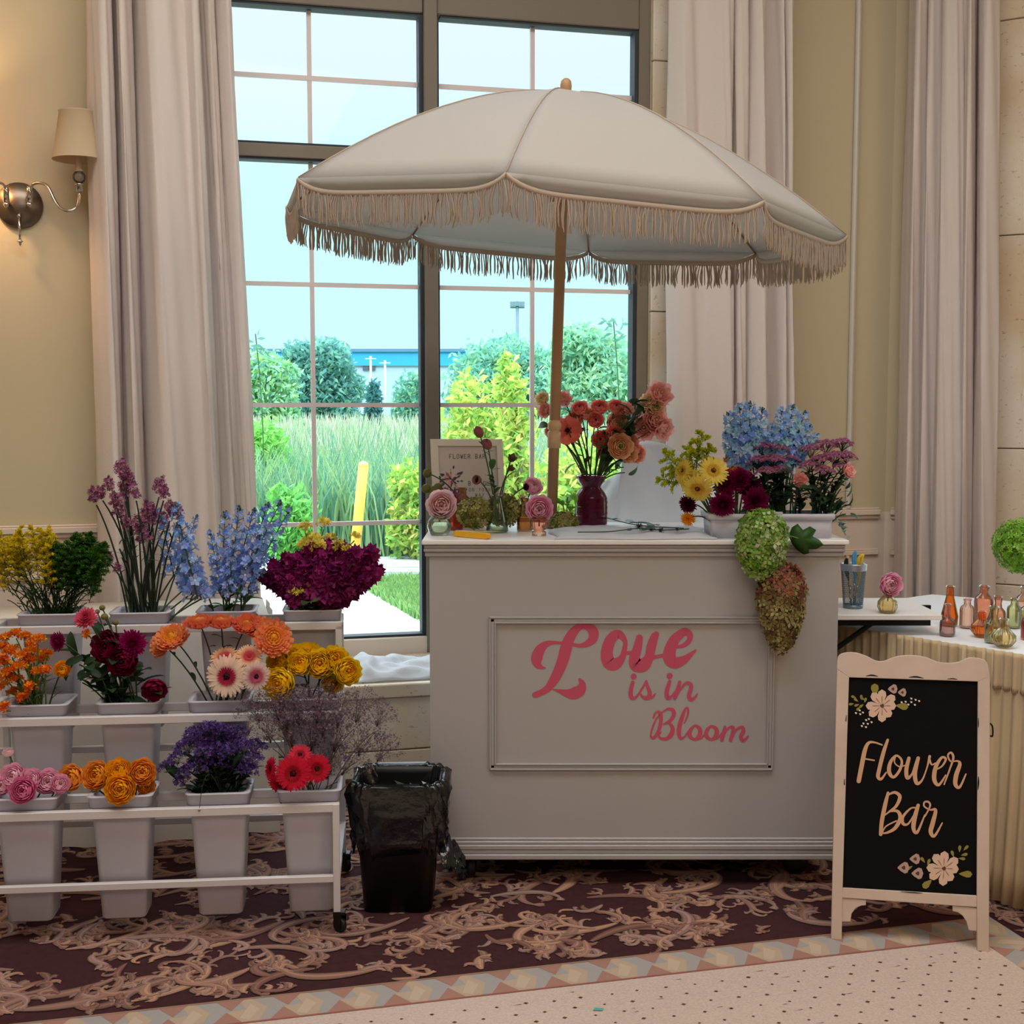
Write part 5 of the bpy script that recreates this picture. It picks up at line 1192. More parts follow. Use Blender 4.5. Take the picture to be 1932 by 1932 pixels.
def mum(key, c_out, c_in, n=(20, 20, 18, 15, 12, 9), flat=.0, w=.085, cen=None, inc=.75, thin=0):
    mb = MB(); R_ = len(n)
    for k, m in enumerate(n):
        t = k / (R_ - 1); L = 1 - .5 * t; e0 = -.35 + flat + 1.35 * t
        for i in range(m): petal(mb, 2 * PI * (i + .5 * (k % 2)) / m, .0 + .10 * t, .04, L, w * (1 - .25 * t), e0, e0 + inc * (1 - .2 * t), .35, mixc(C3(c_out), C3(c_in), t * .9), mixc(C3(c_out), C3(c_in), min(1, t * 1.15)), 3, thin, .10)
    lathe(mb, [(.001, -.3), (.12, -.26), (.3, -.05), (.28, .0)], 10, col=C3((70, 96, 46)))
    mb2 = MB(); ball(mb2, (0, 0, .22), .16, 8, C3(cen or c_in)); reg(key, [('flower_head', mb), ('flower_center', mb2)])
def mumball(key, c_out, c_in, n0=17, cen=None, sq=.85):
    mb = MB()
    for k in range(7):
        t = k / 6; rho = 1 - .80 * t; n = max(6, int(n0 * (1 - .45 * t)))
        for i in range(n): spatch(mb, 2 * PI * (i + .5 * (k % 2)) / n + U(-.05, .05), rho * (1 - .04 * (i % 2)), .5, math.radians(84) + 1.05 * t + U(-.12, .12), PI / n * 1.15, mixc(C3(c_out), C3(c_in), t), tuple(min(1, x * 1.12) for x in mixc(C3(c_out), C3(c_in), min(1, t * 1.2))), .16 * (1 - t), 0, .0, 4, 3)
    for k in range(14):
        petal(mb, 2 * PI * k / 14, -.25, .3, .72, .13, -.25, .5, .35, C3(c_out), C3(c_out), 3, 1)
    mb.xform(lambda x, y, z: (x, y, z * sq)); sepals(mb, 6, z=-.8 * sq, r=.5)
    mb2 = MB(); ball(mb2, (0, 0, .06), .14, 8, C3(cen or c_in)); reg(key, [('flower_head', mb), ('flower_center', mb2)])
def floret(mb, p, d, s, n, c, cup=.5, ceye=None):
    d = Vector(d).normalized(); a = d.orthogonal().normalized(); b = d.cross(a); p = Vector(p); r0 = U(0, 6)
    for k in range(n):
        t = r0 + 2 * PI * k / n; u = a * math.cos(t) + b * math.sin(t); v = d.cross(u); cc = tuple(x * (1 + U(-.12, .12)) for x in c)
        mb.add([p, p + u * s * .55 + v * s * .34 + d * s * cup * .5, p + u * s + d * s * cup, p + u * s * .55 - v * s * .34 + d * s * cup * .5], [(0, 1, 2, 3)], cc)
    if ceye: 
        e = s * .2; mb.add([p + d * s * .15 + a * e, p + d * s * .15 + b * e, p + d * s * .15 - a * e, p + d * s * .15 - b * e], [(0, 1, 2, 3)], ceye)
def rdir(zb=0): 
    v = Vector((random.gauss(0, 1), random.gauss(0, 1), random.gauss(0, 1) + zb)); return v.normalized()
def spike(key, cols, n=34, s=.085, rad=.13, gap=0.0, np=5, buds=(96, 120, 110), cup=.5, eye=C3((230, 236, 240))):
    mb = MB()
    for i in range(n):
        t = i / n; a = i * 2.4; r = rad * (1 - .75 * t ** 1.6) * U(.7, 1.1); z = t
        p = Vector((r * math.cos(a), r * math.sin(a), z)); d = Vector((math.cos(a), math.sin(a), .35))
        floret(mb, p, d, s * (1 - .55 * t), np, C3(random.choice(cols), .1), cup, eye)
        if i % 2: floret(mb, p * 1.0 + Vector((0, 0, .015)), d + rdir() * .6, s * .8 * (1 - .55 * t), np, C3(random.choice(cols), .1), .8)
        tube(mb, [(0, 0, z - .03), tuple(p)], .006, 3, C3(buds), caps=False)
    for i in range(8): z = .92 + .012 * i; a = i * 2.4; ball(mb, (.02 * math.cos(a), .02 * math.sin(a), z), .016, 5, C3(buds, .2))
    tube(mb, [(0, 0, -.02), (0, 0, .6), (0, 0, 1.02)], [.012, .008, .003], 5, C3((86, 110, 76)), caps=False)
    reg(key, [('flower_spike', mb)])
def umbel(key, cols, n=60, s=.10, nb=9, spread=.75, stemc=(50, 66, 50), h=.9, blob=False, flatness=.5, tw=.012, cl=.2, along=0.0):
    """branched head: thin branchlets carrying clusters of tiny florets"""
    mb = MB()
    for b in range(nb):
        a = b * 2.4; q = spread * math.sqrt((b + .5) / nb); tip = Vector((q * math.cos(a), q * math.sin(a), h * (1 - flatness * q * q / max(.01, spread * spread)) * U(.85, 1.08)))
        BP = bez((0, 0, 0), (tip.x * .25, tip.y * .25, tip.z * .6), tip, 4); tube(mb, BP, tw, 3, C3(stemc), caps=False)
        for i in range(max(2, n // nb)):
            d = rdir(.6); p = (BP[random.randint(1, 4)] if R() < along else tip) + d * U(.04, cl)
            if blob: ball(mb, tuple(p), s * U(.35, .6), 5, C3(random.choice(cols), .15))
            else: floret(mb, p, d, s * U(.7, 1.1), 4, C3(random.choice(cols), .15), .6)
    reg(key, [('flower_head', mb)])
def plume(key, cols, green, n=9):
    mb = MB()
    for b in range(n):
        t = .15 + .85 * b / n; a = b * 2.2; L = .42 * (1.15 - t); base = Vector((0, 0, t)); tip = base + Vector((math.cos(a) * L, math.sin(a) * L, L * .55)); mid = base + Vector((math.cos(a) * L * .6, math.sin(a) * L * .6, L * .6)); P = bez(base, mid, tip, 5)
        tube(mb, P, .007, 3, C3(green), caps=False)
        for i in range(30):
            p = P[min(5, int(U(1, 5.99)))] + rdir() * .035; floret(mb, p, Vector((0, 0, 1)) + rdir() * .7, U(.035, .065), 3, C3(random.choice(cols), .15), .9)
    for i in range(30):
        t = U(.3, 1.0); p = Vector((U(-.03, .03), U(-.03, .03), t)); floret(mb, p, rdir(.5), .045, 3, C3(random.choice(cols), .15), .9)
    tube(mb, [(0, 0, 0), (0, 0, 1.0)], [.012, .004], 4, C3(green), caps=False)
    for i in range(14):
        t = U(0, .7); a = U(0, 2 * PI); petal(mb, a, t, .01, .2, .022, .7, .1, .2, C3(green), C3(green, .2), 2, 0)
    reg(key, [('flower_plume', mb)])
def leafmesh(key, L, w, c, e0=.8, e1=.0, cup=.3, nl=6):
    mb = MB(); petal(mb, 0, 0, .02, L, w, e0, e1, cup, C3(c), C3(tuple(min(255, x * 1.12) for x in c)), nl, 0, 0)
    PROTO[key] = [('leaf', mesh_of('leaf', mb, LEAF, True))]
def mophead(rx, ry, rz, n, s, cols, taper=0.0, fcol=(74, 92, 44)):
    """dense hydrangea head: four-petalled florets over an ellipsoid"""
    mb = MB(); ball(mb, (0, 0, 0), 1, 14, C3(fcol)); mb.xform(lambda x, y, z: (x * rx * .82 * (1 + taper * z), y * ry * .82 * (1 + taper * z), z * rz * .82))
    for i in range(n):
        z = 1 - 2 * (i + .5) / n; a = i * 2.39996; q = math.sqrt(1 - z * z); k = 1 + taper * z; m = U(.86, 1.1)
        p = Vector((q * math.cos(a) * rx * k * m, q * math.sin(a) * ry * k * m, z * rz * m)); d = Vector((p.x / rx ** 2, p.y / ry ** 2, p.z / rz ** 2)) + rdir() * (.35 / max(rx, rz))
        c = cols(z, a) if callable(cols) else random.choice(cols)
        floret(mb, p, d, s * U(.75, 1.2), 4, C3(c, .18), .22)
    return mb

gerbera('ger_cream', (250, 226, 206), (176, 30, 70), (26, 10, 14), .34); gerbera('ger_white', (244, 222, 216), (206, 96, 128), (24, 10, 14), .5)
gerbera('ger_red', (222, 28, 66), (176, 10, 34), (20, 6, 10), .3); gerbera('ger_yellow', (250, 230, 110), (232, 190, 60), (96, 40, 40), .3)
gerbera('ger_peachd', (240, 196, 150), (206, 70, 80), (190, 50, 60), .5)
ranunc('ran_pink', (250, 186, 214), (254, 220, 232), (190, 120, 120)); ranunc('ran_hot', (236, 132, 182), (244, 164, 200), (150, 40, 80)); ranunc('ran_blush', (250, 228, 232), (246, 210, 214), (206, 150, 140))
ranunc('rose_orange', (246, 176, 90), (252, 190, 60), (206, 90, 20), 7, 1.0, .05, .05); ranunc('rose_amber', (248, 182, 30), (254, 204, 40), (206, 110, 10), 7, 1.0, .05, .05)
ranunc('rose_yellow', (246, 222, 44), (254, 212, 30), (240, 150, 10), 7, 1.05, .04, .07); ranunc('ran_coral', (250, 170, 160), (244, 148, 140), (70, 20, 24)); ranunc('ran_salmon', (252, 186, 166), (252, 196, 174), (120, 130, 50))
ranunc('ran_peach', (252, 200, 160), (252, 218, 176), (96, 140, 40), 6, 1.2, .08, .04, .2); ranunc('lis_pink', (248, 184, 180), (252, 206, 196), (206, 190, 120), 5, 1.25, .14, .11); ranunc('lis_cream', (252, 224, 196), (244, 234, 186), (190, 190, 110), 5, 1.2, .12, .1)
ranunc('poppy', (244, 126, 106), (214, 84, 76), (30, 14, 22), 2, 1.5, .2, .06, .24)
ranunc('dah_crimson', (132, 14, 56), (148, 22, 72), (90, 10, 40), 6, 1.0, .05, .05)
N7 = (22, 22, 20, 18, 15, 12, 8); mumball('mum_bronze', (238, 152, 112), (246, 186, 70), cen=(240, 170, 50)); mumball('mum_rust', (222, 116, 90), (236, 156, 92)); mum('mum_magenta', (146, 22, 88), (118, 10, 66), N7, -.1, .13, inc=.8, thin=1); mum('mum_plum', (104, 22, 66), (86, 12, 50), N7, -.1, .12, inc=.8, thin=1)
mum('dah_magenta', (172, 26, 104), (144, 14, 82), N7, -.3, .12, inc=1.2, thin=1); mum('dah_pink', (232, 98, 128), (214, 70, 110), (20, 20, 18, 15, 12), -.1, .14, inc=.8, thin=1)
spike('delph', [(134, 172, 232), (112, 154, 226), (164, 192, 240), (146, 162, 216)]); spike('delph_pale', [(164, 204, 248), (140, 186, 244), (192, 220, 250), (160, 214, 226)], 40, .12, .2)
spike('stock', [(136, 24, 98), (112, 16, 84), (160, 40, 116), (98, 12, 66)], 46, .30, .22, np=6, cup=.3, eye=None); spike('mauve_spike', [(176, 106, 142), (150, 84, 124), (198, 136, 164)], 40, .07, .085, buds=(120, 76, 96), cup=.8)
umbel('statice', [(104, 76, 150), (122, 94, 168), (84, 58, 126), (66, 48, 104)], 230, .12, 12, .8, cl=.28, along=.1); umbel('mauve_head', [(176, 108, 146), (150, 80, 122), (206, 146, 176), (112, 56, 86)], 260, .15, 9, .62, h=1.5, flatness=.9, cl=.3, along=.25)
umbel('limonium', [(136, 112, 126), (112, 88, 106), (156, 132, 146), (96, 76, 88)], 420, .05, 30, 1.05, (82, 68, 64), 1.5, False, .6, tw=.0045, cl=.22, along=.35)
umbel('wall_orange', [(240, 150, 20), (236, 120, 16), (244, 178, 30), (224, 96, 20)], 42, .42, 7, .6, (96, 120, 50), .8, cl=.3); umbel('wall_rust', [(230, 104, 30), (206, 76, 26), (240, 140, 30)], 34, .42, 6, .5, (96, 120, 50), .8, cl=.3)
umbel('freesia_yellow', [(226, 210, 90), (206, 190, 70), (236, 222, 120)], 34, .40, 6, .6, (110, 140, 60), .9, cl=.3)
plume('gold', [(226, 206, 20), (206, 186, 16), (240, 222, 50)], (62, 88, 36)); plume('gold_lime', [(206, 214, 30), (180, 196, 30), (220, 224, 60)], (80, 120, 50)); plume('fern_green', [(62, 110, 36), (82, 132, 40), (50, 90, 36)], (50, 86, 34), 13)
leafmesh('leaf_lance', 1, .13, (54, 88, 44)); leafmesh('leaf_broad', 1, .26, (58, 96, 46)); leafmesh('leaf_dark', 1, .2, (34, 58, 34)); leafmesh('leaf_thin', 1, .05, (50, 78, 46))
# spray of button mums
mb = MB(); 
for b in range(19):
    a = b * 2.4; q = .82 * math.sqrt((b + .4) / 19); tip = Vector((q * math.cos(a), q * math.sin(a), .95 - .5 * q * q + U(-.06, .06)))
    tube(mb, bez((0, 0, 0), (tip.x * .3, tip.y * .3, tip.z * .6), tip, 3), .018, 3, C3((56, 80, 44)), caps=False)
    m2 = MB()
    for k, n_ in enumerate((11, 9, 6)):
        for i in range(n_): petal(m2, 2 * PI * (i + .5 * k) / n_, .02 * k, .02, .25 - .055 * k, .055, .05 + .55 * k, .7 + .5 * k, .3, C3((150, 80, 118)), C3((200, 136, 170)), 2, 1)
    mb.merge(m2, Matrix.Translation(tip) @ Vector((tip.x * .7, tip.y * .7, 1)).to_track_quat('Z', 'Y').to_matrix().to_4x4())
reg('button_spray', [('flower_head', mb)])

# small extra prototypes
mb = MB(); 
for k in range(5): spatch(mb, 2 * PI * k / 5, 1, .2, 2.5, .8, C3((120, 130, 70)), C3((176, 90, 110)), 0, 0, .02)
reg('bud', [('bud', mb)])
mb = MB()
for k in range(5): petal(mb, 2 * PI * k / 5, -.6, .05, 1.4, .42, .6, 1.3, .4, C3((84, 92, 50)), C3((110, 84, 60)), 4, 0)
reg('bud_br', [('calyx', mb)])
mb = MB(); lathe(mb, [(.1, -.8), (.5, -.4), (.85, .2), (.8, .7), (.7, .65), (.6, .1), (.1, -.2)], 16, col=C3((150, 110, 90))); ball(mb, (0, 0, .0), .5, 10, C3((40, 16, 12))); reg('cupb', [('seed_cup', mb)])
mb = MB(); ball(mb, (0, 0, 0), 1, 12, C3((132, 130, 74)), sz=.9); sepals(mb, 5, z=-.9, r=.6); reg('podg', [('pod', mb)])
umbel('creamf', [(240, 232, 206), (226, 214, 180)], 50, .22, 6, .6)
mum('mum_orange', (244, 158, 20), (250, 180, 30), inc=.4); mum('mum_thist', (64, 52, 74), (90, 76, 100), (14, 12, 10, 8), .3, .06, inc=.6)
leafmesh('leaf_bright', 1, .36, (110, 176, 60)); leafmesh('leaf_euc', 1, .4, (140, 164, 146)); leafmesh('leaf_euc2', 1, .16, (70, 104, 92), .1, .0)

def inst(name, me, parent, loc, quat, s, rootloc):
    o = bpy.data.objects.new(name, me); COL.objects.link(o); o.parent = parent
    o.matrix_basis = Matrix.Translation(Vector(loc) - rootloc) @ quat.to_matrix().to_4x4() @ Matrix.Diagonal((s[0], s[1], s[2], 1))
    return o
def subinst(name, me, parent):
    o = bpy.data.objects.new(name, me); COL.objects.link(o); o.parent = parent; return o
STEMM = mat('flower_stem', vc=True, rough=.55, spec=.3)
def flower(oname, label, cat, group, key, base, head, dr, size, stemc=(58, 84, 46), stemr=.0022, leaves=0, leafk='leaf_lance', leafs=.06, bend=None, squash=1.0, spin=None):
    base, head, dr = Vector(base), Vector(head), Vector(dr).normalized()
    t = thing(oname, label, cat, base, group)
    L = (head - base).length; end = head - dr * size * .25 if key not in ('x',) else head
    mid = base.lerp(head, .5) + Vector((0, 0, L * .22)) if bend is None else base.lerp(head, .5) + Vector(bend)
    if dr.z < .3: mid = mid - dr * L * .15
    P = bez(base, mid, end, 9); mb = MB(); tube(mb, P, [stemr * (1.15 - .3 * i / 9) for i in range(10)], 5, C3(stemc, .1)); obj('stem', mb, STEMM, t)
    q = dr.to_track_quat('Z', 'Y') @ Quaternion((0, 0, 1), U(0, 6.28) if spin is None else spin)
    pr = PROTO[key]; h = inst(pr[0][0], pr[0][1], t, head, q, (size, size, size * squash), base)
    for nm, me in pr[1:]: subinst(nm, me, h)
    for i in range(leaves):
        k = U(.45, .9); p = P[int(k * 9)]; a = U(0, 2 * PI); qq = Vector((U(-.3, .3), U(-.3, .3), 1)).to_track_quat('Z', 'Y') @ Quaternion((0, 0, 1), a); s = leafs * U(.7, 1.2)
        inst('leaf', PROTO[leafk][0][1], t, p, qq, (s, s, s), base)
    return t
def spikef(oname, label, cat, group, key, base, p0, p1, fat=1.0, stemc=(66, 92, 60), leaves=0, stemr=.0024, leafk='leaf_thin', leafs=.07):
    base, p0, p1 = Vector(base), Vector(p0), Vector(p1); t = thing(oname, label, cat, base, group); d = p1 - p0; L = d.length
    P = bez(base, base.lerp(p0, .5) + Vector((0, 0, .02)) + (base.lerp(p0, .6) - p0 + d.normalized() * (base - p0).length * -.0) * .0, p0, 7)
    mb = MB(); tube(mb, P, stemr, 5, C3(stemc, .1)); obj('stem', mb, STEMM, t)
    q = d.to_track_quat('Z', 'Y') @ Quaternion((0, 0, 1), U(0, 6)); pr = PROTO[key]; inst(pr[0][0], pr[0][1], t, p0, q, (L * fat, L * fat, L), base)
    for i in range(leaves):
        p = P[random.randint(3, 7)]; qq = Vector((U(-.3, .3), U(-.3, .3), 1)).to_track_quat('Z', 'Y') @ Quaternion((0, 0, 1), U(0, 6)); s = leafs * U(.7, 1.2); inst('leaf', PROTO[leafk][0][1], t, p, qq, (s, s, s), base)
    return t
NTH = 'second third fourth fifth sixth seventh eighth ninth tenth eleventh twelfth thirteenth fourteenth fifteenth sixteenth seventeenth eighteenth nineteenth twentieth'.split()
def ordinal(k, n):
    if n < 2: return ''
    if k == 0: return ', leftmost'
    if k == n - 1: return ', rightmost'
    return f', {NTH[k - 1]} from the left' if k <= n // 2 else f', {NTH[n - 2 - k]} from the right'
ORD = ['leftmost', 'second from the left', 'third from the left', 'fourth from the left', 'fifth from the left', 'sixth from the left', 'seventh from the left', 'eighth from the left', 'ninth from the left', 'tenth from the left', 'eleventh from the left', 'twelfth from the left']
def bpt(key, spread=.035, z=-.10):
    u, d, zz = BUCK[key]; return FR.p(u + U(-spread, spread), d + U(-spread, spread) * .6, zz + z)
def bY(key): u, d, zz = BUCK[key]; return FR.p(u, d, zz).y
def bunch(bk, oname, cat, group, what, where, heads, dy=0.0, stems=(58, 84, 46), **kw):
    """heads: (px, py, radius px, proto, dx, dz[, extra label words]); ordered labels"""
    Y0 = bY(bk) if isinstance(bk, str) else bk[1]; order = sorted(range(len(heads)), key=lambda i: heads[i][0]); rank = {i: k for k, i in enumerate(order)}
    for i, h in enumerate(heads):
        px, py, r, key, dx, dz = h[:6]; Y = Y0 + dy + U(-.012, .012) + (h[7] if len(h) > 7 else 0)
        p = at(px, py, Y); s = r / PPM(Y); k = rank[i]
        pos = ORD[k] if k < len(heads) - 1 or len(heads) == 1 else 'rightmost'
        if k >= len(ORD): pos = ORD[-1]
        w_ = (h[6] + ' ') if len(h) > 6 and h[6] else ''
        b = bpt(bk) if isinstance(bk, str) else Vector(bk) + Vector((U(-.02, .02), U(-.015, .015), 0))
        lab = f'{w_}{what}, {pos} of those {where}' if what else h[6]
        flower(oname, lab, cat, group, key, b, p, (dx, -1 if abs(dz) < 2 else -.3, dz), s, stems, **kw)
def spray(bk, oname, label, cat, group, key, heads, stems=(44, 62, 44), dy=0, **kw):
    Y0 = bY(bk) if isinstance(bk, str) else bk[1]
    rk = {i: k for k, i in enumerate(sorted(range(len(heads)), key=lambda i: heads[i][0]))}
    for hi, h in enumerate(heads):
        px, py, r = h[:3]; Y = Y0 + dy + (h[3] if len(h) > 3 else U(-.05, .05)); top = at(px, py, Y); s = r / PPM(Y); b = bpt(bk) if isinstance(bk, str) else Vector(bk) + Vector((U(-.02, .02), U(-.015, .015), 0))
        d = (top - b); d.normalize(); d = (d + Vector((0, 0, .6))).normalized()
        flower(oname, label + ordinal(rk[hi], len(heads)), cat, group, key, b, top - d * s * .8, d, s, stems, **kw)

# ---- bottom tier
G = 'pink ranunculus in the bottom left bucket'
bunch('B0', 'pink_ranunculus', 'flower', G, 'ranunculus', 'in the bottom left bucket', [(2, 1482, 19, 'ran_pink', -.2, .5, 'pale pink'), (22, 1464, 24, 'ran_pink', -.1, .5, 'light pink'), (42, 1491, 25, 'ran_hot', .1, .35, 'deep pink', -.05), (58, 1469, 21, 'ran_pink', .2, .9, 'smooth pink'), (90, 1474, 24, 'ran_pink', .2, .5, 'dusky pink'), (114, 1478, 18, 'ran_pink', .6, .5, 'half-hidden pink')], dy=-.03)
q = at(15, 1418, bY('B0')); flower('ranunculus_bud', 'small green-white bud standing above the pink ranunculus at the photo edge', 'flower', None, 'ran_blush', bpt('B0'), q, (0, -.2, 1), .014)
bunch('B1', 'orange_rose', 'flower', 'orange garden roses in the bottom tier', 'garden rose', 'in the bottom tier', [(133, 1466, 24, 'rose_orange', -.3, .35, 'copper orange'), (180, 1463, 27, 'rose_orange', -.1, .4, 'ruffled orange'), (222, 1452, 23, 'rose_amber', .0, .8, 'amber yellow'), (226, 1489, 28, 'rose_amber', .15, .25, 'large low amber', -.05), (268, 1456, 25, 'rose_orange', .3, .4, 'deep orange'), (276, 1484, 17, 'rose_orange', .4, .1, 'small drooping orange')], dy=-.03, leaves=1, leafk='leaf_thin', leafs=.04)
hs = [(392, 1368, 30), (420, 1372, 28), (366, 1376, 26), (448, 1376, 26), (375, 1385, 34), (405, 1378, 36), (440, 1388, 34), (350, 1400, 30), (392, 1405, 34, -.05), (425, 1410, 32, -.04), (462, 1402, 30), (330, 1425, 24), (313, 1440, 22), (350, 1450, 26, -.05), (480, 1425, 26), (470, 1445, 26, -.03), (340, 1470, 20, -.05), (400, 1432, 34, -.03), (372, 1432, 30), (440, 1440, 30, .02), (488, 1400, 24)]
spray('B2', 'purple_statice', 'dark violet statice stem in the third bottom bucket', 'flower', 'purple statice stems in the bottom tier', 'statice', hs, (28, 40, 30), leaves=4, leafk='leaf_dark', leafs=.06)
hs = [(480, 1335, 40), (520, 1325, 46), (560, 1330, 50, .02), (600, 1325, 52, .03), (640, 1335, 50), (680, 1330, 46), (720, 1345, 36), (500, 1370, 44), (545, 1375, 48), (590, 1375, 54, .03), (640, 1380, 54), (690, 1390, 50), (725, 1410, 40), (620, 1430, 50), (660, 1430, 46), (535, 1345, 50), (610, 1350, 54)]
spray('B3', 'mauve_limonium', 'wispy grey-mauve limonium stem in the bottom right bucket', 'flower', 'limonium stems in the bottom right bucket', 'limonium', hs, (74, 62, 56), dy=.03, stemr=.0012)
bunch('B3', 'red_gerbera', 'flower', 'red gerberas in the bottom right bucket', 'gerbera', 'in the bottom right bucket', [(510, 1450, 24, 'ger_red', -1.6, .4, 'dark red side-facing'), (528, 1480, 28, 'ger_red', -.4, -.5, 'low red', .01), (553, 1459, 36, 'ger_red', .0, .15, 'large red dark-eyed', -.06), (566, 1424, 24, 'ger_red', .1, 1.0, 'upright red'), (598, 1450, 29, 'ger_red', .35, .1, 'smaller red dark-eyed', -.04)], dy=-.05, squash=1)
# ---- middle tier
M0 = [(28, 1190, 14), (60, 1210, 15), (90, 1228, 13), (14, 1262, 16), (70, 1262, 15), (24, 1300, 15), (56, 1240, 16), (0, 1215, 15), (38, 1232, 15), (10, 1198, 15), (45, 1196, 16), (72, 1200, 15), (20, 1222, 18), (58, 1224, 18), (78, 1238, 17), (4, 1245, 18), (34, 1252, 18), (12, 1272, 16), (60, 1285, 17), (44, 1306, 17), (2, 1290, 15), (85, 1258, 14), (30, 1276, 15)]
spray('M0', 'wallflower', 'orange and yellow wallflower stem in the middle left bucket', 'flower', 'orange wallflowers in the middle left bucket', 'wall_orange', M0, (88, 112, 50), leaves=3, leafk='leaf_thin', leafs=.05)
spray('M0', 'wallflower', 'rust orange wallflower stem in the middle left bucket', 'flower', 'rust wallflowers in the middle left bucket', 'wall_rust', [(5, 1238, 15, -.05), (56, 1292, 17, -.07), (40, 1312, 14, -.07), (88, 1262, 12, -.05), (6, 1330, 15, -.09)], (88, 112, 50), leaves=2, leafk='leaf_thin', leafs=.05)
bunch('M0', 'yellow_ranunculus', 'flower', None, 'single amber ranunculus', 'beside the wallflowers', [(117, 1262, 15, 'rose_amber', .2, .3, '')], dy=-.02, leaves=3, leafk='leaf_thin')
bunch('M1', 'dahlia', 'flower', 'dahlias in the second middle bucket', 'dahlia', 'in the second middle bucket', [(111, 1210, 20, 'dah_magenta', -.5, .1, 'round magenta'), (163, 1168, 24, 'dah_pink', -.1, .9, 'frilled rose pink'), (200, 1220, 30, 'dah_crimson', -.2, .3, 'smooth crimson'), (230, 1248, 28, 'dah_crimson', .0, .1, 'low crimson'), (250, 1215, 30, 'dah_magenta', .1, .3, 'bright magenta'), (291, 1303, 23, 'dah_crimson', .3, -.5, 'drooping wine red', -.05)], dy=-.02, leaves=5, leafk='leaf_dark', leafs=.075)
spray('M1', 'green_bud', 'small green bud above the crimson dahlias', 'bud', 'green buds above the dahlias', 'podg', [(192, 1142, 6), (196, 1158, 7), (218, 1170, 6), (183, 1150, 5)], (50, 70, 40), leaves=2, leafk='leaf_dark', leafs=.04)
bunch('M1', 'orange_wallflower', 'flower', None, 'small orange blossom', 'under the pink dahlia', [(163, 1195, 10, 'wall_orange', .1, .1, '')], dy=-.03)
for i in range(12):
    b = bpt('M1'); px, py = random.choice([(150, 1235), (165, 1260), (150, 1290), (140, 1255), (190, 1270), (180, 1300), (270, 1280), (215, 1290), (160, 1225), (280, 1265)]); p = at(px + U(-8, 8), py + U(-8, 8), bY('M1') + U(-.05, .03))
    flower('dahlia_leaf', 'dark green leafy dahlia stem', 'foliage', 'leafy stems among the dahlias', 'leaf_dark', b, p, (p.x - b.x, -.25, .5 + U(-.5, .3)), U(.05, .08), (40, 62, 36), leaves=3, leafk='leaf_dark', leafs=.06)
bunch('M2', 'bronze_chrysanthemum', 'flower', 'bronze chrysanthemums in the middle tier', 'chrysanthemum', 'in the middle tier', [(300, 1213, 26, 'mum_bronze', -.8, .6, 'peach side-facing'), (322, 1198, 31, 'mum_bronze', -.2, 1.3, 'golden orange'), (375, 1168, 28, 'mum_rust', -.1, 2.2, 'rust'), (417, 1168, 27, 'mum_rust', .1, 2.2, 'coral rust'), (466, 1174, 25, 'mum_rust', .2, 1.5, 'half-hidden rust'), (494, 1183, 27, 'mum_bronze', .3, 1.2, 'bronze'), (517, 1202, 34, 'mum_bronze', .4, .5, 'large bronze yellow-centred', -.04)], dy=.0, stems=(36, 48, 36), leaves=2, leafk='leaf_dark', leafs=.03, squash=.8)
bunch('M2', 'cream_gerbera', 'flower', 'cream gerberas in the middle tier', 'gerbera', 'in the middle tier', [(424, 1240, 30, 'ger_peachd', -.1, 1.4, 'peach cream upright'), (428, 1276, 42, 'ger_cream', .0, .1, 'large cream crimson-eyed', -.05), (470, 1238, 26, 'ger_peachd', .2, .8, 'peach pink-eyed'), (483, 1276, 30, 'ger_white', .5, .05, 'white pink-eyed', -.04)], dy=-.04)
bunch('M3', 'yellow_rose', 'flower', 'yellow garden roses in the middle tier', 'garden rose', 'in the fourth middle bucket', [(524, 1251, 25, 'rose_yellow', -.4, .4, 'deep yellow'), (525, 1290, 30, 'rose_yellow', -.3, .2, 'large low yellow', -.05), (556, 1238, 27, 'rose_yellow', -.1, 1.0, 'golden'), (566, 1250, 24, 'rose_yellow', -.1, .5, 'green-tinged yellow', -.03), (582, 1232, 26, 'rose_yellow', .1, 1.6, 'topmost yellow'), (603, 1252, 28, 'rose_yellow', .1, .4, 'bright yellow', -.03), (632, 1243, 26, 'rose_yellow', .3, .6, 'warm yellow'), (628, 1289, 20, 'rose_yellow', .2, .1, 'small low yellow'), (657, 1266, 26, 'rose_yellow', .5, .3, 'outermost yellow', -.03)], dy=-.02, stems=(36, 58, 34), leaves=1, leafk='leaf_dark', leafs=.04)
# ---- top tier
hs = [(U(-10, 98), U(1002, 1085), U(50, 66)) for _ in range(34)]
spray('T0', 'goldenrod', 'yellow goldenrod stem in the top left bucket', 'flower', 'goldenrod in the top left bucket', 'gold', hs, (40, 64, 32), leaves=2, leafk='leaf_thin', stemr=.0015)
hs = [(100 + 95 * (i + .5) / 34, 1018 + 70 * R() + (8 if i > 26 else 0), U(54, 72)) for i in range(34)]
spray('T0', 'leafy_greenery', 'feathery dark green foliage stem in the top left bucket', 'foliage', 'feathery greenery in the top left bucket', 'fern_green', hs, (36, 60, 30), leaves=2, leafk='leaf_thin', stemr=.0015)
T1 = [(230, 883, 24), (240, 905, 24), (205, 912, 18), (178, 932, 20), (190, 928, 16), (218, 940, 18), (302, 915, 22), (310, 928, 16), (280, 962, 24), (288, 975, 20), (322, 960, 22), (338, 968, 16), (262, 990, 24), (270, 1008, 22), (224, 962, 20), (236, 925, 20), (256, 930, 14), (240, 985, 14), (205, 1050, 15), (310, 985, 16), (222, 1070, 12)]
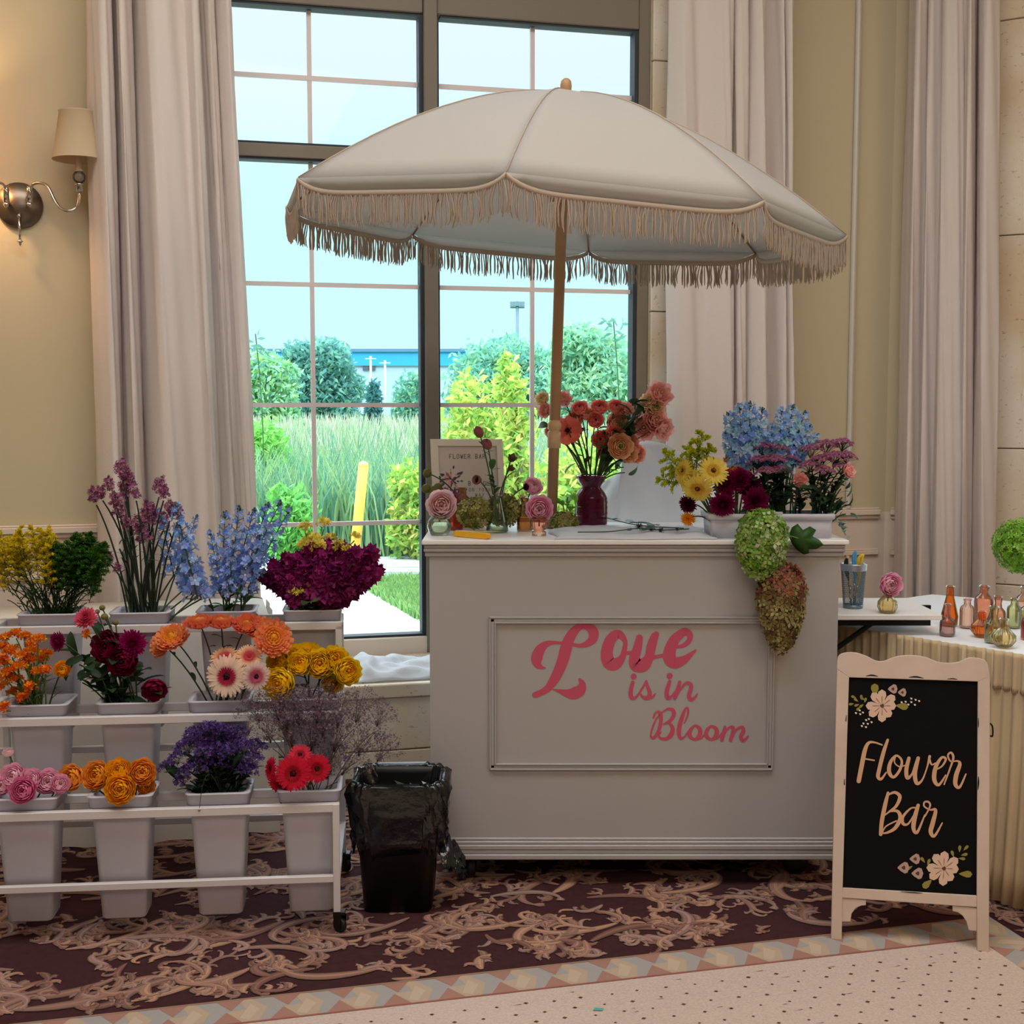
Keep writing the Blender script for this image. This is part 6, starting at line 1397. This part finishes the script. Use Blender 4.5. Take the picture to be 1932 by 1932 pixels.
spray('T1', 'mauve_statice', 'tall mauve-pink statice stem in the second top bucket', 'flower', 'tall mauve statice in the top tier', 'mauve_head', T1, (36, 50, 38), leaves=1, leafk='leaf_thin', leafs=.05, stemr=.0026)
for i in range(10):
    b = bpt('T1'); p = at(U(215, 315), U(990, 1060), bY('T1') + U(-.04, .04)); flower('statice_greenery', 'bare dark green stem among the tall mauve statice', 'foliage', 'bare stems among the mauve statice', 'leaf_thin', b, p, (p.x - b.x, 0, .8), .05, (34, 48, 34), stemr=.003)
def sp(bk, key, lst, oname, label, group, fat=1.0, dy=0, **kw):
    Y = bY(bk) if isinstance(bk, str) else bk[1]
    rk = {i: k for k, i in enumerate(sorted(range(len(lst)), key=lambda i: lst[i][2]))}
    for li, l in enumerate(lst):
        y = Y + dy + (l[4] if len(l) > 4 else U(-.04, .04)); spikef(oname, label + ordinal(rk[li], len(lst)), 'flower', group, key, bpt(bk) if isinstance(bk, str) else Vector(bk) + Vector((U(-.02, .02), U(-.02, .02), 0)), at(l[0], l[1], y), at(l[2], l[3], y - .01), fat, **kw)
sp('T1', 'delph', [(328, 1085, 300, 960), (350, 1110, 335, 985), (362, 1120, 352, 1010), (372, 1125, 330, 950, -.05), (340, 1060, 372, 972, .03), (380, 1130, 365, 1050)], 'blue_delphinium', 'blue delphinium leaning beside the mauve statice', 'blue delphinium beside the mauve statice', .95, dy=.0, leaves=1)
sp('T2', 'delph', [(418, 1115, 425, 965), (432, 1110, 452, 955), (440, 1100, 480, 960), (455, 1110, 505, 950), (460, 1090, 530, 945), (420, 1120, 395, 1000), (430, 1125, 440, 1020, -.05), (470, 1115, 490, 1010, -.04), (480, 1080, 548, 958, .03), (395, 1130, 372, 1060)], 'blue_delphinium', 'soft blue delphinium in the third top bucket', 'blue delphinium in the third top bucket', .9, leaves=3, leafk='leaf_lance', leafs=.06)
sp('T3', 'stock', [(560, 1110, 488, 1085), (568, 1120, 512, 1062), (572, 1125, 540, 1048), (580, 1115, 585, 1030), (592, 1110, 620, 1025), (600, 1112, 650, 1030), (610, 1110, 675, 1040), (620, 1115, 705, 1040), (622, 1120, 715, 1075), (560, 1135, 545, 1085, -.05), (600, 1105, 605, 1040, -.05), (630, 1105, 665, 1060, -.04), (612, 1125, 690, 1090, -.03), (555, 1120, 525, 1090, -.04), (585, 1100, 560, 1045)], 'magenta_stock', 'deep magenta stock stem in the rightmost top bucket', 'magenta stock in the rightmost top bucket', 1.0, leaves=4, leafk='leaf_broad', leafs=.045, stemr=.003)
spray('T3', 'yellow_freesia', 'greenish yellow freesia stem among the magenta stock', 'flower', 'yellow freesias in the rightmost top bucket', 'freesia_yellow', [(575, 990, 16), (612, 982, 16), (590, 1012, 22), (600, 1025, 20, -.04), (575, 1025, 20, -.03), (640, 1025, 18), (672, 1008, 12), (560, 1112, 18, -.07), (655, 1035, 16), (625, 1012, 16)], (76, 100, 46), leaves=2, leafk='leaf_lance', leafs=.04)
b = bpt('T3'); flower('hanging_leaf', 'drooping green leaf over the rim of the rightmost top bucket', 'foliage', None, 'leaf_broad', b, at(596, 1128, bY('T3') - .08), (.1, -.5, -1), .07, (60, 96, 46))

# ---- coral bouquet in the plum vase
vb = V['plum'] + Vector((0, 0, -.06)); vY = vb.y
W = 'in the plum vase'
bunch(tuple(vb), 'coral_ranunculus', 'flower', 'coral ranunculus in the plum vase', 'ranunculus', W, [(1043, 812, 16, 'ran_salmon', -.4, .4, 'pale salmon'), (1071, 812, 19, 'poppy', -.1, .05, 'open dark-eyed coral', -.05), (1084, 789, 16, 'ran_salmon', -.2, .6, 'salmon'), (1094, 768, 15, 'ran_coral', -.2, 1.0, 'rose coral'), (1109, 781, 13, 'ran_salmon', 0, .6, 'faint pink'), (1124, 792, 15, 'ran_coral', .1, .3, 'brick coral', -.03), (1131, 767, 16, 'ran_coral', .0, .9, 'glossy coral'), (1133, 829, 17, 'ran_coral', -.2, .3, 'orange'), (1163, 766, 15, 'ran_coral', .2, .9, 'round coral'), (1161, 818, 18, 'ran_coral', .1, .6, 'wide orange', -.02)], leaves=1, leafk='leaf_thin', leafs=.05)
bunch(tuple(vb), 'peach_ranunculus', 'flower', 'peach ranunculus in the plum vase', 'ranunculus', W, [(1144, 851, 17, 'ran_peach', -.2, .2, 'cream peach'), (1164, 796, 19, 'ran_salmon', .1, .3, 'green-tinged coral'), (1171, 842, 22, 'ran_peach', .1, .1, 'green-eyed peach', -.05), (1188, 856, 16, 'ran_peach', .3, .0, 'apricot', -.03), (1192, 834, 15, 'ran_salmon', .5, .3, 'salmon orange'), (1204, 857, 17, 'ran_salmon', .7, -.1, 'outer apricot')], leaves=0)
bunch(tuple(vb), 'pink_lisianthus', 'flower', 'lisianthus in the plum vase', 'lisianthus', W, [(1022, 751, 12, 'lis_cream', -.5, .6, 'yellow-green'), (1026, 774, 12, 'lis_pink', -.6, .2, 'small salmon'), (1063, 750, 14, 'lis_pink', .2, .8, 'pink behind the pole'), (1182, 770, 12, 'lis_pink', .1, .6, 'faint pink'), (1215, 806, 21, 'lis_pink', -.2, .0, 'ruffled pink'), (1222, 755, 13, 'lis_cream', -.2, .6, 'green-cream'), (1236, 766, 17, 'lis_cream', .1, .3, 'creamy'), (1238, 792, 20, 'lis_pink', .3, .2, 'frilled pink'), (1247, 741, 21, 'lis_pink', .4, .5, 'topmost salmon pink'), (1256, 811, 18, 'lis_pink', .9, -.3, 'outward salmon')], leaves=3, leafk='leaf_broad', leafs=.045, stems=(60, 92, 52))
for i in range(20):
    px, py = (U(1180, 1222), U(760, 830)) if i < 11 else (U(1075, 1180), U(790, 880)); p = at(px, py, vY + U(-.03, .05))
    flower('lisianthus_foliage', 'dark green leafy stem in the plum vase', 'foliage', 'leafy stems in the plum vase', 'leaf_dark', vb, p, (p.x - vb.x, U(-.5, .2), .5), .055, (56, 84, 48), leaves=3, leafk='leaf_broad', leafs=.045)
for px, py, dx, dz in ((1020, 800, -1, .6), (1030, 830, -1, -.6), (1200, 890, 1, -.3), (1072, 870, -1, .5)):
    flower('lisianthus_foliage', 'dark green leafy stem in the plum vase', 'foliage', 'leafy stems in the plum vase', 'leaf_broad', vb, at(px + (14 if px < 1100 else -14), py + 4, vY - .02), (dx, -.2, dz), .05, (56, 84, 48))
# ---- small vases at the cart's left end
def one(oname, label, key, base, px, py, r, dx=0, dz=.2, dy=0.0, cat='flower', **kw): return flower(oname, label, cat, kw.pop('group', None), key, base, at(px, py, base[1] + dy), (dx, -1, dz), r / PPM(base[1]), **kw)
g = V['green'] + Vector((0, 0, -.04)); one('ranunculus', 'large blush pink ranunculus in the pale green bud vase', 'ran_blush', g, 833, 952, 28, 0, .25, -.02)
g = V['ruby'] + Vector((0, 0, -.05))
spray(tuple(g), 'purple_floret', 'small purple-pink blossom in the red glass vase', 'flower', 'purple blossoms in the red glass vase', 'mauve_head', [(842, 925, 8), (850, 932, 8), (858, 930, 8), (866, 934, 8)], (90, 70, 80))
g = V['amber'] + Vector((0, 0, -.05))
for px, py, lb_ in ((806, 893, 'topmost'), (804, 922, 'outermost lower'), (818, 925, 'middle lower'), (826, 920, 'innermost')): one('green_pod', lb_ + ' round olive seed pod at the cart left end', 'podg', g, px, py, 9, -.6, .3, 0, 'seed pod', group='olive seed pods at the cart left end', leaves=1, leafk='leaf_lance', leafs=.03)
g = V['cone'] + Vector((0, 0, -.08)); gs = (60, 92, 60)
one('rose_bud', 'dusky pink bud topping the conical bottle, upper one', 'bud', g, 903, 815, 9, -.6, 1.2, squash=1.5, stemc=gs, leaves=3, leafk='leaf_lance', leafs=.035)
one('rose_bud', 'dusky pink bud on the conical bottle, just below the top one', 'bud', g, 919, 838, 9, -.5, .9, squash=1.5, stemc=gs, leaves=2, leafk='leaf_lance', leafs=.03)
one('seed_cup', 'brown hollow seed cup leaning left from the conical bottle', 'cupb', g, 902, 906, 11, -.9, .3, stemc=gs, cat='seed pod')
one('brown_pod', 'brown calyx on the conical bottle, larger one', 'bud_br', g, 965, 866, 13, .5, .9, stemc=gs, leaves=1, cat='seed pod')
one('brown_pod', 'brown calyx on the conical bottle, lower small one', 'bud_br', g, 963, 884, 10, .8, .4, stemc=gs, cat='seed pod')
one('scabiosa_pod', 'dark thistle-like head leaning towards the pole', 'mum_plum', g, 992, 919, 8, .8, .1, stemc=gs, cat='seed pod')
one('greenery', 'fresh green leafy bud stem in the conical bottle', 'leaf_broad', g, 928, 885, 26, -.1, 2, stemc=gs, leaves=6, leafk='leaf_broad', leafs=.04, cat='foliage')
g = V['coral'] + Vector((0, 0, -.03)); one('ranunculus', 'pink ranunculus in the small coral pot', 'ran_pink', g, 1018, 960, 25, .1, .2, -.01)
g = V['tanbox'] + Vector((0, 0, -.04)); one('ranunculus', 'lilac pink ranunculus behind the coral pot, seen from the side', 'ran_pink', g, 1007, 916, 18, .5, .9, 0)
spray(tuple(g), 'white_filler', 'small cream filler blossom in the tan bottle', 'flower', 'cream filler blossoms in the tan bottle', 'creamf', [(980, 945, 12), (992, 950, 12), (985, 935, 10)], (90, 100, 70))
g = V['shelf'] + Vector((0, 0, -.03)); one('ranunculus', 'open pink ranunculus in the swirled bud vase', 'ran_pink', g, 1682, 1103, 22, .1, .1, -.01)
def hyd(name, label, c, rx, ry, rz, n, s, cols, stem=None, taper=0, rot=None, group=None):
    t = thing(name, label, 'hydrangea', stem[0] if stem else c, group); mb = mophead(rx, ry, rz, n, s, cols, taper)
    M = Matrix.Translation(Vector(c)) @ (rot.to_matrix().to_4x4() if rot else Matrix.Identity(4)); m2 = MB(); m2.merge(mb, M); obj('flower_head', m2, PETAL, t, False)
    if stem: mb = MB(); tube(mb, bez(stem[0], (Vector(stem[0]) + Vector(c)) / 2 + Vector((0, 0, .02)), c, 6), .003, 6, C3((110, 120, 70))); obj('stem', mb, STEMM, t)
    return t
oliv = [(150, 150, 76), (176, 176, 110), (120, 124, 56), (196, 192, 130)]
c = at(897, 968, 3.76); hyd('green_hydrangea', 'olive green hydrangea lying behind the conical bottle, left one', c, .052, .04, .042, 230, .013, oliv, ((c.x + .0, c.y + .05, zt + .01), ))
c = at(950, 962, 3.80); hyd('green_hydrangea', 'olive hydrangea lying between the conical bottle and tan bottle', c, .05, .04, .046, 230, .013, oliv, ((c.x + .0, c.y + .05, zt + .01), ))
c = at(1065, 985, 3.86); hyd('green_hydrangea', 'pale hydrangea lying half hidden behind the parasol pole', c, .04, .035, .03, 150, .012, oliv, ((c.x + .0, c.y + .05, zt + .01), ))
for px, py, dx, lb_ in ((1058, 945, -.8, 'left'), (1072, 935, .2, 'upright'), (1085, 950, .9, 'right-leaning')):
    b = at(1068, 985, 3.9); b.z = zt + .01; flower('bright_leaf', lb_ + ' bright green leaf sprig behind the parasol pole', 'foliage', 'bright leaves behind the parasol pole', 'leaf_bright', b, at(px, py, 3.9), (dx, -.6, .6), .035, (110, 150, 60), leaves=2, leafk='leaf_bright', leafs=.035)
# ---- hanging hydrangeas and lobed leaf
lime_g = lambda z, a: random.choice([(150, 190, 84), (176, 206, 120), (206, 222, 170), (120, 160, 60)])
brn = lambda z, a: random.choice([(176, 168, 110), (150, 136, 84), (196, 190, 136), (120, 96, 60)]) if z < .15 + .3 * R() else random.choice([(150, 96, 72), (168, 110, 84), (120, 64, 50), (160, 140, 90)])
sb = Vector((at(1440, 968, 3.6).x, 3.60, Zc + HTr - .01))
c = at(1437, 1028, 3.495); c.y = 3.49; hyd('green_hydrangea', 'lime green hydrangea panicle hanging over the cart edge', c, .066, .045, .092, 420, .0155, lime_g, (sb,), .12)
c = at(1474, 1145, 3.50); c.y = 3.495; hyd('brown_hydrangea', 'faded russet and green hydrangea panicle hanging below the lime one', c, .062, .042, .118, 560, .0145, brn, (sb + Vector((.02, 0, 0)),), .28)
a = at(1478, 1012, 3.53); LF = [(1488, 1010), (1494, 995), (1505, 988), (1515, 1000), (1528, 993), (1540, 1000), (1533, 1012), (1545, 1018), (1554, 1028), (1540, 1036), (1526, 1036), (1526, 1044), (1516, 1046), (1504, 1038), (1494, 1026)]
t = thing('lobed_leaf', 'large dark green lobed leaf hanging beside the lime hydrangea', 'leaf', a); mb = MB(); pm = at(1512, 1017, 3.505); ring_ = [at(x, y, 3.515 + .004 * math.sin(i * 2.1)) for i, (x, y) in enumerate(LF)]; n = len(ring_)
mid = [p.lerp(pm, .5) - Vector((0, .004, 0)) for p in ring_]
mb.add(ring_ + mid + [pm - Vector((0, .006, 0))], [(i, (i + 1) % n, n + (i + 1) % n, n + i) for i in range(n)] + [(n + i, n + (i + 1) % n, 2 * n) for i in range(n)], [C3((44, 86, 30), .12) for _ in range(2 * n + 1)]); solid(obj('leaf_blade', mb, LEAF, t), .0006)
mb = MB(); tube(mb, [sb + Vector((.02, -.02, .0)), a, at(1490, 1011, 3.51), pm - Vector((0, .004, 0))], .0014, 5, C3((120, 130, 80))); obj('leaf_stem', mb, STEMM, t)
# big round hydrangea at the right edge in its own bottle
q = onH(1938, 1180, HTz); vase('glass_bottle', 'tall clear bottle carrying the round green hydrangea at the right edge', 'bottle', q, 'flask', .8, 'olive'); c = at(1930, 1030, q.y); hyd('green_hydrangea', 'round vivid green hydrangea at the right edge above the bottles', c, .082, .08, .078, 800, .011, lambda z, a: random.choice([(124, 180, 50), (146, 200, 70), (104, 156, 40), (170, 214, 96)]), (q + Vector((0, 0, .02)),))
# ---- trough flowers
TB = lambda px, dy=0: (at(px, 975, 3.645).x, 3.645 + dy, Zc + HTr - .04)
def tb_bunch(oname, group, what, heads, dy=0, **kw):
    hs = heads; order = sorted(range(len(hs)), key=lambda i: hs[i][0]); rank = {i: k for k, i in enumerate(order)}
    for i, h in enumerate(hs):
        px, py, r, key, dx, dz = h[:6]; k = rank[i]; pos = 'rightmost' if k == len(hs) - 1 and k else ORD[k]; w_ = h[6] + ' ' if len(h) > 6 else ''; bx_ = TB(min(1560, max(1352, px + (1450 - px) * .3)), dy * .3)
        flower(oname, f'{w_}{what} in the trough planter, {pos}' if len(hs) > 1 else f'{w_}{what} in the trough planter', 'flower', group, key, bx_, at(px, py, 3.645 + dy + (h[7] if len(h) > 7 else 0)), (dx, -1, dz), r / PPM(3.645), **kw)
tb_bunch('yellow_gerbera', 'yellow gerberas in the trough', 'gerbera', [(1288, 888, 24, 'ger_yellow', -1.6, .5, 'side-facing yellow'), (1303, 905, 24, 'ger_yellow', -.5, .1, 'half-hidden yellow'), (1316, 922, 31, 'ger_yellow', -.2, -.6, 'low yellow', -.03), (1346, 888, 30, 'ger_yellow', .1, .5, 'pale yellow red-eyed', -.03)], -.03, stems_=0) if 0 else None
for h in [(1288, 888, 24, -1.6, .5, 'side-facing yellow gerbera at the left of the trough planter', 0), (1303, 905, 24, -.5, .1, 'half-hidden yellow gerbera between the other three in the trough', 0), (1316, 922, 31, -.2, -.6, 'low drooping yellow gerbera in the trough planter', -.03), (1346, 888, 30, .1, .5, 'pale yellow gerbera with a dark red eye in the trough', -.03)]:
    flower('yellow_gerbera', h[5], 'flower', 'yellow gerberas in the trough', 'ger_yellow', TB(1360), at(h[0], h[1], 3.6 + h[6]), (h[3], -1, h[4]), h[2] / PPM(3.62), (60, 130, 100), .004)
tb_bunch('magenta_chrysanthemum', 'magenta chrysanthemums in the trough', 'chrysanthemum', [(1364, 950, 27, 'mum_magenta', -.2, -.5, 'low drooping magenta', -.05), (1370, 912, 27, 'mum_magenta', -.1, .2, 'full magenta'), (1396, 906, 26, 'mum_magenta', .0, .6, 'upper magenta'), (1412, 918, 26, 'mum_plum', .1, .3, 'dark plum'), (1424, 944, 28, 'mum_magenta', .2, -.1, 'lower right magenta', -.04)], -.03)
flower('plum_chrysanthemum', 'plum chrysanthemum drooping off the left end of the trough', 'flower', None, 'mum_plum', TB(1350), at(1299, 951, 3.6), (-.8, -1, -.3), 19 / PPM(3.6)); flower('orange_blossom', 'orange marigold-like blossom drooping below the plum chrysanthemum', 'flower', None, 'mum_orange', TB(1350), at(1298, 979, 3.59), (-.5, -1, -.4), 16 / PPM(3.6))
spray(TB(1400, .02), 'rust_alstroemeria', 'orange and rust blossom cluster in the middle of the trough', 'flower', 'orange blossoms in the trough', 'wall_orange', [(1380, 862, 16, .03), (1398, 868, 18, .02), (1412, 876, 16, .02), (1388, 884, 18, .0), (1408, 890, 15, .0)], (80, 110, 50))
spray(TB(1400, .02), 'rust_alstroemeria', 'rust red blossom cluster in the middle of the trough', 'flower', 'rust blossoms in the trough', 'wall_rust', [(1390, 856, 12, .02), (1402, 858, 12, .01)], (80, 110, 50))
for p0, p1 in (((1310, 905), (1325, 815)), ((1318, 890), (1342, 838)), ((1300, 905), (1252, 852)), ((1298, 915), (1238, 902)), ((1310, 900), (1300, 835)), ((1296, 912), (1262, 880))):
    spikef('goldenrod', 'lime yellow goldenrod sprig reaching out of the trough' + ordinal([238, 252, 262, 300, 325, 342].index(p1[0] - 1000), 6), 'flower', 'goldenrod in the trough', 'gold_lime', TB(1352), at(*p0, 3.66), at(*p1, 3.64), 1.15, (90, 110, 60))
for i, (p0, p1) in enumerate((((1400, 880), (1372, 778)), ((1402, 880), (1395, 762)), ((1412, 880), (1415, 758)), ((1420, 880), (1440, 770)), ((1395, 890), (1368, 815)), ((1460, 880), (1455, 800)), ((1470, 870), (1475, 768)), ((1478, 870), (1497, 764)), ((1488, 870), (1520, 775)), ((1492, 870), (1545, 818)), ((1440, 880), (1432, 805)), ((1480, 880), (1508, 812)), ((1400, 850), (1380, 800)), ((1500, 865), (1530, 800)))):
    spikef('blue_delphinium', 'sky blue delphinium spike at the back of the trough' + ordinal([368, 372, 380, 395, 415, 432, 440, 455, 475, 497, 508, 520, 530, 545].index(p1[0] - 1000), 14), 'flower', 'blue delphinium in the trough', 'delph_pale', TB(1440 if p0[0] < 1450 else 1480, .04), at(*p0, 3.69), at(*p1, 3.68), 1.0, (96, 140, 100))
spray(TB(1455, .0), 'button_chrysanthemum', 'mauve button chrysanthemum spray, left clump in the trough', 'flower', 'mauve button mums, left clump', 'button_spray', [(1438, 842, 27, .03), (1468, 845, 28, .03), (1430, 868, 27, 0), (1458, 866, 28, -.01), (1488, 864, 26, .02), (1445, 888, 24, -.04), (1475, 886, 24, -.03)], (36, 66, 40), leaves=4, leafk='leaf_dark', leafs=.045, stemr=.002)
spray(TB(1540, .0), 'button_chrysanthemum', 'mauve button chrysanthemum spray, right clump in the trough', 'flower', 'mauve button mums, right clump', 'button_spray', [(1530, 846, 27, .02), (1560, 838, 27, .03), (1592, 834, 25, .02), (1548, 866, 27, -.01), (1578, 860, 28, -.01), (1600, 858, 22, 0), (1590, 880, 22, -.02), (1556, 886, 24, -.04), (1525, 876, 22, -.02)], (36, 66, 40), leaves=4, leafk='leaf_dark', leafs=.045, stemr=.002)
tb_bunch('pink_alstroemeria', 'small pink blossoms in the trough', 'small coral pink blossom', [(1510, 905, 11, 'lis_pink', -.2, .1), (1605, 888, 12, 'lis_pink', .8, .3)], -.05)
for i in range(46):
    px = U(1425, 1590); py = U(885, 965); b = TB(min(1560, px), U(-.04, .04)); p = at(px, py, 3.6 + U(-.02, .08))
    flower('button_mum_foliage', 'dark green leafy stem under the mauve button mums', 'foliage', 'leafy stems in the trough', 'leaf_dark', b, p, (U(-.6, .6), U(-.8, .1), .7), .045, (36, 66, 40), leaves=3, leafk='leaf_dark', leafs=.045)
for i in range(5):
    b = TB(1565); p = at(1592 + i * 3, 905 + i * 16, 3.62); flower('button_mum_foliage', 'dark green leafy stem under the mauve button mums', 'foliage', 'leafy stems in the trough', 'leaf_lance', b, p, (1, -.3, .2), .05, (60, 100, 60), leaves=2, leafk='leaf_thin', leafs=.05)
b = Vector((at(1578, 1000, 3.62).x, 3.62, Zc + .05)); flower('eucalyptus_sprig', 'silvery eucalyptus sprig trailing off the right end of the cart', 'foliage', None, 'leaf_euc', b, at(1598, 1012, 3.58), (.7, -.2, -.6), .02, (130, 150, 130), leaves=12, leafk='leaf_euc', leafs=.02)
# ---- cut stems lying on the cloth
for i, (pts, lab) in enumerate((([(1090, 1004), (1150, 1003), (1205, 997), (1250, 1000), (1300, 998)], 'long cut stem with dark thistle buds lying on the white cloth, nearest the edge'), ([(1140, 975), (1175, 985), (1215, 992), (1290, 997)], 'grey-green leafy cut stem lying right of the plum vase'))):
    P = [onH(x, y, zt + .018) for x, y in pts]; P = [Vector((p.x, max(p.y, 3.56), p.z)) for p in P]; t = thing('cut_stem', lab, 'stem', P[0]); mb = MB(); tube(mb, crom(P, 5), .0018, 5, C3((74, 100, 84))); obj('stem', mb, STEMM, t)
    if i == 0:
        for px, py, r in ((1205, 994, 11), (1228, 1000, 6), (1246, 1001, 9), (1277, 999, 6)):
            p = onH(px, py, zt + .02); p.y = max(p.y, 3.56); h = inst('thistle_head', PROTO['mum_thist'][0][1], t, p, Vector((.4, -.8, .5)).to_track_quat('Z', 'Y'), (r / 675,) * 3, P[0])
    for k in range(9 if i else 5):
        p = P[0].lerp(P[-1], U(.05, .7)); inst('leaf', PROTO['leaf_euc2'][0][1], t, p, Vector((U(-.3, .3), U(-.3, .3), 1)).to_track_quat('Z', 'Y') @ Quaternion((0, 0, 1), U(-1, 1)), (.06, .06, .02), P[0])
# bud hanging from the statice bucket
b = bpt('B2'); q = at(376, 1528, bY('B2') - .085); flower('fallen_bud', 'dark bud dangling on a thin stem over the statice bucket', 'bud', None, 'mum_thist', b + Vector((-.02, -.03, .1)), q, (0, -.5, -1), .007, (50, 50, 50), .0009, bend=(0, -.05, .14))
